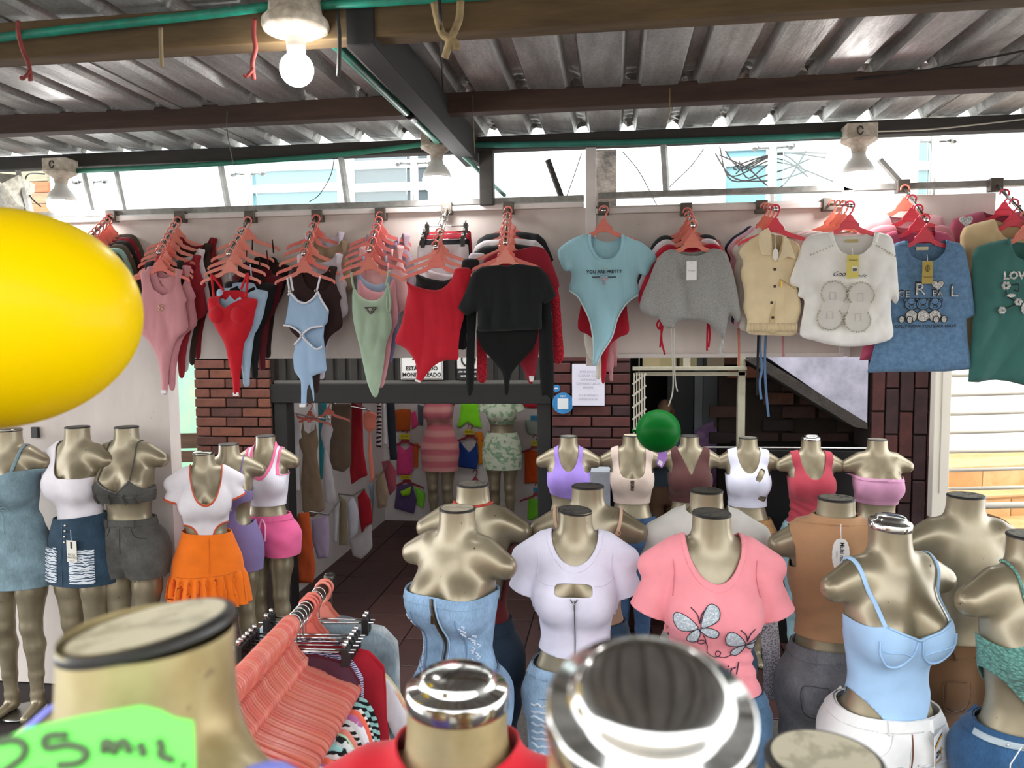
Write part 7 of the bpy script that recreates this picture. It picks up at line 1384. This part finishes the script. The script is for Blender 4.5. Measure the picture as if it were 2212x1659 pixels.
BK_ = [('ruffle_shirt', 'rust orange ruched top on the back wall of the shop', [(62, 240), (150, 225), (246, 230), (245, 350), (240, 472), (70, 472)], 'b2521a'), ('pink_shirt', 'hot pink top beside the rust orange one on the back wall', [(252, 262), (300, 248), (330, 400), (300, 430), (258, 452)], 'e0447c'), ('grey_shirt', 'slate grey top beside the hot pink one', [(322, 170), (402, 200), (380, 412), (332, 400)], '585664'),
 ('halter_set', 'pink halter top with lime straps on the back wall', [(88, 780), (100, 600), (140, 650), (180, 690), (230, 650), (272, 600), (275, 900), (230, 972), (90, 962)], 'e04684'), ('orange_shirt', 'orange top edge beside the pink halter', [(278, 610), (332, 610), (326, 880), (280, 880)], 'cf5a1c'), ('purple_shirt', 'dull purple wrap top with lime ties', [(95, 1060), (180, 1080), (255, 1040), (312, 1250), (280, 1402), (60, 1335)], '5c4a74'),
 ('lime_wrap', 'lime green wrap piece over the purple top', [(125, 1150), (190, 1120), (255, 1085), (235, 1190), (150, 1205)], '9ccf2a'), ('lime_blouse', 'lime green blouse beside the purple wrap', [(288, 1080), (350, 1130), (412, 1180), (382, 1342), (318, 1300)], '7fd43c'), ('neon_shirt', 'neon lime top on the back wall between the two dressed mannequins', [(810, 155), (1000, 155), (1010, 280), (1042, 442), (960, 422), (882, 368), (800, 432), (768, 422), (800, 280)], '8df02c'),
 ('navy_camisole', 'royal blue camisole with a price card on the back wall', [(790, 570), (835, 640), (900, 712), (965, 640), (985, 560), (1000, 760), (985, 902), (900, 892), (765, 870)], '1c3a80'), ('amber_shirt', 'amber orange top behind the royal blue camisole', [(960, 480), (1042, 480), (1102, 700), (1090, 832), (1000, 852), (1005, 700)], 'df8420'), ('folded_shorts', 'grey and white shorts clipped near the doorway jamb', [(1520, 345), (1742, 345), (1740, 450), (1735, 527), (1560, 512), (1530, 430)], '9aa39e'),
 ('red_shirt', 'red top high up near the shop jamb', [(1470, 160), (1745, 160), (1740, 205), (1600, 215), (1490, 195)], 'b02030'), ('rust_camisole', 'rust orange camisole with a yellow price card', [(1520, 700), (1600, 690), (1690, 700), (1755, 860), (1752, 1052), (1520, 1062)], 'c04a14'), ('lime_tank', 'lime green tank near the shop jamb', [(1570, 1180), (1620, 1235), (1700, 1235), (1755, 1180), (1762, 1372), (1600, 1472), (1548, 1462)], '6fc22c')]
for nm, lab, pl, cc in BK_: flatcloth(nm, lab, 'top', 'B4', pl, YBK-(.05 if nm in ('lime_wrap', 'navy_camisole') else 0), fabric(cc))
for i, (px, py, lab) in enumerate(((180, 480, 'pink halter top'), (200, 930, 'purple wrap top'), (910, 420, 'royal blue camisole'), (965, 935, 'lowest place'), (1640, 545, 'rust orange camisole'), (1660, 1080, 'lime green tank'))):
    p = PY(*crop('B4', [(px, py)])[0], YBK-.01); hanger('rose hanger on the shop back wall for the ' + lab, p, mat_plastic('a83a44'), 0, None, 1.15)
for x0, y0, x1, y1, cc, tx, lab in ((120, 505, 236, 562, 'd8c62a', '10 MIL', 'above the pink halter'), (845, 455, 950, 512, 'd8c62a', '10 MIL', 'on the royal blue camisole'), (1595, 580, 1716, 640, 'd8c62a', '10 MIL', 'on the rust camisole'), (880, 1040, 1000, 1085, 'd8c62a', '10 MIL', 'on the lowest back-wall hanger'), (128, 968, 246, 1012, 'c8b42a', '10 MIL', 'on the purple wrap top'), (1586, 300, 1706, 352, '2f86b4', '20 MIL', 'on the grey shorts'), (1614, 1108, 1737, 1156, '2f86b4', '20 MIL', 'on the lime tank')):
    (a, b), (c, d) = crop('B4', [(x0, y1), (x1, y0)]); t_, W_, H_ = sign('price_card', ('yellow' if cc != '2f86b4' else 'blue') + ' handwritten price card ' + lab, a, d, c, b, YBK-.03, plain(cc, .7), 'price card'); lettering('card_lettering', tx, H_*.6, upright((0, -.002, H_*.5)), plain('1c1a14'), t_)
# ================================================================ round-rail clothes rack
zk = 1.22; pf = PZ(708, 1262, zk); pn = PZ(470, 1520, zk); e = (pn-pf); Lr = e.length; e.normalize(); ang = math.atan2(-e.x, e.y)+PI   # hanger plane is square to the rail
perp = Vector((-e.y, e.x, 0)); 
if perp.x < 0: perp = -perp
ang = math.atan2(perp.y, perp.x)
rk = thing('clothes_rack', 'steel clothes rack with a round rail packed with hangers', 'clothes rack', (pf.x, pf.y, 0)); M_RK = noisy('4a4742', .35, .3, 20., .8)
q0 = Vector((pf.x, pf.y, 0)); a = pf-q0-e*.02; b = pn-q0+e*.35
tube('rail', [a, b], .016, M_RK, rk, 16)
for p in (a+e*.02, b-e*.05):
    tube('upright', [Vector((p.x, p.y, .02)), p], .014, M_RK, rk, 12); tube('foot', [Vector((p.x, p.y, .015))-perp*.25, Vector((p.x, p.y, .015))+perp*.25], .014, M_RK, rk, 10)
MB().lathe([(.018, -.01), (.018, .02), (.014, .028)], 16, Matrix.Translation(a)).obj('end_cap', M_RK, rk, True)
def sheet(pts, h=.014, T=.010, A=.006, fx=50., seed=0):
    v, q = polygrid([(p.x, p.z) for p in spline([(x, 0, z) for x, z in pts], 3, True)], h); rs = np.random.RandomState(seed); d = v[:, 2]; t = np.clip(d/.05, 0, 1); pr = T*np.sqrt(t*(2-t)); w_ = A*np.sin(v[:, 0]*fx+3*np.sin(v[:, 1]*7+seed))*np.clip(d/.02, 0, 1)
    n_ = len(v); V = [(p[0], -a_+b_, p[1]) for p, a_, b_ in zip(v, pr, w_)]+[(p[0], a_+b_, p[1]) for p, a_, b_ in zip(v, pr, w_)]; o = mesh_obj('s', V, [tuple(f_) for f_ in q]+[tuple(n_+i for i in f_[::-1]) for f_ in q], fb('888888'), None, True); me = o.data; bpy.data.objects.remove(o); return me
S_TOP = [sheet([(-.20, -.205), (-.13, -.20), (-.06, -.215), (0, -.23), (.06, -.215), (.13, -.20), (.20, -.205), (.235, -.3), (.22, -.42), (.22, -.62), (-.22, -.62), (-.22, -.42), (-.235, -.3)], seed=s_) for s_ in (1, 2)]
S_TEE = sheet([(-.29, -.36), (-.22, -.22), (-.1, -.16), (0, -.18), (.1, -.16), (.22, -.22), (.29, -.36), (.25, -.40), (.21, -.34), (.21, -.66), (-.21, -.66), (-.21, -.34), (-.25, -.40)], seed=3)
S_PANT = sheet([(-.13, -.11), (.13, -.11), (.16, -.3), (.17, -.6), (.16, -.92), (.03, -.92), (0, -.4), (-.03, -.92), (-.16, -.92), (-.17, -.6), (-.16, -.3)], seed=4); S_SHORT = sheet([(-.15, -.11), (.15, -.11), (.18, -.3), (.18, -.42), (.02, -.42), (0, -.33), (-.02, -.42), (-.18, -.42), (-.18, -.3)], seed=5)
def rackpiece(s_, kind, lab, cat, mat, hang='pl', dz=0, hm=None, sc=1.18):
    p = pf+e*s_; rz = ang+random.uniform(-.05, .05)
    if hang == 'pl': hanger('salmon plastic hanger packed tightly on the clothes rack', p, hm or random.choice(M_HG), rz, 'hangers packed on the clothes rack', sc)
    elif hang: h_ = clip_hanger('chrome clip hanger on the clothes rack', p, .17, M_STEEL, rz); h_['group'] = 'clip hangers on the clothes rack'
    if kind is not None:
        o = bpy.data.objects.new({'t-shirt': 'rack_tee', 'top': 'rack_blouse', 'trousers': 'rack_trousers', 'jeans': 'rack_jeans', 'shorts': 'rack_shorts', 'skirt': 'rack_skirt'}[cat], kind); C.objects.link(o); o.location = p+Vector((0, 0, dz)); o.rotation_euler = (0, 0, rz); o.scale = (1.45 if cat in ('trousers', 'jeans') else 1.0, 1, 1); o.material_slots[0].link = 'OBJECT'; o.material_slots[0].material = mat; tag(o, lab, cat)
    return p
Z1 = fabric('16161a', 'zebra', '9fd0cc', 1.6); 
far = [(.03, S_SHORT, 'grey denim shorts at the far end of the clothes rack', 'shorts', fabric('7d848a', 'denim'), 'pl'), (.06, S_PANT, 'white denim garment at the far end of the rack', 'jeans', fabric('bcc2c4', 'denim'), 'pl'), (.11, S_PANT, 'pale grey-blue jeans clipped on the rack', 'jeans', fabric('9cabb4', 'denim'), 'cl'), (.15, S_PANT, 'washed grey jeans clipped next to the pale ones', 'jeans', fabric('7f8f98', 'denim'), 'cl'), (.18, S_TEE, 'cream tee among the jeans on the rack', 't-shirt', fb('d9cfa8'), 'pl'), (.21, S_TEE, 'peach and white tee on the rack', 't-shirt', fabric('e6b090', 'stripe', 'ece6e2', 1.5), 'pl'), (.235, S_TEE, 'white tee beside the red trousers', 't-shirt', fb('d8d4da'), 'pl'), (.26, S_SHORT, 'dark navy patterned shorts clipped on the rack', 'shorts', fabric('1f2140', 'zebra', 'b9b4d0', 5.), 'cl'), (.29, S_PANT, 'crimson red trousers clipped on the rack', 'trousers', fb('b01828'), 'cl'), (.32, S_PANT, 'second pair of red trousers on the rack', 'trousers', fb('9c1626'), 'cl'), (.35, S_SHORT, 'violet patterned skirt clipped on the rack', 'skirt', fabric('2a2350', 'zebra', 'd0c8e4', 6.), 'cl'), (.38, S_SHORT, 'maroon shorts clipped on the rack', 'shorts', fb('5c1c28'), 'cl'), (.40, S_SHORT, 'plum shorts on the rack beside the plastic hangers', 'shorts', fb('4a2634'), 'cl')]
for s_, kd, lab, cat, mt, hg in far: rackpiece(s_*Lr/.95, kd, lab, cat, mt, hg)
pats = [('black and aqua zebra top', Z1), ('floral white top', fabric('e8e4ea', 'blotch', 'b86a98', 1.6)), ('black lettered top', fabric('1a1a1c', 'blotch', 'dcdcdc', 2.4)), ('salmon pink camisole', fb('e58a7c')), ('black and white zebra top', fabric('e4e2e0', 'zebra', '1b1b1d', 2.2)), ('lilac top', fb('b89ac8')), ('mint green top', fb('bcdcb8')), ('hot pink top', fb('ee2f68')), ('coral top', fb('ef7058')), ('white top', fb('e0dcdc')), ('teal blotch top', fabric('e6e2dc', 'blotch', '3a8c88', 1.4)), ('black top', fb('1a191b'))]
order = ['foremost', 'second', 'third', 'fourth']; seen = {}
n_h = 40
for i in range(n_h):
    s_ = (.43+.56*i/(n_h-1))*Lr; j = [0, 1, 0, 10, 4, 3, 8, 2, 1, 11, 9, 5, 4, 2, 3, 7, 6, 10, 2, 8][i % 20] if i < n_h-4 else [5, 7, 6, 6][i-(n_h-4)]
    nm, mt = pats[j]; seen[nm] = seen.get(nm, 0)+1; ordn = ['first', 'second', 'third', 'fourth', 'fifth', 'sixth'][seen[nm]-1]
    if i % 2 == 0 or i > n_h-5: rackpiece(s_, random.choice(S_TOP), nm + ' on the rack, ' + ordn + ' of its kind from the far end', 'top', mt)
    else: rackpiece(s_, None, None, None, None)
# ================================================================ last odds and ends
sk = PD(2072, 1480, 2.95)
SF = lambda x, y, z: (np.sqrt((x/(.26+.02*np.sin(z*9)))**2+(y/.2)**2+(np.maximum(z-.75, 0)/.36)**4)-1)*.2+.010*np.sin(np.arctan2(y, x)*9+z*6)+.006*np.sin(z*34+x*20)
v, q = surfnet(SF, (-.34, -.28, -.02), (.34, .28, 1.2), .016); v, q = clip(v, q.tolist(), v[:, 2]-.002); o = to_obj('draped_cloth', v, q, noisy('7d5a34', .9, .2, 6.)); o.location = (sk.x, sk.y, 0); tag(o, 'brown cloth draped over a pile behind the baby-blue bodysuit', 'cloth')
rp = thing('rope_coil', 'tangle of tan rope above the brown draped cloth', 'rope', (sk.x+.02, sk.y, 1.13))
for i in range(9): r_ = random.uniform(.05, .11); ph = random.uniform(0, 6); tube('rope_loop', spline([(r_*math.cos(t)*1.0+random.uniform(-.02, .02), -.12+.03*math.sin(3*t+ph), .06+r_*1.2*math.sin(t)+random.uniform(-.02, .02)) for t in np.linspace(0, 6.0, 9)], 4), .006, noisy('8c6c44', .9, .3, 40.), rp, 6)
tube('rope_end', spline([(.0, -.13, .0), (.02, -.22, -.1), (.015, -.23, -.2)], 4), .006, noisy('8c6c44', .9, .3, 40.), rp, 6)
c = PY(1662, 1240, 2.75); o = cloth('lace_shawl', [(1640, 1235), (1668, 1225), (1680, 1338), (1686, 1420), (1684, 1504), (1653, 1502), (1648, 1430), (1642, 1353)], fabric('dcd8e0', 'lace', None, 1.2), c, 2.75, A=.006, fx=70.); o.location = c; tag(o, 'white lace shawl hanging down beside the pink butterfly tee', 'shawl')
tag(box('switch_box', (xat(72, YP, 930), YP-.02, zat(945, YP, 80)), (xat(86, YP, 930), YP, zat(922, YP, 80)), M_DARK, None, .002), 'small black switch on the wall under the yellow balloon', 'switch')
# ---- street side behind the camera
struct(box('ground_street', (-30, -30, -.14), (30, -3, -.012), noisy('6b6864', .9, .2, 3.)))
fc = struct(box('wall_street', (-30, -13, 0), (30, -12.6, 5.0), noisy('b8b0a4', .9, .2, 1.)))
